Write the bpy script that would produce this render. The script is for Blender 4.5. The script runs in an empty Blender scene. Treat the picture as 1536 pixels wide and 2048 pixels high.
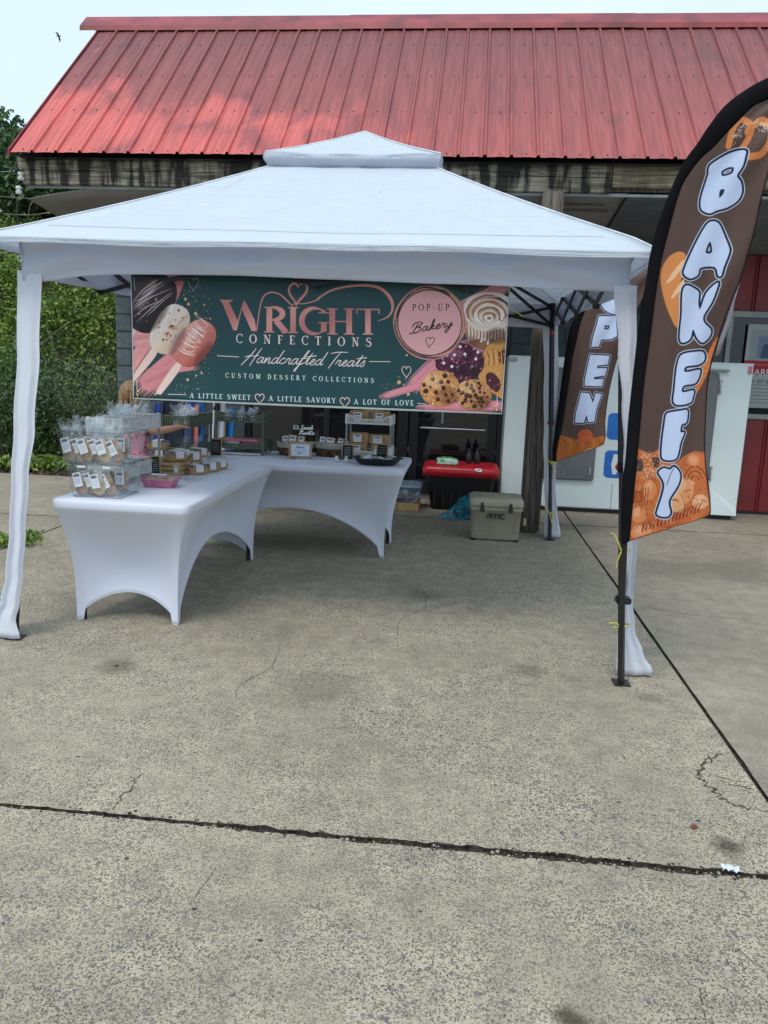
import bpy, bmesh, math, random
import numpy as np
from mathutils import Vector, Matrix, Euler

# ------------------------------------------------------------------ camera
scene = bpy.context.scene
COL = scene.collection
F, PITCH, ROLL, YAW, CH = 1536.13441, 0.186218355, 0.0366206565, 0.0956435214, 1.49442508
_cy, _sy = math.cos(YAW), math.sin(YAW)
_fwd = Vector((-_sy * math.cos(PITCH), _cy * math.cos(PITCH), -math.sin(PITCH)))
_rt = Vector((_cy, _sy, 0)); _up = _rt.cross(_fwd)
_r = _rt * math.cos(ROLL) + _up * math.sin(ROLL)
_u = -_rt * math.sin(ROLL) + _up * math.cos(ROLL)
cd = bpy.data.cameras.new('camera'); cam = bpy.data.objects.new('camera', cd); COL.objects.link(cam)
cd.sensor_fit = 'HORIZONTAL'; cd.sensor_width = 36; cd.lens = 36 * F / 1536
cd.clip_start = .05; cd.clip_end = 800
m = Matrix((( _r.x, _u.x, -_fwd.x, 0), (_r.y, _u.y, -_fwd.y, 0), (_r.z, _u.z, -_fwd.z, CH), (0, 0, 0, 1)))
cam.matrix_world = m
scene.camera = cam

# ------------------------------------------------------------------ sky and sun
world = bpy.data.worlds.new("World"); scene.world = world; world.use_nodes = True
nt = world.node_tree; nt.nodes.clear()
SUN_EL, SUN_AZ = math.radians(58), math.radians(200)      # azimuth from +Y towards +X
sky = nt.nodes.new('ShaderNodeTexSky'); sky.sky_type = 'NISHITA'; sky.sun_disc = False
sky.sun_elevation = SUN_EL; sky.sun_rotation = SUN_AZ; sky.dust_density = 4; sky.air_density = 1.2
cloud = nt.nodes.new('ShaderNodeTexNoise'); cloud.inputs['Scale'].default_value = 1.6; cloud.inputs['Detail'].default_value = 5
tc = nt.nodes.new('ShaderNodeTexCoord'); nt.links.new(tc.outputs['Generated'], cloud.inputs['Vector'])
rmp = nt.nodes.new('ShaderNodeValToRGB')
rmp.color_ramp.elements[0].position = .3; rmp.color_ramp.elements[0].color = (5.3, 6.9, 8.5, 1)
rmp.color_ramp.elements[1].position = .7; rmp.color_ramp.elements[1].color = (6.7, 8.0, 9.2, 1)
nt.links.new(cloud.outputs['Fac'], rmp.inputs['Fac'])
mx = nt.nodes.new('ShaderNodeMix'); mx.data_type = 'RGBA'; mx.inputs[0].default_value = .86
nt.links.new(sky.outputs['Color'], mx.inputs[6]); nt.links.new(rmp.outputs['Color'], mx.inputs[7])
bg = nt.nodes.new('ShaderNodeBackground'); bg.inputs['Strength'].default_value = .09
wo = nt.nodes.new('ShaderNodeOutputWorld')
nt.links.new(mx.outputs[2], bg.inputs['Color']); nt.links.new(bg.outputs[0], wo.inputs['Surface'])
sl = bpy.data.lights.new('sun', 'SUN'); sl.energy = 1.1; sl.angle = math.radians(24); sl.color = (1, .96, .9)
sun = bpy.data.objects.new('sun', sl); COL.objects.link(sun)
_sd = Vector((math.cos(SUN_EL) * math.sin(SUN_AZ), math.cos(SUN_EL) * math.cos(SUN_AZ), math.sin(SUN_EL)))
sun.rotation_euler = _sd.to_track_quat('Z', 'Y').to_euler(); sun.location = (0, 0, 20)
scene.view_settings.view_transform = 'Standard'; scene.view_settings.look = 'None'
scene.view_settings.exposure = .64; scene.view_settings.gamma = 1; scene.view_settings.use_curve_mapping = False
scene.render.engine = 'CYCLES'
scene.cycles.max_bounces = 8; scene.cycles.transparent_max_bounces = 24; scene.cycles.caustics_reflective = False
scene.cycles.caustics_refractive = False; scene.cycles.sample_clamp_indirect = 4

# ------------------------------------------------------------------ helpers
def ray_y(x, y, Y):
    """the point seen at photo pixel x, y on the vertical plane Y"""
    x = float(x); y = float(y); d = (x - 768) / F * _r - (y - 1024) / F * _u + _fwd
    t = Y / d.y
    return Vector((0, 0, CH)) + t * d
def ray_z(x, y, z=0.0):
    x = float(x); y = float(y); d = (x - 768) / F * _r - (y - 1024) / F * _u + _fwd
    t = (z - CH) / d.z
    return Vector((0, 0, CH)) + t * d
def srgb(c):
    return tuple((v / 12.92 if v <= .04045 else ((v + .055) / 1.055) ** 2.4) for v in c)
def hx(s):
    return srgb([int(s[i:i + 2], 16) / 255 for i in (0, 2, 4)])
_wo = {}
def place(name, loc, label=None, cat=None, group=None, kind=None):
    o = bpy.data.objects.new(name, None); o.empty_display_size = .1
    COL.objects.link(o); o.location = loc; _wo[o.name] = Vector(loc)
    tag(o, label, cat, group, kind); return o
def tag(o, label=None, cat=None, group=None, kind=None):
    if label: o['label'] = label
    if cat: o['category'] = cat
    if group: o['group'] = group
    if kind: o['kind'] = kind
    return o
def kids(o): return [c for c in COL.objects if c.parent == o]
_childmap = {}
def copy_tree(o, parent=None, loc=None, rz=None, label=None, group=None):
    c = o.copy(); COL.objects.link(c)
    if parent: c.parent = parent; _childmap.setdefault(parent.name, []).append(c)
    if loc is not None: c.location = loc
    if rz is not None: c.rotation_euler = (c.rotation_euler[0], c.rotation_euler[1], rz)
    if label: c['label'] = label
    if group: c['group'] = group
    for ch in list(_childmap.get(o.name, [])): copy_tree(ch, c)
    return c

class MB:
    def __init__(s): s.v = []; s.f = []; s.uv = None; s.mi = []; s.m = 0
    def add(s, v, f):
        n = len(s.v); s.v += [Vector(p) for p in v]; s.f += [tuple(i + n for i in q) for q in f]; s.mi += [s.m] * len(f); return s
    def box(s, c, d, rot=None, bev=0):
        x, y, z = d[0] / 2, d[1] / 2, d[2] / 2
        if bev:
            b = min(bev, .49 * min(d)); bm = bmesh.new(); bmesh.ops.create_cube(bm, size=1)
            for q in bm.verts: q.co = Vector((q.co.x * d[0], q.co.y * d[1], q.co.z * d[2]))
            bmesh.ops.bevel(bm, geom=bm.edges[:], offset=b, segments=2, affect='EDGES')
            bm.verts.index_update()
            v = [q.co.copy() for q in bm.verts]; f = [[w.index for w in q.verts] for q in bm.faces]; bm.free()
        else:
            v = [Vector((i, j, k)) for i in (-x, x) for j in (-y, y) for k in (-z, z)]
            f = [(0, 1, 3, 2), (4, 6, 7, 5), (0, 4, 5, 1), (2, 3, 7, 6), (0, 2, 6, 4), (1, 5, 7, 3)]
        if rot is not None:
            R = Euler(rot).to_matrix() if not isinstance(rot, Matrix) else rot
            v = [R @ q for q in v]
        c = Vector(c); return s.add([q + c for q in v], f)
    def bx(s, x0, x1, y0, y1, z0, z1, bev=0):
        return s.box(((x0 + x1) / 2, (y0 + y1) / 2, (z0 + z1) / 2), (abs(x1 - x0), abs(y1 - y0), abs(z1 - z0)), None, bev)
    def tube(s, pts, r, n=8, cap=True):
        pts = [Vector(p) for p in pts]; rs = r if isinstance(r, (list, tuple)) else [r] * len(pts)
        N = len(pts); v = []; f = []; prev = None
        for i, p in enumerate(pts):
            t = (pts[min(i + 1, N - 1)] - pts[max(i - 1, 0)])
            t = t.normalized() if t.length > 1e-9 else Vector((0, 0, 1))
            if prev is None:
                a = Vector((0, 0, 1)) if abs(t.z) < .9 else Vector((1, 0, 0)); x = t.cross(a).normalized()
            else: x = (prev - t * prev.dot(t)).normalized()
            prev = x; y = t.cross(x)
            for k in range(n):
                a = 2 * math.pi * k / n; v.append(p + (x * math.cos(a) + y * math.sin(a)) * rs[i])
        for i in range(N - 1):
            for k in range(n):
                f.append((i * n + k, i * n + (k + 1) % n, (i + 1) * n + (k + 1) % n, (i + 1) * n + k))
        if cap: f.append(tuple(range(n))[::-1]); f.append(tuple((N - 1) * n + k for k in range(n)))
        return s.add(v, f)
    def bar(s, a, b, w, h=None):
        """square bar from a to b"""
        a, b = Vector(a), Vector(b); d = b - a; h = h or w
        R = d.to_track_quat('X', 'Z').to_matrix()
        return s.box((a + b) / 2, (d.length, w, h), R)
    def lathe(s, prof, c=(0, 0, 0), n=24, sx=1, sy=1, close=True):
        v = []; f = []; c = Vector(c)
        for r, z in prof:
            for k in range(n):
                a = 2 * math.pi * k / n; v.append(c + Vector((r * math.cos(a) * sx, r * math.sin(a) * sy, z)))
        for i in range(len(prof) - 1):
            for k in range(n): f.append((i * n + k, i * n + (k + 1) % n, (i + 1) * n + (k + 1) % n, (i + 1) * n + k))
        if close: f.append(tuple(range(n))[::-1]); f.append(tuple((len(prof) - 1) * n + k for k in range(n)))
        return s.add(v, f)
    def grid(s, fn, nu, nv, thick=None):
        v = [Vector(fn(i / nu, j / nv)) for j in range(nv + 1) for i in range(nu + 1)]
        f = [(j * (nu + 1) + i, j * (nu + 1) + i + 1, (j + 1) * (nu + 1) + i + 1, (j + 1) * (nu + 1) + i) for j in range(nv) for i in range(nu)]
        return s.add(v, f)
    def prism(s, pts, axis, a, b):
        """polygon pts (2D) extruded along axis 0/1/2 from a to b"""
        def P(q, t):
            if axis == 0: return (t, q[0], q[1])
            if axis == 1: return (q[0], t, q[1])
            return (q[0], q[1], t)
        n = len(pts); v = [P(q, a) for q in pts] + [P(q, b) for q in pts]
        f = [tuple(range(n)), tuple(range(2 * n - 1, n - 1, -1))] + [(i, (i + 1) % n + 0, (i + 1) % n + n, i + n) for i in range(n)]
        return s.add(v, f)
    def build(s, name, mat, parent=None, smooth=False, origin=None, solid=0, uvf=None, recalc=True, local=False, bevel=0):
        if parent is not None: o0 = Vector((0, 0, 0)) if local else _wo.get(parent.name, Vector((0, 0, 0)))
        elif origin is not None: o0 = Vector(origin)
        else: o0 = Vector((0, 0, 0))
        me = bpy.data.meshes.new(name); me.from_pydata([tuple(p - o0) for p in s.v], [], s.f)
        mats = mat if isinstance(mat, (list, tuple)) else [mat]
        for q in mats: me.materials.append(q)
        if len(mats) > 1: me.polygons.foreach_set('material_index', s.mi)
        if uvf is not None:
            uv = me.uv_layers.new(name='UVMap')
            for lp in me.loops: uv.data[lp.index].uv = uvf(s.v[lp.vertex_index])
        if recalc:
            bm = bmesh.new(); bm.from_mesh(me); bmesh.ops.recalc_face_normals(bm, faces=bm.faces[:]); bm.to_mesh(me); bm.free()
        if smooth:
            me.polygons.foreach_set('use_smooth', [True] * len(me.polygons))
            if smooth != 'all': 
                try: me.set_sharp_from_angle(angle=math.radians(40))
                except Exception: pass
        o = bpy.data.objects.new(name, me); COL.objects.link(o)
        if parent is not None:
            o.parent = parent; _wo[o.name] = o0; _childmap.setdefault(parent.name, []).append(o)
        else: o.location = o0; _wo[o.name] = o0
        if solid:
            md = o.modifiers.new('solid', 'SOLIDIFY'); md.thickness = solid; md.offset = 0
        if bevel:
            md = o.modifiers.new('bevel', 'BEVEL'); md.width = bevel; md.segments = 2; md.limit_method = 'ANGLE'
        return o
def bxo(name, x0, x1, y0, y1, z0, z1, mat, parent=None, bev=0, **k):
    return MB().bx(x0, x1, y0, y1, z0, z1, bev).build(name, mat, parent, smooth=bool(bev), **k)

# ------------------------------------------------------------------ materials
def node_mat(name):
    mt = bpy.data.materials.new(name); mt.use_nodes = True
    n = mt.node_tree; return mt, n, n.nodes['Principled BSDF']
def mat(name, col, rough=.6, metal=0, var=.12, scale=6, bump=0, bscale=80, spec=None, col2=None, alpha=None, stretch=None, sheen=0, trans=0, ns=3, obj_rand=0):
    mt, n, b = node_mat(name)
    if metal: b.inputs['Metallic'].default_value = metal
    b.inputs['Roughness'].default_value = rough
    if spec is not None: b.inputs['Specular IOR Level'].default_value = spec
    if sheen: b.inputs['Sheen Weight'].default_value = sheen
    if trans: b.inputs['Transmission Weight'].default_value = trans
    if alpha is not None: b.inputs['Alpha'].default_value = alpha
    tcn = n.nodes.new('ShaderNodeTexCoord'); mp = n.nodes.new('ShaderNodeMapping')
    n.links.new(tcn.outputs['Object'], mp.inputs['Vector'])
    if stretch: mp.inputs['Scale'].default_value = stretch
    no = n.nodes.new('ShaderNodeTexNoise'); no.inputs['Scale'].default_value = scale; no.inputs['Detail'].default_value = ns + 2
    n.links.new(mp.outputs[0], no.inputs['Vector'])
    c2 = col2 or tuple(max(0, c * (1 - 2 * var)) for c in col); c1 = col if col2 else tuple(min(1, c * (1 + var)) for c in col)
    r = n.nodes.new('ShaderNodeValToRGB')
    r.color_ramp.elements[0].position = .32; r.color_ramp.elements[0].color = (*c2, 1)
    r.color_ramp.elements[1].position = .68; r.color_ramp.elements[1].color = (*c1, 1)
    n.links.new(no.outputs['Fac'], r.inputs['Fac']); out = r.outputs['Color']
    if obj_rand:
        oi = n.nodes.new('ShaderNodeObjectInfo'); mr = n.nodes.new('ShaderNodeMapRange')
        mr.inputs[3].default_value = 1 - obj_rand; mr.inputs[4].default_value = 1 + obj_rand
        n.links.new(oi.outputs['Random'], mr.inputs[0])
        hs = n.nodes.new('ShaderNodeHueSaturation'); n.links.new(mr.outputs[0], hs.inputs['Value']); n.links.new(out, hs.inputs['Color']); out = hs.outputs[0]
    n.links.new(out, b.inputs['Base Color'])
    if bump:
        n2 = n.nodes.new('ShaderNodeTexNoise'); n2.inputs['Scale'].default_value = bscale; n2.inputs['Detail'].default_value = 4
        n.links.new(mp.outputs[0], n2.inputs['Vector'])
        bn = n.nodes.new('ShaderNodeBump'); bn.inputs['Strength'].default_value = bump; bn.inputs['Distance'].default_value = .01
        n.links.new(n2.outputs['Fac'], bn.inputs['Height']); n.links.new(bn.outputs[0], b.inputs['Normal'])
    return mt
def fabric(name, col, transl=.3, rough=.8, wr=.25, wscale=6, tcol=None, folds=0):
    """thin cloth: light comes through it"""
    mt, n, b = node_mat(name); b.inputs['Base Color'].default_value = (*col, 1); b.inputs['Roughness'].default_value = rough
    b.inputs['Specular IOR Level'].default_value = .25
    t = n.nodes.new('ShaderNodeBsdfTranslucent'); t.inputs['Color'].default_value = (*(tcol or col), 1)
    ms = n.nodes.new('ShaderNodeMixShader'); ms.inputs[0].default_value = transl
    n.links.new(b.outputs[0], ms.inputs[1]); n.links.new(t.outputs[0], ms.inputs[2])
    n.links.new(ms.outputs[0], n.nodes['Material Output'].inputs['Surface'])
    tcn = n.nodes.new('ShaderNodeTexCoord'); no = n.nodes.new('ShaderNodeTexNoise'); no.inputs['Scale'].default_value = wscale
    no.inputs['Detail'].default_value = 3; no.inputs['Distortion'].default_value = 1.2
    n.links.new(tcn.outputs['Object'], no.inputs['Vector'])
    bn = n.nodes.new('ShaderNodeBump'); bn.inputs['Strength'].default_value = wr; bn.inputs['Distance'].default_value = .07 if folds else .03
    hgt = no.outputs['Fac']
    if folds:       # storage creases and fine drawn wrinkles
        for sc_, st_, amp in ((3.0, (.35, 1.0, 5.0), folds), (9.0, (.3, 1.5, 6.0), folds * .35), (2.2, (3.0, 1, .6), folds * .5)):
            mp_ = n.nodes.new('ShaderNodeMapping'); mp_.inputs['Scale'].default_value = st_; mp_.inputs['Rotation'].default_value = (0, .12 * sc_, .2); n.links.new(tcn.outputs['Object'], mp_.inputs[0])
            n_ = n.nodes.new('ShaderNodeTexNoise'); n_.inputs['Scale'].default_value = sc_; n_.inputs['Detail'].default_value = 4; n_.inputs['Distortion'].default_value = .8; n.links.new(mp_.outputs[0], n_.inputs['Vector'])
            a_ = n.nodes.new('ShaderNodeMath'); a_.operation = 'MULTIPLY_ADD'; a_.inputs[1].default_value = amp; n.links.new(n_.outputs['Fac'], a_.inputs[0]); n.links.new(hgt, a_.inputs[2]); hgt = a_.outputs[0]
    n.links.new(hgt, bn.inputs['Height']); n.links.new(bn.outputs[0], b.inputs['Normal']); n.links.new(bn.outputs[0], t.inputs['Normal'])
    return mt
def clear(name, col=(.85, .9, .93), haze=.22, scale=25, rough=.15):
    """clear thin plastic film: mostly see-through with milky wrinkles and glints"""
    mt, n, b = node_mat(name); b.inputs['Base Color'].default_value = (*col, 1); b.inputs['Roughness'].default_value = rough
    tr = n.nodes.new('ShaderNodeBsdfTransparent'); tr.inputs['Color'].default_value = (.97, .98, .98, 1)
    ms = n.nodes.new('ShaderNodeMixShader'); tcn = n.nodes.new('ShaderNodeTexCoord'); no = n.nodes.new('ShaderNodeTexNoise')
    no.inputs['Scale'].default_value = scale; no.inputs['Detail'].default_value = 3; no.inputs['Distortion'].default_value = 1.5
    n.links.new(tcn.outputs['Object'], no.inputs['Vector'])
    mr = n.nodes.new('ShaderNodeMapRange'); mr.inputs[1].default_value = .42; mr.inputs[2].default_value = .7
    mr.inputs[3].default_value = haze * .5; mr.inputs[4].default_value = min(1, haze * 3)
    n.links.new(no.outputs['Fac'], mr.inputs[0]); n.links.new(mr.outputs[0], ms.inputs[0])
    n.links.new(tr.outputs[0], ms.inputs[1]); n.links.new(b.outputs[0], ms.inputs[2])
    n.links.new(ms.outputs[0], n.nodes['Material Output'].inputs['Surface'])
    bn = n.nodes.new('ShaderNodeBump'); bn.inputs['Strength'].default_value = .6; bn.inputs['Distance'].default_value = .02
    n.links.new(no.outputs['Fac'], bn.inputs['Height']); n.links.new(bn.outputs[0], b.inputs['Normal'])
    return mt
def print_mat(name, paint, rough=.5, transl=0, spec=.3):
    """a flat print painted by this script"""
    h, w = paint.a.shape[:2]
    im = bpy.data.images.new(name, w, h, alpha=False)
    px = np.ones((h, w, 4), np.float32); px[..., :3] = np.clip(paint.a[::-1], 0, 1)
    im.pixels.foreach_set(px.ravel()); im.update(); im.pack()
    mt, n, b = node_mat(name); t = n.nodes.new('ShaderNodeTexImage'); t.image = im; t.extension = 'EXTEND'
    uvn = n.nodes.new('ShaderNodeUVMap'); uvn.uv_map = 'UVMap'; n.links.new(uvn.outputs[0], t.inputs[0])
    n.links.new(t.outputs[0], b.inputs['Base Color']); b.inputs['Roughness'].default_value = rough; b.inputs['Specular IOR Level'].default_value = spec
    if transl:
        tl = n.nodes.new('ShaderNodeBsdfTranslucent'); n.links.new(t.outputs[0], tl.inputs['Color'])
        ms = n.nodes.new('ShaderNodeMixShader'); ms.inputs[0].default_value = transl
        n.links.new(b.outputs[0], ms.inputs[1]); n.links.new(tl.outputs[0], ms.inputs[2])
        n.links.new(ms.outputs[0], n.nodes['Material Output'].inputs['Surface'])
    return mt
# ------------------------------------------------------------------ print painter (signed distances into a pixel array)
def catm(pts, n=8, closed=False):
    P = [np.array(p, float) for p in pts]; N = len(P); out = []
    rng = range(N if closed else N - 1)
    for i in rng:
        if closed: a, b, c, d = P[i - 1], P[i], P[(i + 1) % N], P[(i + 2) % N]
        else: a, b, c, d = P[max(i - 1, 0)], P[i], P[i + 1], P[min(i + 2, N - 1)]
        for k in range(n):
            t = k / n
            out.append(.5 * ((2 * b) + (-a + c) * t + (2 * a - 5 * b + 4 * c - d) * t * t + (-a + 3 * b - 3 * c + d) * t ** 3))
    if not closed: out.append(P[-1])
    return [tuple(q) for q in out]
class Paint:
    """pts pass through self.map (to pixels, y down)"""
    def __init__(s, w, h, bg=(0, 0, 0)):
        s.a = np.zeros((h, w, 3), np.float32); s.a[:] = bg; s.w = w; s.h = h; s.map = lambda p: p; s.k = 1.0
        s.rs = np.random.RandomState(3)
    def _pts(s, pts): return np.array([s.map(p) for p in pts], np.float32)
    def _blend(s, x0, y0, cov, col, alpha):
        h, w = cov.shape
        if callable(col):
            yy, xx = np.mgrid[y0:y0 + h, x0:x0 + w]; c = col(xx.astype(np.float32), yy.astype(np.float32))
        else: c = np.array(col, np.float32)
        cov = (cov * alpha)[..., None]; v = s.a[y0:y0 + h, x0:x0 + w]; s.a[y0:y0 + h, x0:x0 + w] = v * (1 - cov) + c * cov
    def _box(s, P, m):
        x0 = max(0, int(P[:, 0].min() - m)); x1 = min(s.w, int(P[:, 0].max() + m) + 2); y0 = max(0, int(P[:, 1].min() - m)); y1 = min(s.h, int(P[:, 1].max() + m) + 2)
        return x0, x1, y0, y1
    def sdf(s, contours, m):
        C = [s._pts(c) for c in contours]; x0, x1, y0, y1 = s._box(np.concatenate(C), m)
        if x1 <= x0 or y1 <= y0: return None
        yy, xx = np.mgrid[y0:y1, x0:x1].astype(np.float32) + .5; d = np.full(xx.shape, 1e9, np.float32); ins = np.zeros(xx.shape, bool)
        for c in C:
            for i in range(len(c)):
                ax, ay = c[i]; bx_, by_ = c[(i + 1) % len(c)]; ex, ey = bx_ - ax, by_ - ay; L = ex * ex + ey * ey
                if L < 1e-9: continue
                t = np.clip(((xx - ax) * ex + (yy - ay) * ey) / L, 0, 1)
                d = np.minimum(d, (xx - ax - t * ex) ** 2 + (yy - ay - t * ey) ** 2)
                if ay != by_:
                    ins ^= ((ay > yy) != (by_ > yy)) & (xx < ex * (yy - ay) / ey + ax)
        d = np.sqrt(d); return x0, y0, np.where(ins, -d, d)
    def poly(s, contours, col, grow=0, soft=.6, alpha=1, layers=None):
        """layers: list of (grow in user units, colour), widest first"""
        if not isinstance(contours[0][0], (tuple, list, np.ndarray)): contours = [contours]
        L = layers or [(grow, col)]; r = s.sdf(contours, max(g for g, _ in L) * s.k + 2 + soft)
        if r is None: return
        x0, y0, d = r
        for g, c in L: s._blend(x0, y0, np.clip(.5 - (d - g * s.k) / (2 * soft), 0, 1), c, alpha)
    def stroke(s, pts, w, col, alpha=1, soft=.6, smooth=0):
        """w: width in user units, one or one per point"""
        if smooth:
            if isinstance(w, (list, tuple)):
                q = catm([(p[0], p[1], ww) for p, ww in zip(pts, w)], smooth); pts = [(a[0], a[1]) for a in q]; w = [a[2] for a in q]
            else: pts = catm(pts, smooth)
        P = s._pts(pts); W = np.array(w if isinstance(w, (list, tuple)) else [w] * len(P), np.float32) * s.k / 2
        x0, x1, y0, y1 = s._box(P, W.max() + 2 + soft)
        if x1 <= x0 or y1 <= y0: return
        cov = np.zeros((y1 - y0, x1 - x0), np.float32)
        for i in range(len(P) - 1):
            r = max(W[i], W[i + 1]) + 2 + soft; a0 = max(x0, int(min(P[i, 0], P[i + 1, 0]) - r)); a1 = min(x1, int(max(P[i, 0], P[i + 1, 0]) + r) + 2)
            b0 = max(y0, int(min(P[i, 1], P[i + 1, 1]) - r)); b1 = min(y1, int(max(P[i, 1], P[i + 1, 1]) + r) + 2)
            if a1 <= a0 or b1 <= b0: continue
            yy, xx = np.mgrid[b0:b1, a0:a1].astype(np.float32) + .5; e = P[i + 1] - P[i]; L = max(float(e @ e), 1e-6)
            t = np.clip(((xx - P[i, 0]) * e[0] + (yy - P[i, 1]) * e[1]) / L, 0, 1)
            d = np.sqrt((xx - P[i, 0] - t * e[0]) ** 2 + (yy - P[i, 1] - t * e[1]) ** 2) - (W[i] + (W[i + 1] - W[i]) * t)
            v = cov[b0 - y0:b1 - y0, a0 - x0:a1 - x0]; np.maximum(v, np.clip(.5 - d / (2 * soft), 0, 1), out=v)
        s._blend(x0, y0, cov, col, alpha)
    def butt(s, a, b, w, col):
        L = math.dist(a, b); n = ((b[1] - a[1]) / L * w / 2, -(b[0] - a[0]) / L * w / 2)
        s.poly([(a[0] + n[0], a[1] + n[1]), (b[0] + n[0], b[1] + n[1]), (b[0] - n[0], b[1] - n[1]), (a[0] - n[0], a[1] - n[1])], col)
    def dot(s, c, r, col, alpha=1, soft=.6): s.stroke([c, c], 2 * r, col, alpha, soft)
    def ell(s, c, rx, ry, rot=0, n=36, wob=0, power=2):
        ca, sa = math.cos(rot), math.sin(rot); out = []
        for i in range(n):
            a = 2 * math.pi * i / n; q = 1 + (s.rs.uniform(-wob, wob) if wob else 0); cx_, sx_ = math.cos(a), math.sin(a)
            if power != 2: cx_ = math.copysign(abs(cx_) ** (2 / power), cx_); sx_ = math.copysign(abs(sx_) ** (2 / power), sx_)
            x, y = rx * cx_ * q, ry * sx_ * q; out.append((c[0] + x * ca - y * sa, c[1] + x * sa + y * ca))
        return out
def H(s): return tuple(int(s[i:i + 2], 16) / 255 for i in (0, 2, 4))
def heart(c, w, h, tilt=0):
    out = []
    for i in range(33):
        t = 2 * math.pi * i / 32; x = 16 * math.sin(t) ** 3 / 32; y = -(13 * math.cos(t) - 5 * math.cos(2 * t) - 2 * math.cos(3 * t) - math.cos(4 * t)) / 29
        x *= w; y *= h; out.append((c[0] + x + tilt * y, c[1] + y))
    return out
# serif capitals: strokes (points, 'T'hick or 't'hin); serif ends (x, y)
def _arc(cx_, cy_, rx, ry, a0, a1, n=10): return [(cx_ + rx * math.cos(math.radians(a0 + (a1 - a0) * i / n)), cy_ + ry * math.sin(math.radians(a0 + (a1 - a0) * i / n))) for i in range(n + 1)]
SER = {
 'A': (.78, [('t', [(.08, 0), (.38, 1)]), ('T', [(.39, 1), (.7, 0)]), ('t', [(.2, .36), (.58, .36)])], [(.08, 0), (.7, 0)]),
 'B': (.66, [('T', [(.16, 0), (.16, 1)]), ('b', _arc(.2, .77, .3, .23, 90, -90)), ('b', _arc(.2, .28, .36, .28, 90, -90))], [(.16, 0), (.16, 1)]),
 'C': (.76, [('c', _arc(.45, .5, .37, .5, 48, 312, 16))], ['v', (.7, .84)]),
 'D': (.78, [('T', [(.16, 0), (.16, 1)]), ('b', _arc(.22, .5, .46, .5, 90, -90, 14))], [(.16, 0), (.16, 1)]),
 'E': (.62, [('T', [(.16, 0), (.16, 1)]), ('t', [(.16, .97), (.54, .97)]), ('t', [(.16, .5), (.45, .5)]), ('t', [(.16, .03), (.57, .03)]), ('t', [(.54, .97), (.54, .82)]), ('t', [(.57, .03), (.57, .2)])], [(.16, 0), (.16, 1)]),
 'F': (.58, [('T', [(.16, 0), (.16, 1)]), ('t', [(.16, .97), (.52, .97)]), ('t', [(.16, .5), (.43, .5)]), ('t', [(.52, .97), (.52, .82)])], [(.16, 0), (.16, 1)]),
 'G': (.8, [('c', _arc(.45, .5, .37, .5, 48, 318, 16)), ('T', [(.7, .42), (.7, .08)])], ['v', (.7, .84), (.7, .42)]),
 'H': (.82, [('T', [(.16, 0), (.16, 1)]), ('T', [(.66, 0), (.66, 1)]), ('t', [(.16, .5), (.66, .5)])], [(.16, 0), (.16, 1), (.66, 0), (.66, 1)]),
 'I': (.32, [('T', [(.16, 0), (.16, 1)])], [(.16, 0), (.16, 1)]),
 'L': (.6, [('T', [(.16, 0), (.16, 1)]), ('t', [(.16, .03), (.55, .03)]), ('t', [(.55, .03), (.55, .2)])], [(.16, 0), (.16, 1)]),
 'M': (.96, [('t', [(.16, 0), (.16, 1)]), ('T', [(.18, 1), (.46, .1)]), ('t', [(.46, .08), (.76, 1)]), ('T', [(.79, 0), (.79, 1)])], [(.16, 0), (.79, 0), (.14, 1), (.8, 1)]),
 'N': (.84, [('t', [(.16, 0), (.16, 1)]), ('T', [(.17, 1), (.66, .02)]), ('t', [(.67, 0), (.67, 1)])], [(.16, 0), (.67, 1), (.12, 1)]),
 'O': (.86, [('c', _arc(.43, .5, .35, .5, 0, 360, 22))], []),
 'P': (.62, [('T', [(.16, 0), (.16, 1)]), ('b', _arc(.2, .73, .34, .27, 90, -90))], [(.16, 0), (.16, 1)]),
 'R': (.72, [('T', [(.16, 0), (.16, 1)]), ('b', _arc(.2, .74, .32, .26, 90, -90)), ('T', [(.34, .46), (.62, .02)])], [(.16, 0), (.16, 1), (.64, 0)]),
 'S': (.68, [('s', [(.57, .8), (.48, .94), (.32, .98), (.12, .88), (.12, .69), (.32, .56), (.53, .42), (.57, .22), (.44, .04), (.26, .01), (.09, .1), (.05, .24)])], []),
 'T': (.7, [('T', [(.35, 0), (.35, 1)]), ('t', [(.05, .97), (.65, .97)]), ('t', [(.05, .97), (.05, .82)]), ('t', [(.65, .97), (.65, .82)])], [(.35, 0)]),
 'U': (.8, [('T', [(.16, 1), (.16, .35)]), ('u', [(.16, .35), (.2, .1), (.4, .01), (.58, .1), (.63, .35)]), ('t', [(.63, .35), (.63, 1)])], [(.16, 1), (.63, 1)]),
 'V': (.78, [('T', [(.1, 1), (.4, 0)]), ('t', [(.4, 0), (.68, 1)])], [(.1, 1), (.68, 1)]),
 'W': (1.05, [('T', [(.08, 1), (.33, 0)]), ('t', [(.33, 0), (.53, .9)]), ('T', [(.53, 1), (.76, 0)]), ('t', [(.76, 0), (.97, 1)])], [(.08, 1), (.97, 1), (.53, 1)]),
 'Y': (.74, [('T', [(.08, 1), (.36, .48)]), ('t', [(.36, .48), (.64, 1)]), ('T', [(.36, .5), (.36, 0)])], [(.08, 1), (.64, 1), (.36, 0)]),
 '-': (.5, [('t', [(.1, .38), (.4, .38)])], []), ' ': (.45, [], []),
}
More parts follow.
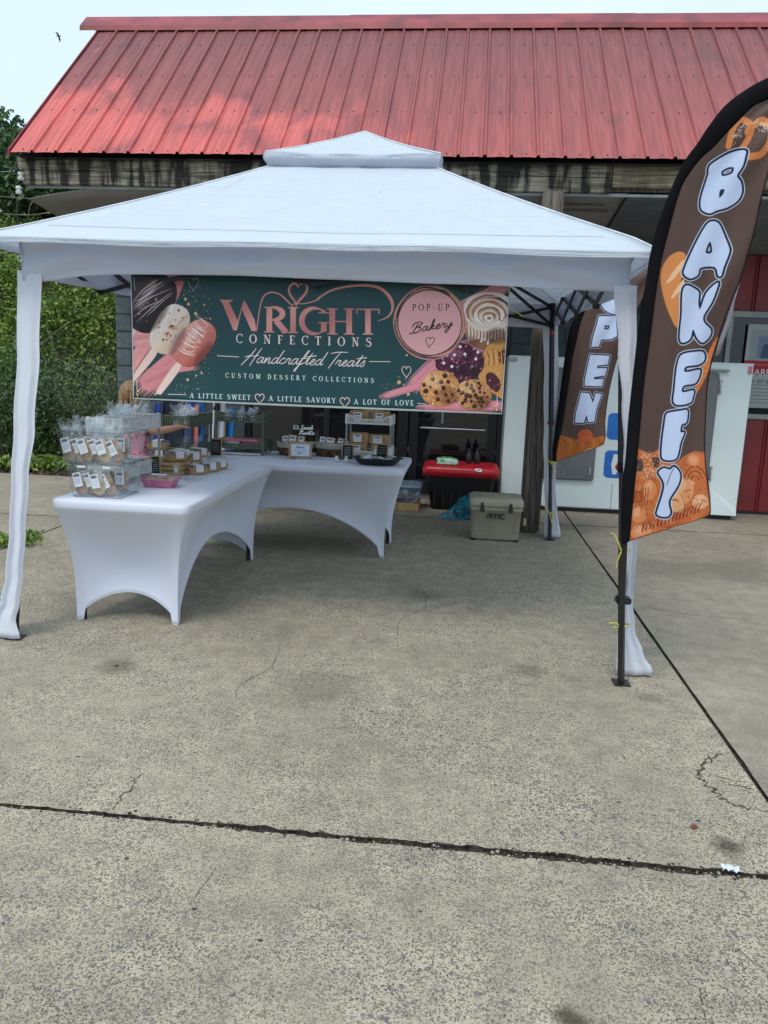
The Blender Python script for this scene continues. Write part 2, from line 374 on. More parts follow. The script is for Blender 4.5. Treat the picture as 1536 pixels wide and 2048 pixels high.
def serif(P, txt, a, b, cap, col, tw=.13, th=.055, track=None, up=(0, -1), sw=.11):
    """capitals from baseline point a to b (user units), cap height cap"""
    adv = [SER[c][0] for c in txt]; L = math.dist(a, b) / cap; n = len(txt)
    tr = (L - sum(adv)) / max(1, n - 1); d = ((b[0] - a[0]) / math.dist(a, b), (b[1] - a[1]) / math.dist(a, b)); x = 0
    u = up
    def M(p): return (a[0] + d[0] * p[0] * cap + u[0] * p[1] * cap, a[1] + d[1] * p[0] * cap + u[1] * p[1] * cap)
    for c in txt:
        w, st, se = SER[c]
        for k, pts in st:
            q = [M((x + p[0], p[1])) for p in pts]
            if k == 'T': P.butt(q[0], q[-1], tw * cap, col)
            elif k == 't': P.stroke(q, th * cap, col)
            else:
                n_ = len(pts); W = []
                for i, p in enumerate(pts):
                    t = i / (n_ - 1)
                    if k == 'b': f = math.sin(math.pi * t)
                    elif k == 'c':
                        ce = SER[c][0] / 2; f = abs(p[0] - ce) / .36; f = min(1, f) ** 2 if t not in (0, 1) or c == 'O' else .3
                    elif k == 's': f = math.sin(math.pi * t) ** 4 * .9
                    else: f = max(0, 1 - t * 1.1)
                    W.append((th + (tw * 1.08 - th) * f) * cap)
                P.stroke(q, W, col, smooth=3 if k in 'su' else 0)
        vert = False
        for e in se:
            if e == 'v': vert = True; continue
            if vert: P.stroke([M((x + e[0], e[1] - sw)), M((x + e[0] , e[1] + sw))], th * cap, col)
            else:
                yy = e[1] - (th / 2 if e[1] > .5 else -th / 2); P.stroke([M((x + e[0] - sw, yy)), M((x + e[0] + sw, yy))], th * cap, col)
        x += w + tr
CUR = {
 'a': (1.1, [[(.75, .85), (.45, 1), (.1, .6), (.1, .15), (.4, 0), (.7, .5), (.8, .95), (.75, .3), (.9, .02), (1.15, .25)]]),
 'n': (1.0, [[(0, .3), (.12, .9), (.12, 0)], [(.12, .1), (.3, .7), (.5, 1), (.62, .7), (.6, .1), (.8, 0), (1.05, .25)]]),
 'd': (1.1, [[(.7, .85), (.45, 1), (.1, .6), (.1, .15), (.4, 0), (.75, .6), (1.1, 2.3), (.8, .6), (.85, .05), (1.15, .25)]]),
 'c': (.85, [[(.7, .8), (.5, 1), (.15, .7), (.1, .2), (.4, 0), (.9, .3)]]),
 'r': (.85, [[(0, .25), (.2, .95), (.35, .9), (.55, .9), (.5, .3), (.65, 0), (.9, .25)]]),
 'f': (.8, [[(0, .25), (.4, 1.2), (.75, 2.3), (.6, 2.3), (.3, 1), (.05, -.6), (-.1, -1.2), (-.2, -1), (.2, -.1), (.8, .3)], [(.05, 1), (.9, 1.1)]]),
 't': (.7, [[(0, .25), (.3, 1), (.55, 2), (.32, .6), (.33, .05), (.75, .25)], [(-.15, 1.35), (1.2, 1.6)]]),
 'e': (.8, [[(0, .3), (.5, .6), (.6, .9), (.4, 1), (.15, .6), (.2, .1), (.5, 0), (.85, .3)]]),
 's': (.8, [[(0, .2), (.4, 1.05), (.5, .7), (.55, .2), (.3, 0), (.1, .15)]]),
 'k': (.95, [[(0, .2), (.5, 1.6), (.55, 2.3), (.38, 2), (.2, 0)], [(.22, .45), (.6, 1), (.65, .7), (.35, .5), (.6, .1), (.95, .2)]]),
 'y': (.95, [[(0, .9), (.1, .2), (.4, .05), (.7, .9), (.55, -.4), (.2, -1.2), (0, -.8), (.5, -.1), (1, .35)]]),
 'B': (1.55, [[(.75, 2.1), (.45, .9), (.05, -.1), (-.3, .1)], [(.0, 1.3), (.1, 2.0), (.9, 2.3), (1.35, 1.9), (.9, 1.25), (.6, 1.15), (1.2, 1.0), (1.25, .3), (.6, -.1), (.2, .2)]]),
 'H': (1.6, [[(.75, 2.5), (.5, 1.5), (-.3, -.5)], [(1.55, 2.6), (1.2, 1.2), (.9, -.5)], [(-.3, .9), (.2, 1.15), (.9, 1.15), (1.5, 1.3)]]),
 'T': (1.1, [[(-.2, 2.1), (.7, 2.35), (2.1, 2.4)], [(1.1, 2.3), (.7, 1), (.35, -.5)]]),
 'S': (1.2, [[(1.2, 1.9), (.8, 2.1), (.5, 1.6), (.8, .9), (.6, .1), (.1, .1)]]), 'h': (.95, [[(0, .2), (.5, 1.6), (.5, 2.2), (.35, 1.8), (.15, 0)], [(.2, .4), (.5, 1), (.6, .6), (.6, .05), (1, .3)]]),
 'R': (1.3, [[(.6, 2), (.2, 0)], [(.1, 1.6), (.7, 2.2), (1.2, 1.8), (.5, 1.1), (.8, .4), (1.3, 0)]]), 'u': (1.0, [[(.05, .9), (.1, .1), (.4, 0), (.65, .9), (.65, .1), (1, .25)]]),
 'i': (.5, [[(.1, .9), (.1, .1), (.4, .15)]]), 'o': (.85, [[(.5, 1), (.1, .6), (.2, .05), (.6, .1), (.65, .7), (.4, .95), (.9, .8)]]), ' ': (.7, []),
}
def cursive(P, txt, a, b, xh, col, w=.1, slant=.28):
    L = sum(CUR[c][0] for c in txt) ; D = math.dist(a, b); sc = D / L; d = ((b[0] - a[0]) / D, (b[1] - a[1]) / D); x = 0
    for c in txt:
        ad, st = CUR[c]
        for pts in st:
            q = []; 
            for px_, py_ in pts:
                X = (x + px_) * sc + slant * py_ * xh; Y = py_ * xh
                q.append((a[0] + d[0] * X + d[1] * Y, a[1] + d[1] * X - d[0] * Y))
            W = [w * xh * (.75 + .5 * abs(math.sin(i * 1.7))) for i in range(len(q))]
            P.stroke(q, W, col, smooth=6)
        x += ad
def scribble(P, a, b, rows, h, col, w=.25, seed=0):
    """tiny lines of writing"""
    rr = random.Random(seed)
    for i in range(rows):
        y = a[1] + (b[1] - a[1]) * (i + .5) / rows; x = a[0] + rr.uniform(0, .12) * (b[0] - a[0]); xe = b[0] - rr.uniform(0, .12) * (b[0] - a[0])
        while x < xe:
            l = rr.uniform(.6, 1.8) * h; P.stroke([(x, y), (min(x + l, xe), y)], w * h, col); x += l + .5 * h
# ------------------------------------------------------------------ prints
def plane_map(Y, x0, z1, ppm):
    def f(p):
        q = ray_y(p[0], p[1], Y); return ((q.x - x0) * ppm, (z1 - q.z) * ppm)
    return f
def brush(P, a, b, w, col, n=26, seed=1, var=.09, ragged=.18):
    rr = random.Random(seed); L = math.dist(a, b); d = ((b[0] - a[0]) / L, (b[1] - a[1]) / L); nn = (-d[1], d[0])
    P.poly([(a[0] + nn[0] * k1 * w * .33 + d[0] * k2, a[1] + nn[1] * k1 * w * .33 + d[1] * k2) for k1, k2 in ((-1, 0), (0, -L * ragged * .3), (1, 0), (1.1, L * .5), (1, L), (0, L * (1 + ragged * .3)), (-1, L), (-1.1, L * .5))], col, soft=2)
    for i in range(n * 4):
        t = rr.uniform(-.5, .5); s0 = rr.uniform(-ragged, ragged * .6) * L; s1 = rr.uniform(-ragged * .6, ragged) * L; v = 1 + rr.uniform(-var, var)
        p = (a[0] + nn[0] * t * w + d[0] * s0, a[1] + nn[1] * t * w + d[1] * s0); q = (b[0] + nn[0] * t * w + d[0] * s1, b[1] + nn[1] * t * w + d[1] * s1)
        ww = w / n * rr.uniform(.6, 2.4) * (1 - abs(t)); P.stroke([p, ((p[0] + q[0]) / 2 + rr.uniform(-1, 1), (p[1] + q[1]) / 2), q], [ww * .3, ww, ww * .2], tuple(c * v for c in col))
BANNER_Y = 3.86; BX0, BX1, BZ0, BZ1 = -1.695, .197, 1.287, 2.02
def paint_banner():
    ppm = 1000; P = Paint(int((BX1 - BX0) * ppm), int((BZ1 - BZ0) * ppm), H('1d4449'))
    P.map = plane_map(BANNER_Y, BX0, BZ1, ppm); P.k = ppm * 1.86 / 745
    a4 = lambda x, y: (240 + x / 3.84, 530 + y / 3.84); a5 = lambda x, y: (620 + x / 3.657, 530 + y / 3.657)
    A4 = lambda L: [a4(*p) for p in L]; A5 = lambda L: [a5(*p) for p in L]
    pk, pk2, rose, gold, cream = H('e39a9b'), H('c97f7d'), H('d98f88'), H('d9a46c'), H('f1dcd6')
    rr = random.Random(5)
    # soft cloth-like tone variation of the printed ground
    for i in range(60):
        c = (rr.uniform(260, 1015), rr.uniform(540, 820)); P.poly(P.ell(c, rr.uniform(20, 60), rr.uniform(15, 40)), H(rr.choice(['23504f', '1a3c42', '1f494c', '255458'])), alpha=.16, soft=40)
    # left pink brushwork
    for (x0, y0), (x1, y1), w, s in (((-60, 660), (330, 60), 190, 1), ((60, 300), (430, 90), 120, 2), ((60, 800), (380, 470), 150, 3), ((190, 930), (560, 620), 170, 4), ((90, 540), (240, 520), 220, 5), ((250, 820), (560, 780), 60, 6)):
        brush(P, a4(x0, y0), a4(x1, y1), w / 3.84, pk if s % 2 else H('d6888a'), n=30, seed=s)
    for (x0, y0), (x1, y1), w, s in (((100, 880), (260, 620), 60, 7), ((200, 900), (420, 800), 40, 8), ((380, 330), (470, 130), 50, 9)):
        brush(P, a4(x0, y0), a4(x1, y1), w / 3.84, H('c47a80'), n=14, seed=s)
    # speckles
    for i in range(330):
        t = rr.random(); bx, by = (rr.gauss(560, 70), rr.gauss(330, 110)) if t < .4 else (rr.gauss(620, 60), rr.gauss(740, 110)) if t < .7 else (rr.uniform(140, 620), rr.gauss(940, 40))
        P.dot(a4(bx, by), rr.choice([.3, .35, .5, .5, .8, 1.2]), rr.choice([gold, H('e8b98a'), pk, H('a98a5c')]), alpha=.85)
    for x, y, r in ((578, 372, 3.4), (523, 300, 3), (645, 306, 2), (520, 880, 2.8), (628, 832, 2), (272, 992, 2.2), (690, 412, 1.8), (585, 850, 2), (500, 262, 3)): P.dot(a4(x, y), r, H('e2b07c'))
    # sticks
    for q in ([(95, 455), (190, 420), (130, 500), (60, 610)], [(245, 640), (275, 690), (120, 880), (80, 910), (80, 880)], [(430, 750), (465, 790), (330, 975), (300, 990), (285, 960)]):
        P.poly(catm(A4(q), 4, True), H('e6c2b4'), layers=[(.9, H('b98a7e')), (0, H('ecccc1'))])
    def shade(c0, c1, cen, rad):
        cx_, cy_ = P.map(cen); r = rad * P.k
        def f(x, y):
            t = np.clip(((x - cx_) * .5 + (y - cy_) * .6) / r + .5, 0, 1)[..., None]; n_ = (np.sin(x * .07 + y * .05) * .02)[..., None]
            return np.array(c0, np.float32) * (1 - t) + np.array(c1, np.float32) * t + n_
        return f
    # dark chocolate pop
    c = a4(235, 290); P.poly(P.ell(c, 43, 62, .52, power=2.5), None, layers=[(.5, H('1a1014')), (0, shade(H('4d3a41'), H('1e1418'), c, 60))])
    for i, (q0, q1, q2) in enumerate((((100, 400), (200, 320), (330, 265)), ((85, 330), (220, 210), (345, 110)), ((120, 440), (260, 310), (395, 205)), ((90, 300), (170, 190), (300, 100)), ((84, 352), (200, 262), (390, 180)), ((200, 395), (300, 300), (396, 220)), ((110, 280), (190, 240), (360, 130)), ((150, 230), (240, 170), (335, 120)))):
        P.stroke(A4([q0, q1, q2]), [.5, 1.9, .6], H('d9cfd6'), smooth=4, alpha=.9)
    for x, y, r in ((272, 264, 2.6), (190, 328, 2.2), (142, 372, 2.2), (235, 320, 1.2), (198, 428, 1), (130, 300, 1.4), (210, 290, 1.2), (262, 322, 1.2)): P.dot(a4(x, y), r, H('d39660'))
    # cream pop
    c = a4(378, 492); P.poly(P.ell(c, 32, 52, .5, power=2.6), None, layers=[(.5, H('b09488')), (0, shade(H('f3ebe4'), H('d8b79a'), c, 56))])
    for i in range(120):
        x, y = rr.gauss(375, 55), rr.gauss(500, 85)
        if ((x - 378) / 105) ** 2 + ((y - 492) / 160) ** 2 < .8: P.dot(a4(x, y), rr.choice([.4, .5, .9, 1.5]), rr.choice([H('8a4a33'), H('c98e5a'), H('b5513f'), H('6e3a2a')]))
    for x, y, r in ((448, 348, 2.6), (378, 372, 2.2), (295, 480, 2.4), (478, 405, 1.8), (400, 475, 4), (360, 530, 3.6), (330, 575, 3)): P.dot(a4(x, y), r, H('7c3a30')); P.dot(a4(x + 4, y + 6), r * .6, H('d5a070'))
    P.stroke(A4([(400, 500), (470, 430), (525, 375)]), .7, H('7c4a3a'))
    # pink pop
    c = a4(572, 600); P.poly(P.ell(c, 33, 50, .62, power=2.6), None, layers=[(.6, H('8e4a44')), (0, shade(H('e8a19b'), H('b0564a'), c, 54))])
    for i in range(18):
        x0, y0 = 430 + i * 9 + rr.uniform(-12, 16), 640 - i * 14 + rr.uniform(-14, 14); P.stroke(A4([(x0, y0), (x0 + 60, y0 + 40 + rr.uniform(-15, 15)), (x0 + 130 - i * 2, y0 + 70 + rr.uniform(-20, 20))]), [.6, rr.uniform(1, 2.6), .8], H(rr.choice(['f5dcd2', 'e9c4b6', 'fbeae2'])), smooth=4)
    for i in range(70):
        x, y = rr.gauss(575, 55), rr.gauss(590, 60); 
        if ((x - 572) / 115) ** 2 + ((y - 600) / 150) ** 2 < .7: P.dot(a4(x, y), rr.choice([.6, .9, 1.6]), rr.choice([H('c4603f'), H('d88a5a'), H('e3b08a')]))
    for (hx_, hy_, rx_, ry_, ro_, al) in ((200, 230, 9, 34, .52, .35), (340, 440, 7, 30, .5, .55), (540, 560, 7, 26, .62, .4), (430, 560, 5, 22, .5, .25), (255, 620, 6, 16, .5, .2)):
        P.poly(P.ell(a4(hx_, hy_), rx_, ry_, ro_), H('fff4ee'), alpha=al, soft=9)
    for (hx_, hy_, rx_, ry_, ro_, al) in ((300, 380, 10, 36, .52, .5), (440, 590, 9, 30, .5, .35), (640, 690, 9, 30, .62, .4)):
        P.poly(P.ell(a4(hx_, hy_), rx_, ry_, ro_), H('2c1412'), alpha=al, soft=11)
    # right side: strokes, roll, berry dessert, cookies
    brush(P, a5(1130, 300), a5(1440, 150), 26, H('c9929a'), n=22, seed=21); brush(P, a5(760, 880), a5(960, 690), 34, H('d98a98'), n=24, seed=22)
    brush(P, a5(560, 955), a5(900, 850), 14, H('d98a98'), n=14, seed=23); brush(P, a5(860, 1050), a5(1400, 1030), 22, H('cf8390'), n=16, seed=24); brush(P, a5(1000, 700), a5(1250, 560), 40, H('c97f8c'), n=20, seed=25)
    for i in range(170):
        t = rr.random(); x, y = (rr.gauss(700, 80), rr.gauss(900, 45)) if t < .6 else (rr.gauss(1230, 60), rr.gauss(190, 30)); P.dot(a5(x, y), rr.choice([.3, .4, .6, 1]), rr.choice([gold, H('d8a98a'), pk]), alpha=.8)
    for x, y, r in ((651, 857, 3.8), (718, 945, 3), (687, 877, 1.6), (708, 660, 2.2), (1150, 262, 1.6), (1250, 166, 1.8), (760, 835, 3)): P.dot(a5(x, y), r, H('dca878'))
    c = a5(1310, 420); P.poly(P.ell(a5(1300, 430), 50, 52, 0, wob=.03), None, layers=[(1, H('5a3428')), (0, shade(H('c7946c'), H('8a5a3e'), c, 60))])
    for k, (r, ww, cc) in enumerate(((47, 9, 'ead9d2'), (36, 8, 'dcc5bd'), (26, 8, 'f0e2dc'), (16, 7, 'e2cdc4'), (7, 6, 'efe3df'))):
        P.stroke([(c[0] + r * math.cos(t * .35) * 1.05, c[1] - 16 * (r / 47) + r * .78 * math.sin(t * .35) - 6) for t in range(k, 18 + k)], [ww * (.7 + .3 * math.sin(t * 1.3)) for t in range(18)], H(cc))
        P.stroke([(c[0] + (r - 5) * math.cos(t * .35) * 1.05, c[1] - 16 * (r / 47) + (r - 5) * .78 * math.sin(t * .35) - 6) for t in range(k + 2, 15 + k)], [1.4] * 13, H('7c3f28'))
    for x in range(1160, 1430, 24): P.stroke(A5([(x, 440), (x + 4, 520), (x - 3, 520 + rr.uniform(10, 60))]), [5, 3.4, 4.5], H('e6d3c8'), smooth=4)
    # pastry at the right edge
    P.poly(catm(A5([(1250, 700), (1300, 590), (1440, 560), (1440, 960), (1360, 950), (1250, 860), (1232, 780)]), 5, True), H('c98d4e'), layers=[(1, H('4e2a18')), (0, H('cd9350'))])
    P.poly(catm(A5([(1290, 800), (1340, 790), (1395, 860), (1370, 930), (1300, 880)]), 5, True), H('4a1a2a')); P.poly(catm(A5([(1380, 640), (1440, 620), (1440, 720), (1390, 710)]), 5, True), H('5a1e22'))
    for i in range(9): P.stroke(A5([(1255 + i * 20, 640 - i * 5), (1275 + i * 18, 680), (1265 + i * 20, 735)]), [1, 2.6, 1], H('e0a860' if i % 2 else '8f5226'))
    for i in range(60): P.dot(a5(rr.uniform(1250, 1420), rr.uniform(610, 940)), rr.uniform(.5, 1.3), H(rr.choice(['f0c890', '7e431f', '9c5a2a'])))
    # berry cookie
    c = a5(1092, 712); P.poly(P.ell(c, 48, 38, .1, wob=.05), None, layers=[(1.2, H('1e0a16')), (0, H('4a1a33'))])
    for i in range(260):
        t = rr.uniform(0, 6.28); r = math.sqrt(rr.random()); P.dot((c[0] + 46 * r * math.cos(t), c[1] + 36 * r * math.sin(t)), rr.uniform(.8, 3), H(rr.choice(['2a0d1e', '6e2244', '3a1228', '8a3558', '1a0b1c', '5c1f3c', 'c58aa4'])))
    for x, y in ((1058, 660), (1040, 745), (1215, 690), (1187, 745), (1135, 655), (1100, 600), (980, 720), (1230, 640)): P.dot(a5(x, y), 4.2, H('3d1430')); P.dot(a5(x - 2, y - 3), 3.1, H('ecd9dc'))
    # two cookies
    def cookie(c, rx, ry, base, dark, chips, seed, mott):
        q = random.Random(seed); P.poly(P.ell(c, rx, ry, 0, wob=.02, n=44), None, layers=[(.5, H('7c4c2c')), (0, shade(H(base), H(dark), c, rx * 1.5))])
        for i in range(mott):
            t = q.uniform(0, 6.28); r = math.sqrt(q.random()) * .95; P.dot((c[0] + rx * r * math.cos(t), c[1] + ry * r * math.sin(t)), q.uniform(.6, 2.4), H(q.choice(['e0aa72', 'a86c3c', 'c98a52', 'ecc08c', '8f5630'])), alpha=.75)
        for i in range(chips):
            t = i * 2.4 + q.uniform(-.3, .3); r = math.sqrt((i + .5) / chips) * .85; p = (c[0] + rx * r * math.cos(t), c[1] + ry * r * math.sin(t)); rd = q.uniform(1.8, 4.6)
            P.dot(p, rd + .7, H('7a4628')); P.dot(p, rd, H('2e1512')); P.dot((p[0] - .8, p[1] - 1), rd * .35, H('6b4336'))
    cookie(a5(952, 905), 40, 36, 'dba06a', 'b27744', 13, 3, 260); cookie(a5(1195, 950), 37, 31, 'd7a274', 'a06c44', 26, 8, 300)
    for (hx_, hy_, rx_, ry_, al, cc) in ((1250, 380, 16, 12, .3, 'fff6f0'), (1370, 520, 22, 16, .45, '2a1008'), (1180, 560, 14, 10, .35, '2a1008'), (900, 850, 18, 14, .35, 'ffe2b8'), (1010, 960, 20, 18, .35, '4a200c'), (1150, 900, 16, 12, .3, 'ffe2b8'), (1260, 1010, 18, 14, .4, '3a180a'), (1060, 660, 18, 12, .2, 'ffd8ec'), (1150, 770, 26, 14, .5, '12040e')):
        P.poly(P.ell(a5(hx_, hy_), rx_, ry_), H(cc), alpha=al, soft=10)
    # pink disc with rings
    c = a5(877, 422)
    for i in range(16):
        r = 64.5 + rr.uniform(-1, 6.5); ph = rr.uniform(0, 6.28); n_ = 40; col = rr.choice([H('d68a93'), H('c9a070'), H('b87a7a'), H('e8a9ac'), H('2a2226')])
        P.stroke([(c[0] + (r + 2.2 * math.sin(a + ph)) * math.cos(a), c[1] + (r * 1.02 + 2.2 * math.sin(a * 2 + ph)) * math.sin(a)) for a in [ph + k * 5.6 / n_ for k in range(n_)]], [.6 + 1.3 * abs(math.sin(k * .13)) for k in range(n_)], col)
    P.poly(P.ell(c, 63, 64, n=60), None, layers=[(0, H('e6a9ad'))])
    P.stroke([(c[0] + 64 * math.cos(a), c[1] + 65.5 * math.sin(a)) for a in [k * 6.3 / 60 for k in range(61)]], 1.6, H('2a1e24'))
    ink = H('33232c'); serif(P, 'POP-UP', a5(748, 334), a5(1020, 333), 13, ink)
    cursive(P, 'Bakery', a5(742, 500), a5(1040, 447), 8.6, ink, w=.22, slant=.42)
    P.stroke(heart(a5(877, 560), 17, 21, -.15)[1:-1], 1.2, ink)
    # hearts
    for c_, w_, h_ in ((a4(560, 140), 20, 28), (a5(1140, 140), 18, 22)): P.stroke(heart(c_, w_, h_)[1:-1], 1, H('c99a94'))
    for c_, w_, h_, lw in ((a4(1075, 1022), 18, 20, 1.7), (a5(255, 1000), 19, 20, 1.7), (a5(705, 778), 18, 24, 1.5)): P.stroke(heart(c_, w_, h_)[1:-1], lw, H('f0c4c0'))
    P.stroke(heart(a4(1365, 210), 37, 44, -.12)[3:-2], [3 + 1.6 * abs(math.sin(k * .2)) for k in range(28)], rose)
    P.stroke(heart(a4(1365, 207), 26, 32, -.12)[1:-1], .8, H('a05f5a'), alpha=.5)
    # swash
    P.stroke(A4([(1052, 500), (1066, 400), (1082, 300), (1112, 235), (1165, 210), (1230, 228), (1290, 280), (1325, 318)]), [2.4, 2.4, 2.6, 3, 3, 3, 3, 2], rose, smooth=6)
    P.stroke([a4(1325, 312), a4(1345, 290), a4(1400, 298), a4(1470, 285), a4(1530, 262), a5(60, 245), a5(160, 185), a5(290, 155), a5(420, 150), a5(520, 175), a5(590, 245), a5(605, 320), a5(570, 380), a5(495, 410)], [1.6, 1.8, 2, 2.4, 2.6, 3.2, 4, 4.6, 5, 6, 6.4, 5, 3, .8], rose, smooth=6)
    # WRIGHT
    g1, g2 = H('dc968f'), H('b9706c')
    def foil(x, y):
        t = (.5 + .5 * np.sin(x * .011 + y * .02))[..., None]; return np.array(g1, np.float32) * t + np.array(g2, np.float32) * (1 - t) + .03
    W_ = A4([(762, 265), (866, 268), (864, 278), (836, 288), (850, 312), (905, 425), (950, 280), (958, 274), (975, 300), (1036, 420), (1052, 508), (1014, 508), (938, 340), (900, 502), (872, 502), (800, 330), (785, 292)]); P.poly(W_, foil)
    for ch, x0, y0, x1, y1, cap in (('R', 527.5, 664.5, 580, 666, 51), ('I', 572, 666, 601, 666.5, 52), ('G', 598, 667.5, 655, 668, 51.5), ('H', 654, 669, 709, 669, 52), ('T', 710, 669, 762, 669.5, 52)):
        w_, st, se = SER[ch]; sx = (x1 - x0) / w_
        def M(p): return (x0 + p[0] * sx, y0 + (y1 - y0) * p[0] / w_ - p[1] * cap)
        for k, pts in st:
            q = [M(p) for p in pts]
            if k == 'T': P.butt(q[0], q[-1], 11.5, foil)
            elif k == 't': P.stroke(q, 2.6, foil)
            else:
                n_ = len(pts); P.stroke(q, [2.6 + 9 * (math.sin(math.pi * i / (n_ - 1)) if k == 'b' else (1 - min(1, abs(pts[i][0] - .08) / .5)) ** .8 if i not in (0,) else .4) for i in range(n_)], foil)
        for e in se:
            if e == 'v': continue
            yy = e[1] + (.02 if e[1] < .5 else -.02); c_ = M((e[0], yy)); P.stroke([(c_[0] - 9.5, c_[1]), (c_[0] + 9.5, c_[1])], 2.4, foil)
    lt = H('f3d4d2'); wt = H('dfe6e4')
    serif(P, 'CONFECTIONS', a4(893, 597), a5(452, 597), 17.5, lt, tw=.17, th=.07)
    cursive(P, 'Handcrafted Treats', a4(960, 748), a5(400, 745), 11.5, H('f6dcdc'), w=.13, slant=.4)
    P.stroke([a4(748, 697), a4(915, 706)], 1.4, lt); P.stroke([a5(435, 706), a5(586, 707)], 1.4, lt)
    serif(P, 'CUSTOM DESSERT COLLECTIONS', a4(812, 864), a5(468, 862), 9.2, wt, tw=.16, th=.085)
    serif(P, 'A LITTLE SWEET', a4(538, 1021), a4(1005, 1037), 10, wt, tw=.16, th=.085)
    serif(P, 'A LITTLE SAVORY', a4(1145, 1043), a5(187, 1010), 10, wt, tw=.16, th=.085)
    serif(P, 'A LOT OF LOVE', a5(322, 1018), a5(757, 1028), 10, wt, tw=.16, th=.085)
    P.stroke([a4(370, 992), a4(507, 996)], 1.3, lt); P.stroke([a5(788, 1013), a5(850, 1018)], 1.3, lt)
    # inner rule and white hem
    for x in (a4(132, 700)[0],): P.stroke([a4(128, 880), a4(133, 1025)], 1.6, H('e6c8c4'))
    P.stroke([a4(104, 100), a4(110, 190)], 1.6, H('c98a88')); P.stroke([a5(1368, 960), a5(1370, 1065)], 1.4, H('e6c8c4'))
    a = P.a; e = 6; a[-e:] = H('e8f2f4'); a[:, :4] = H('dfe9ea'); a[:, -4:] = H('dfe9ea'); a[:5] = H('e8f2f4')
    return P

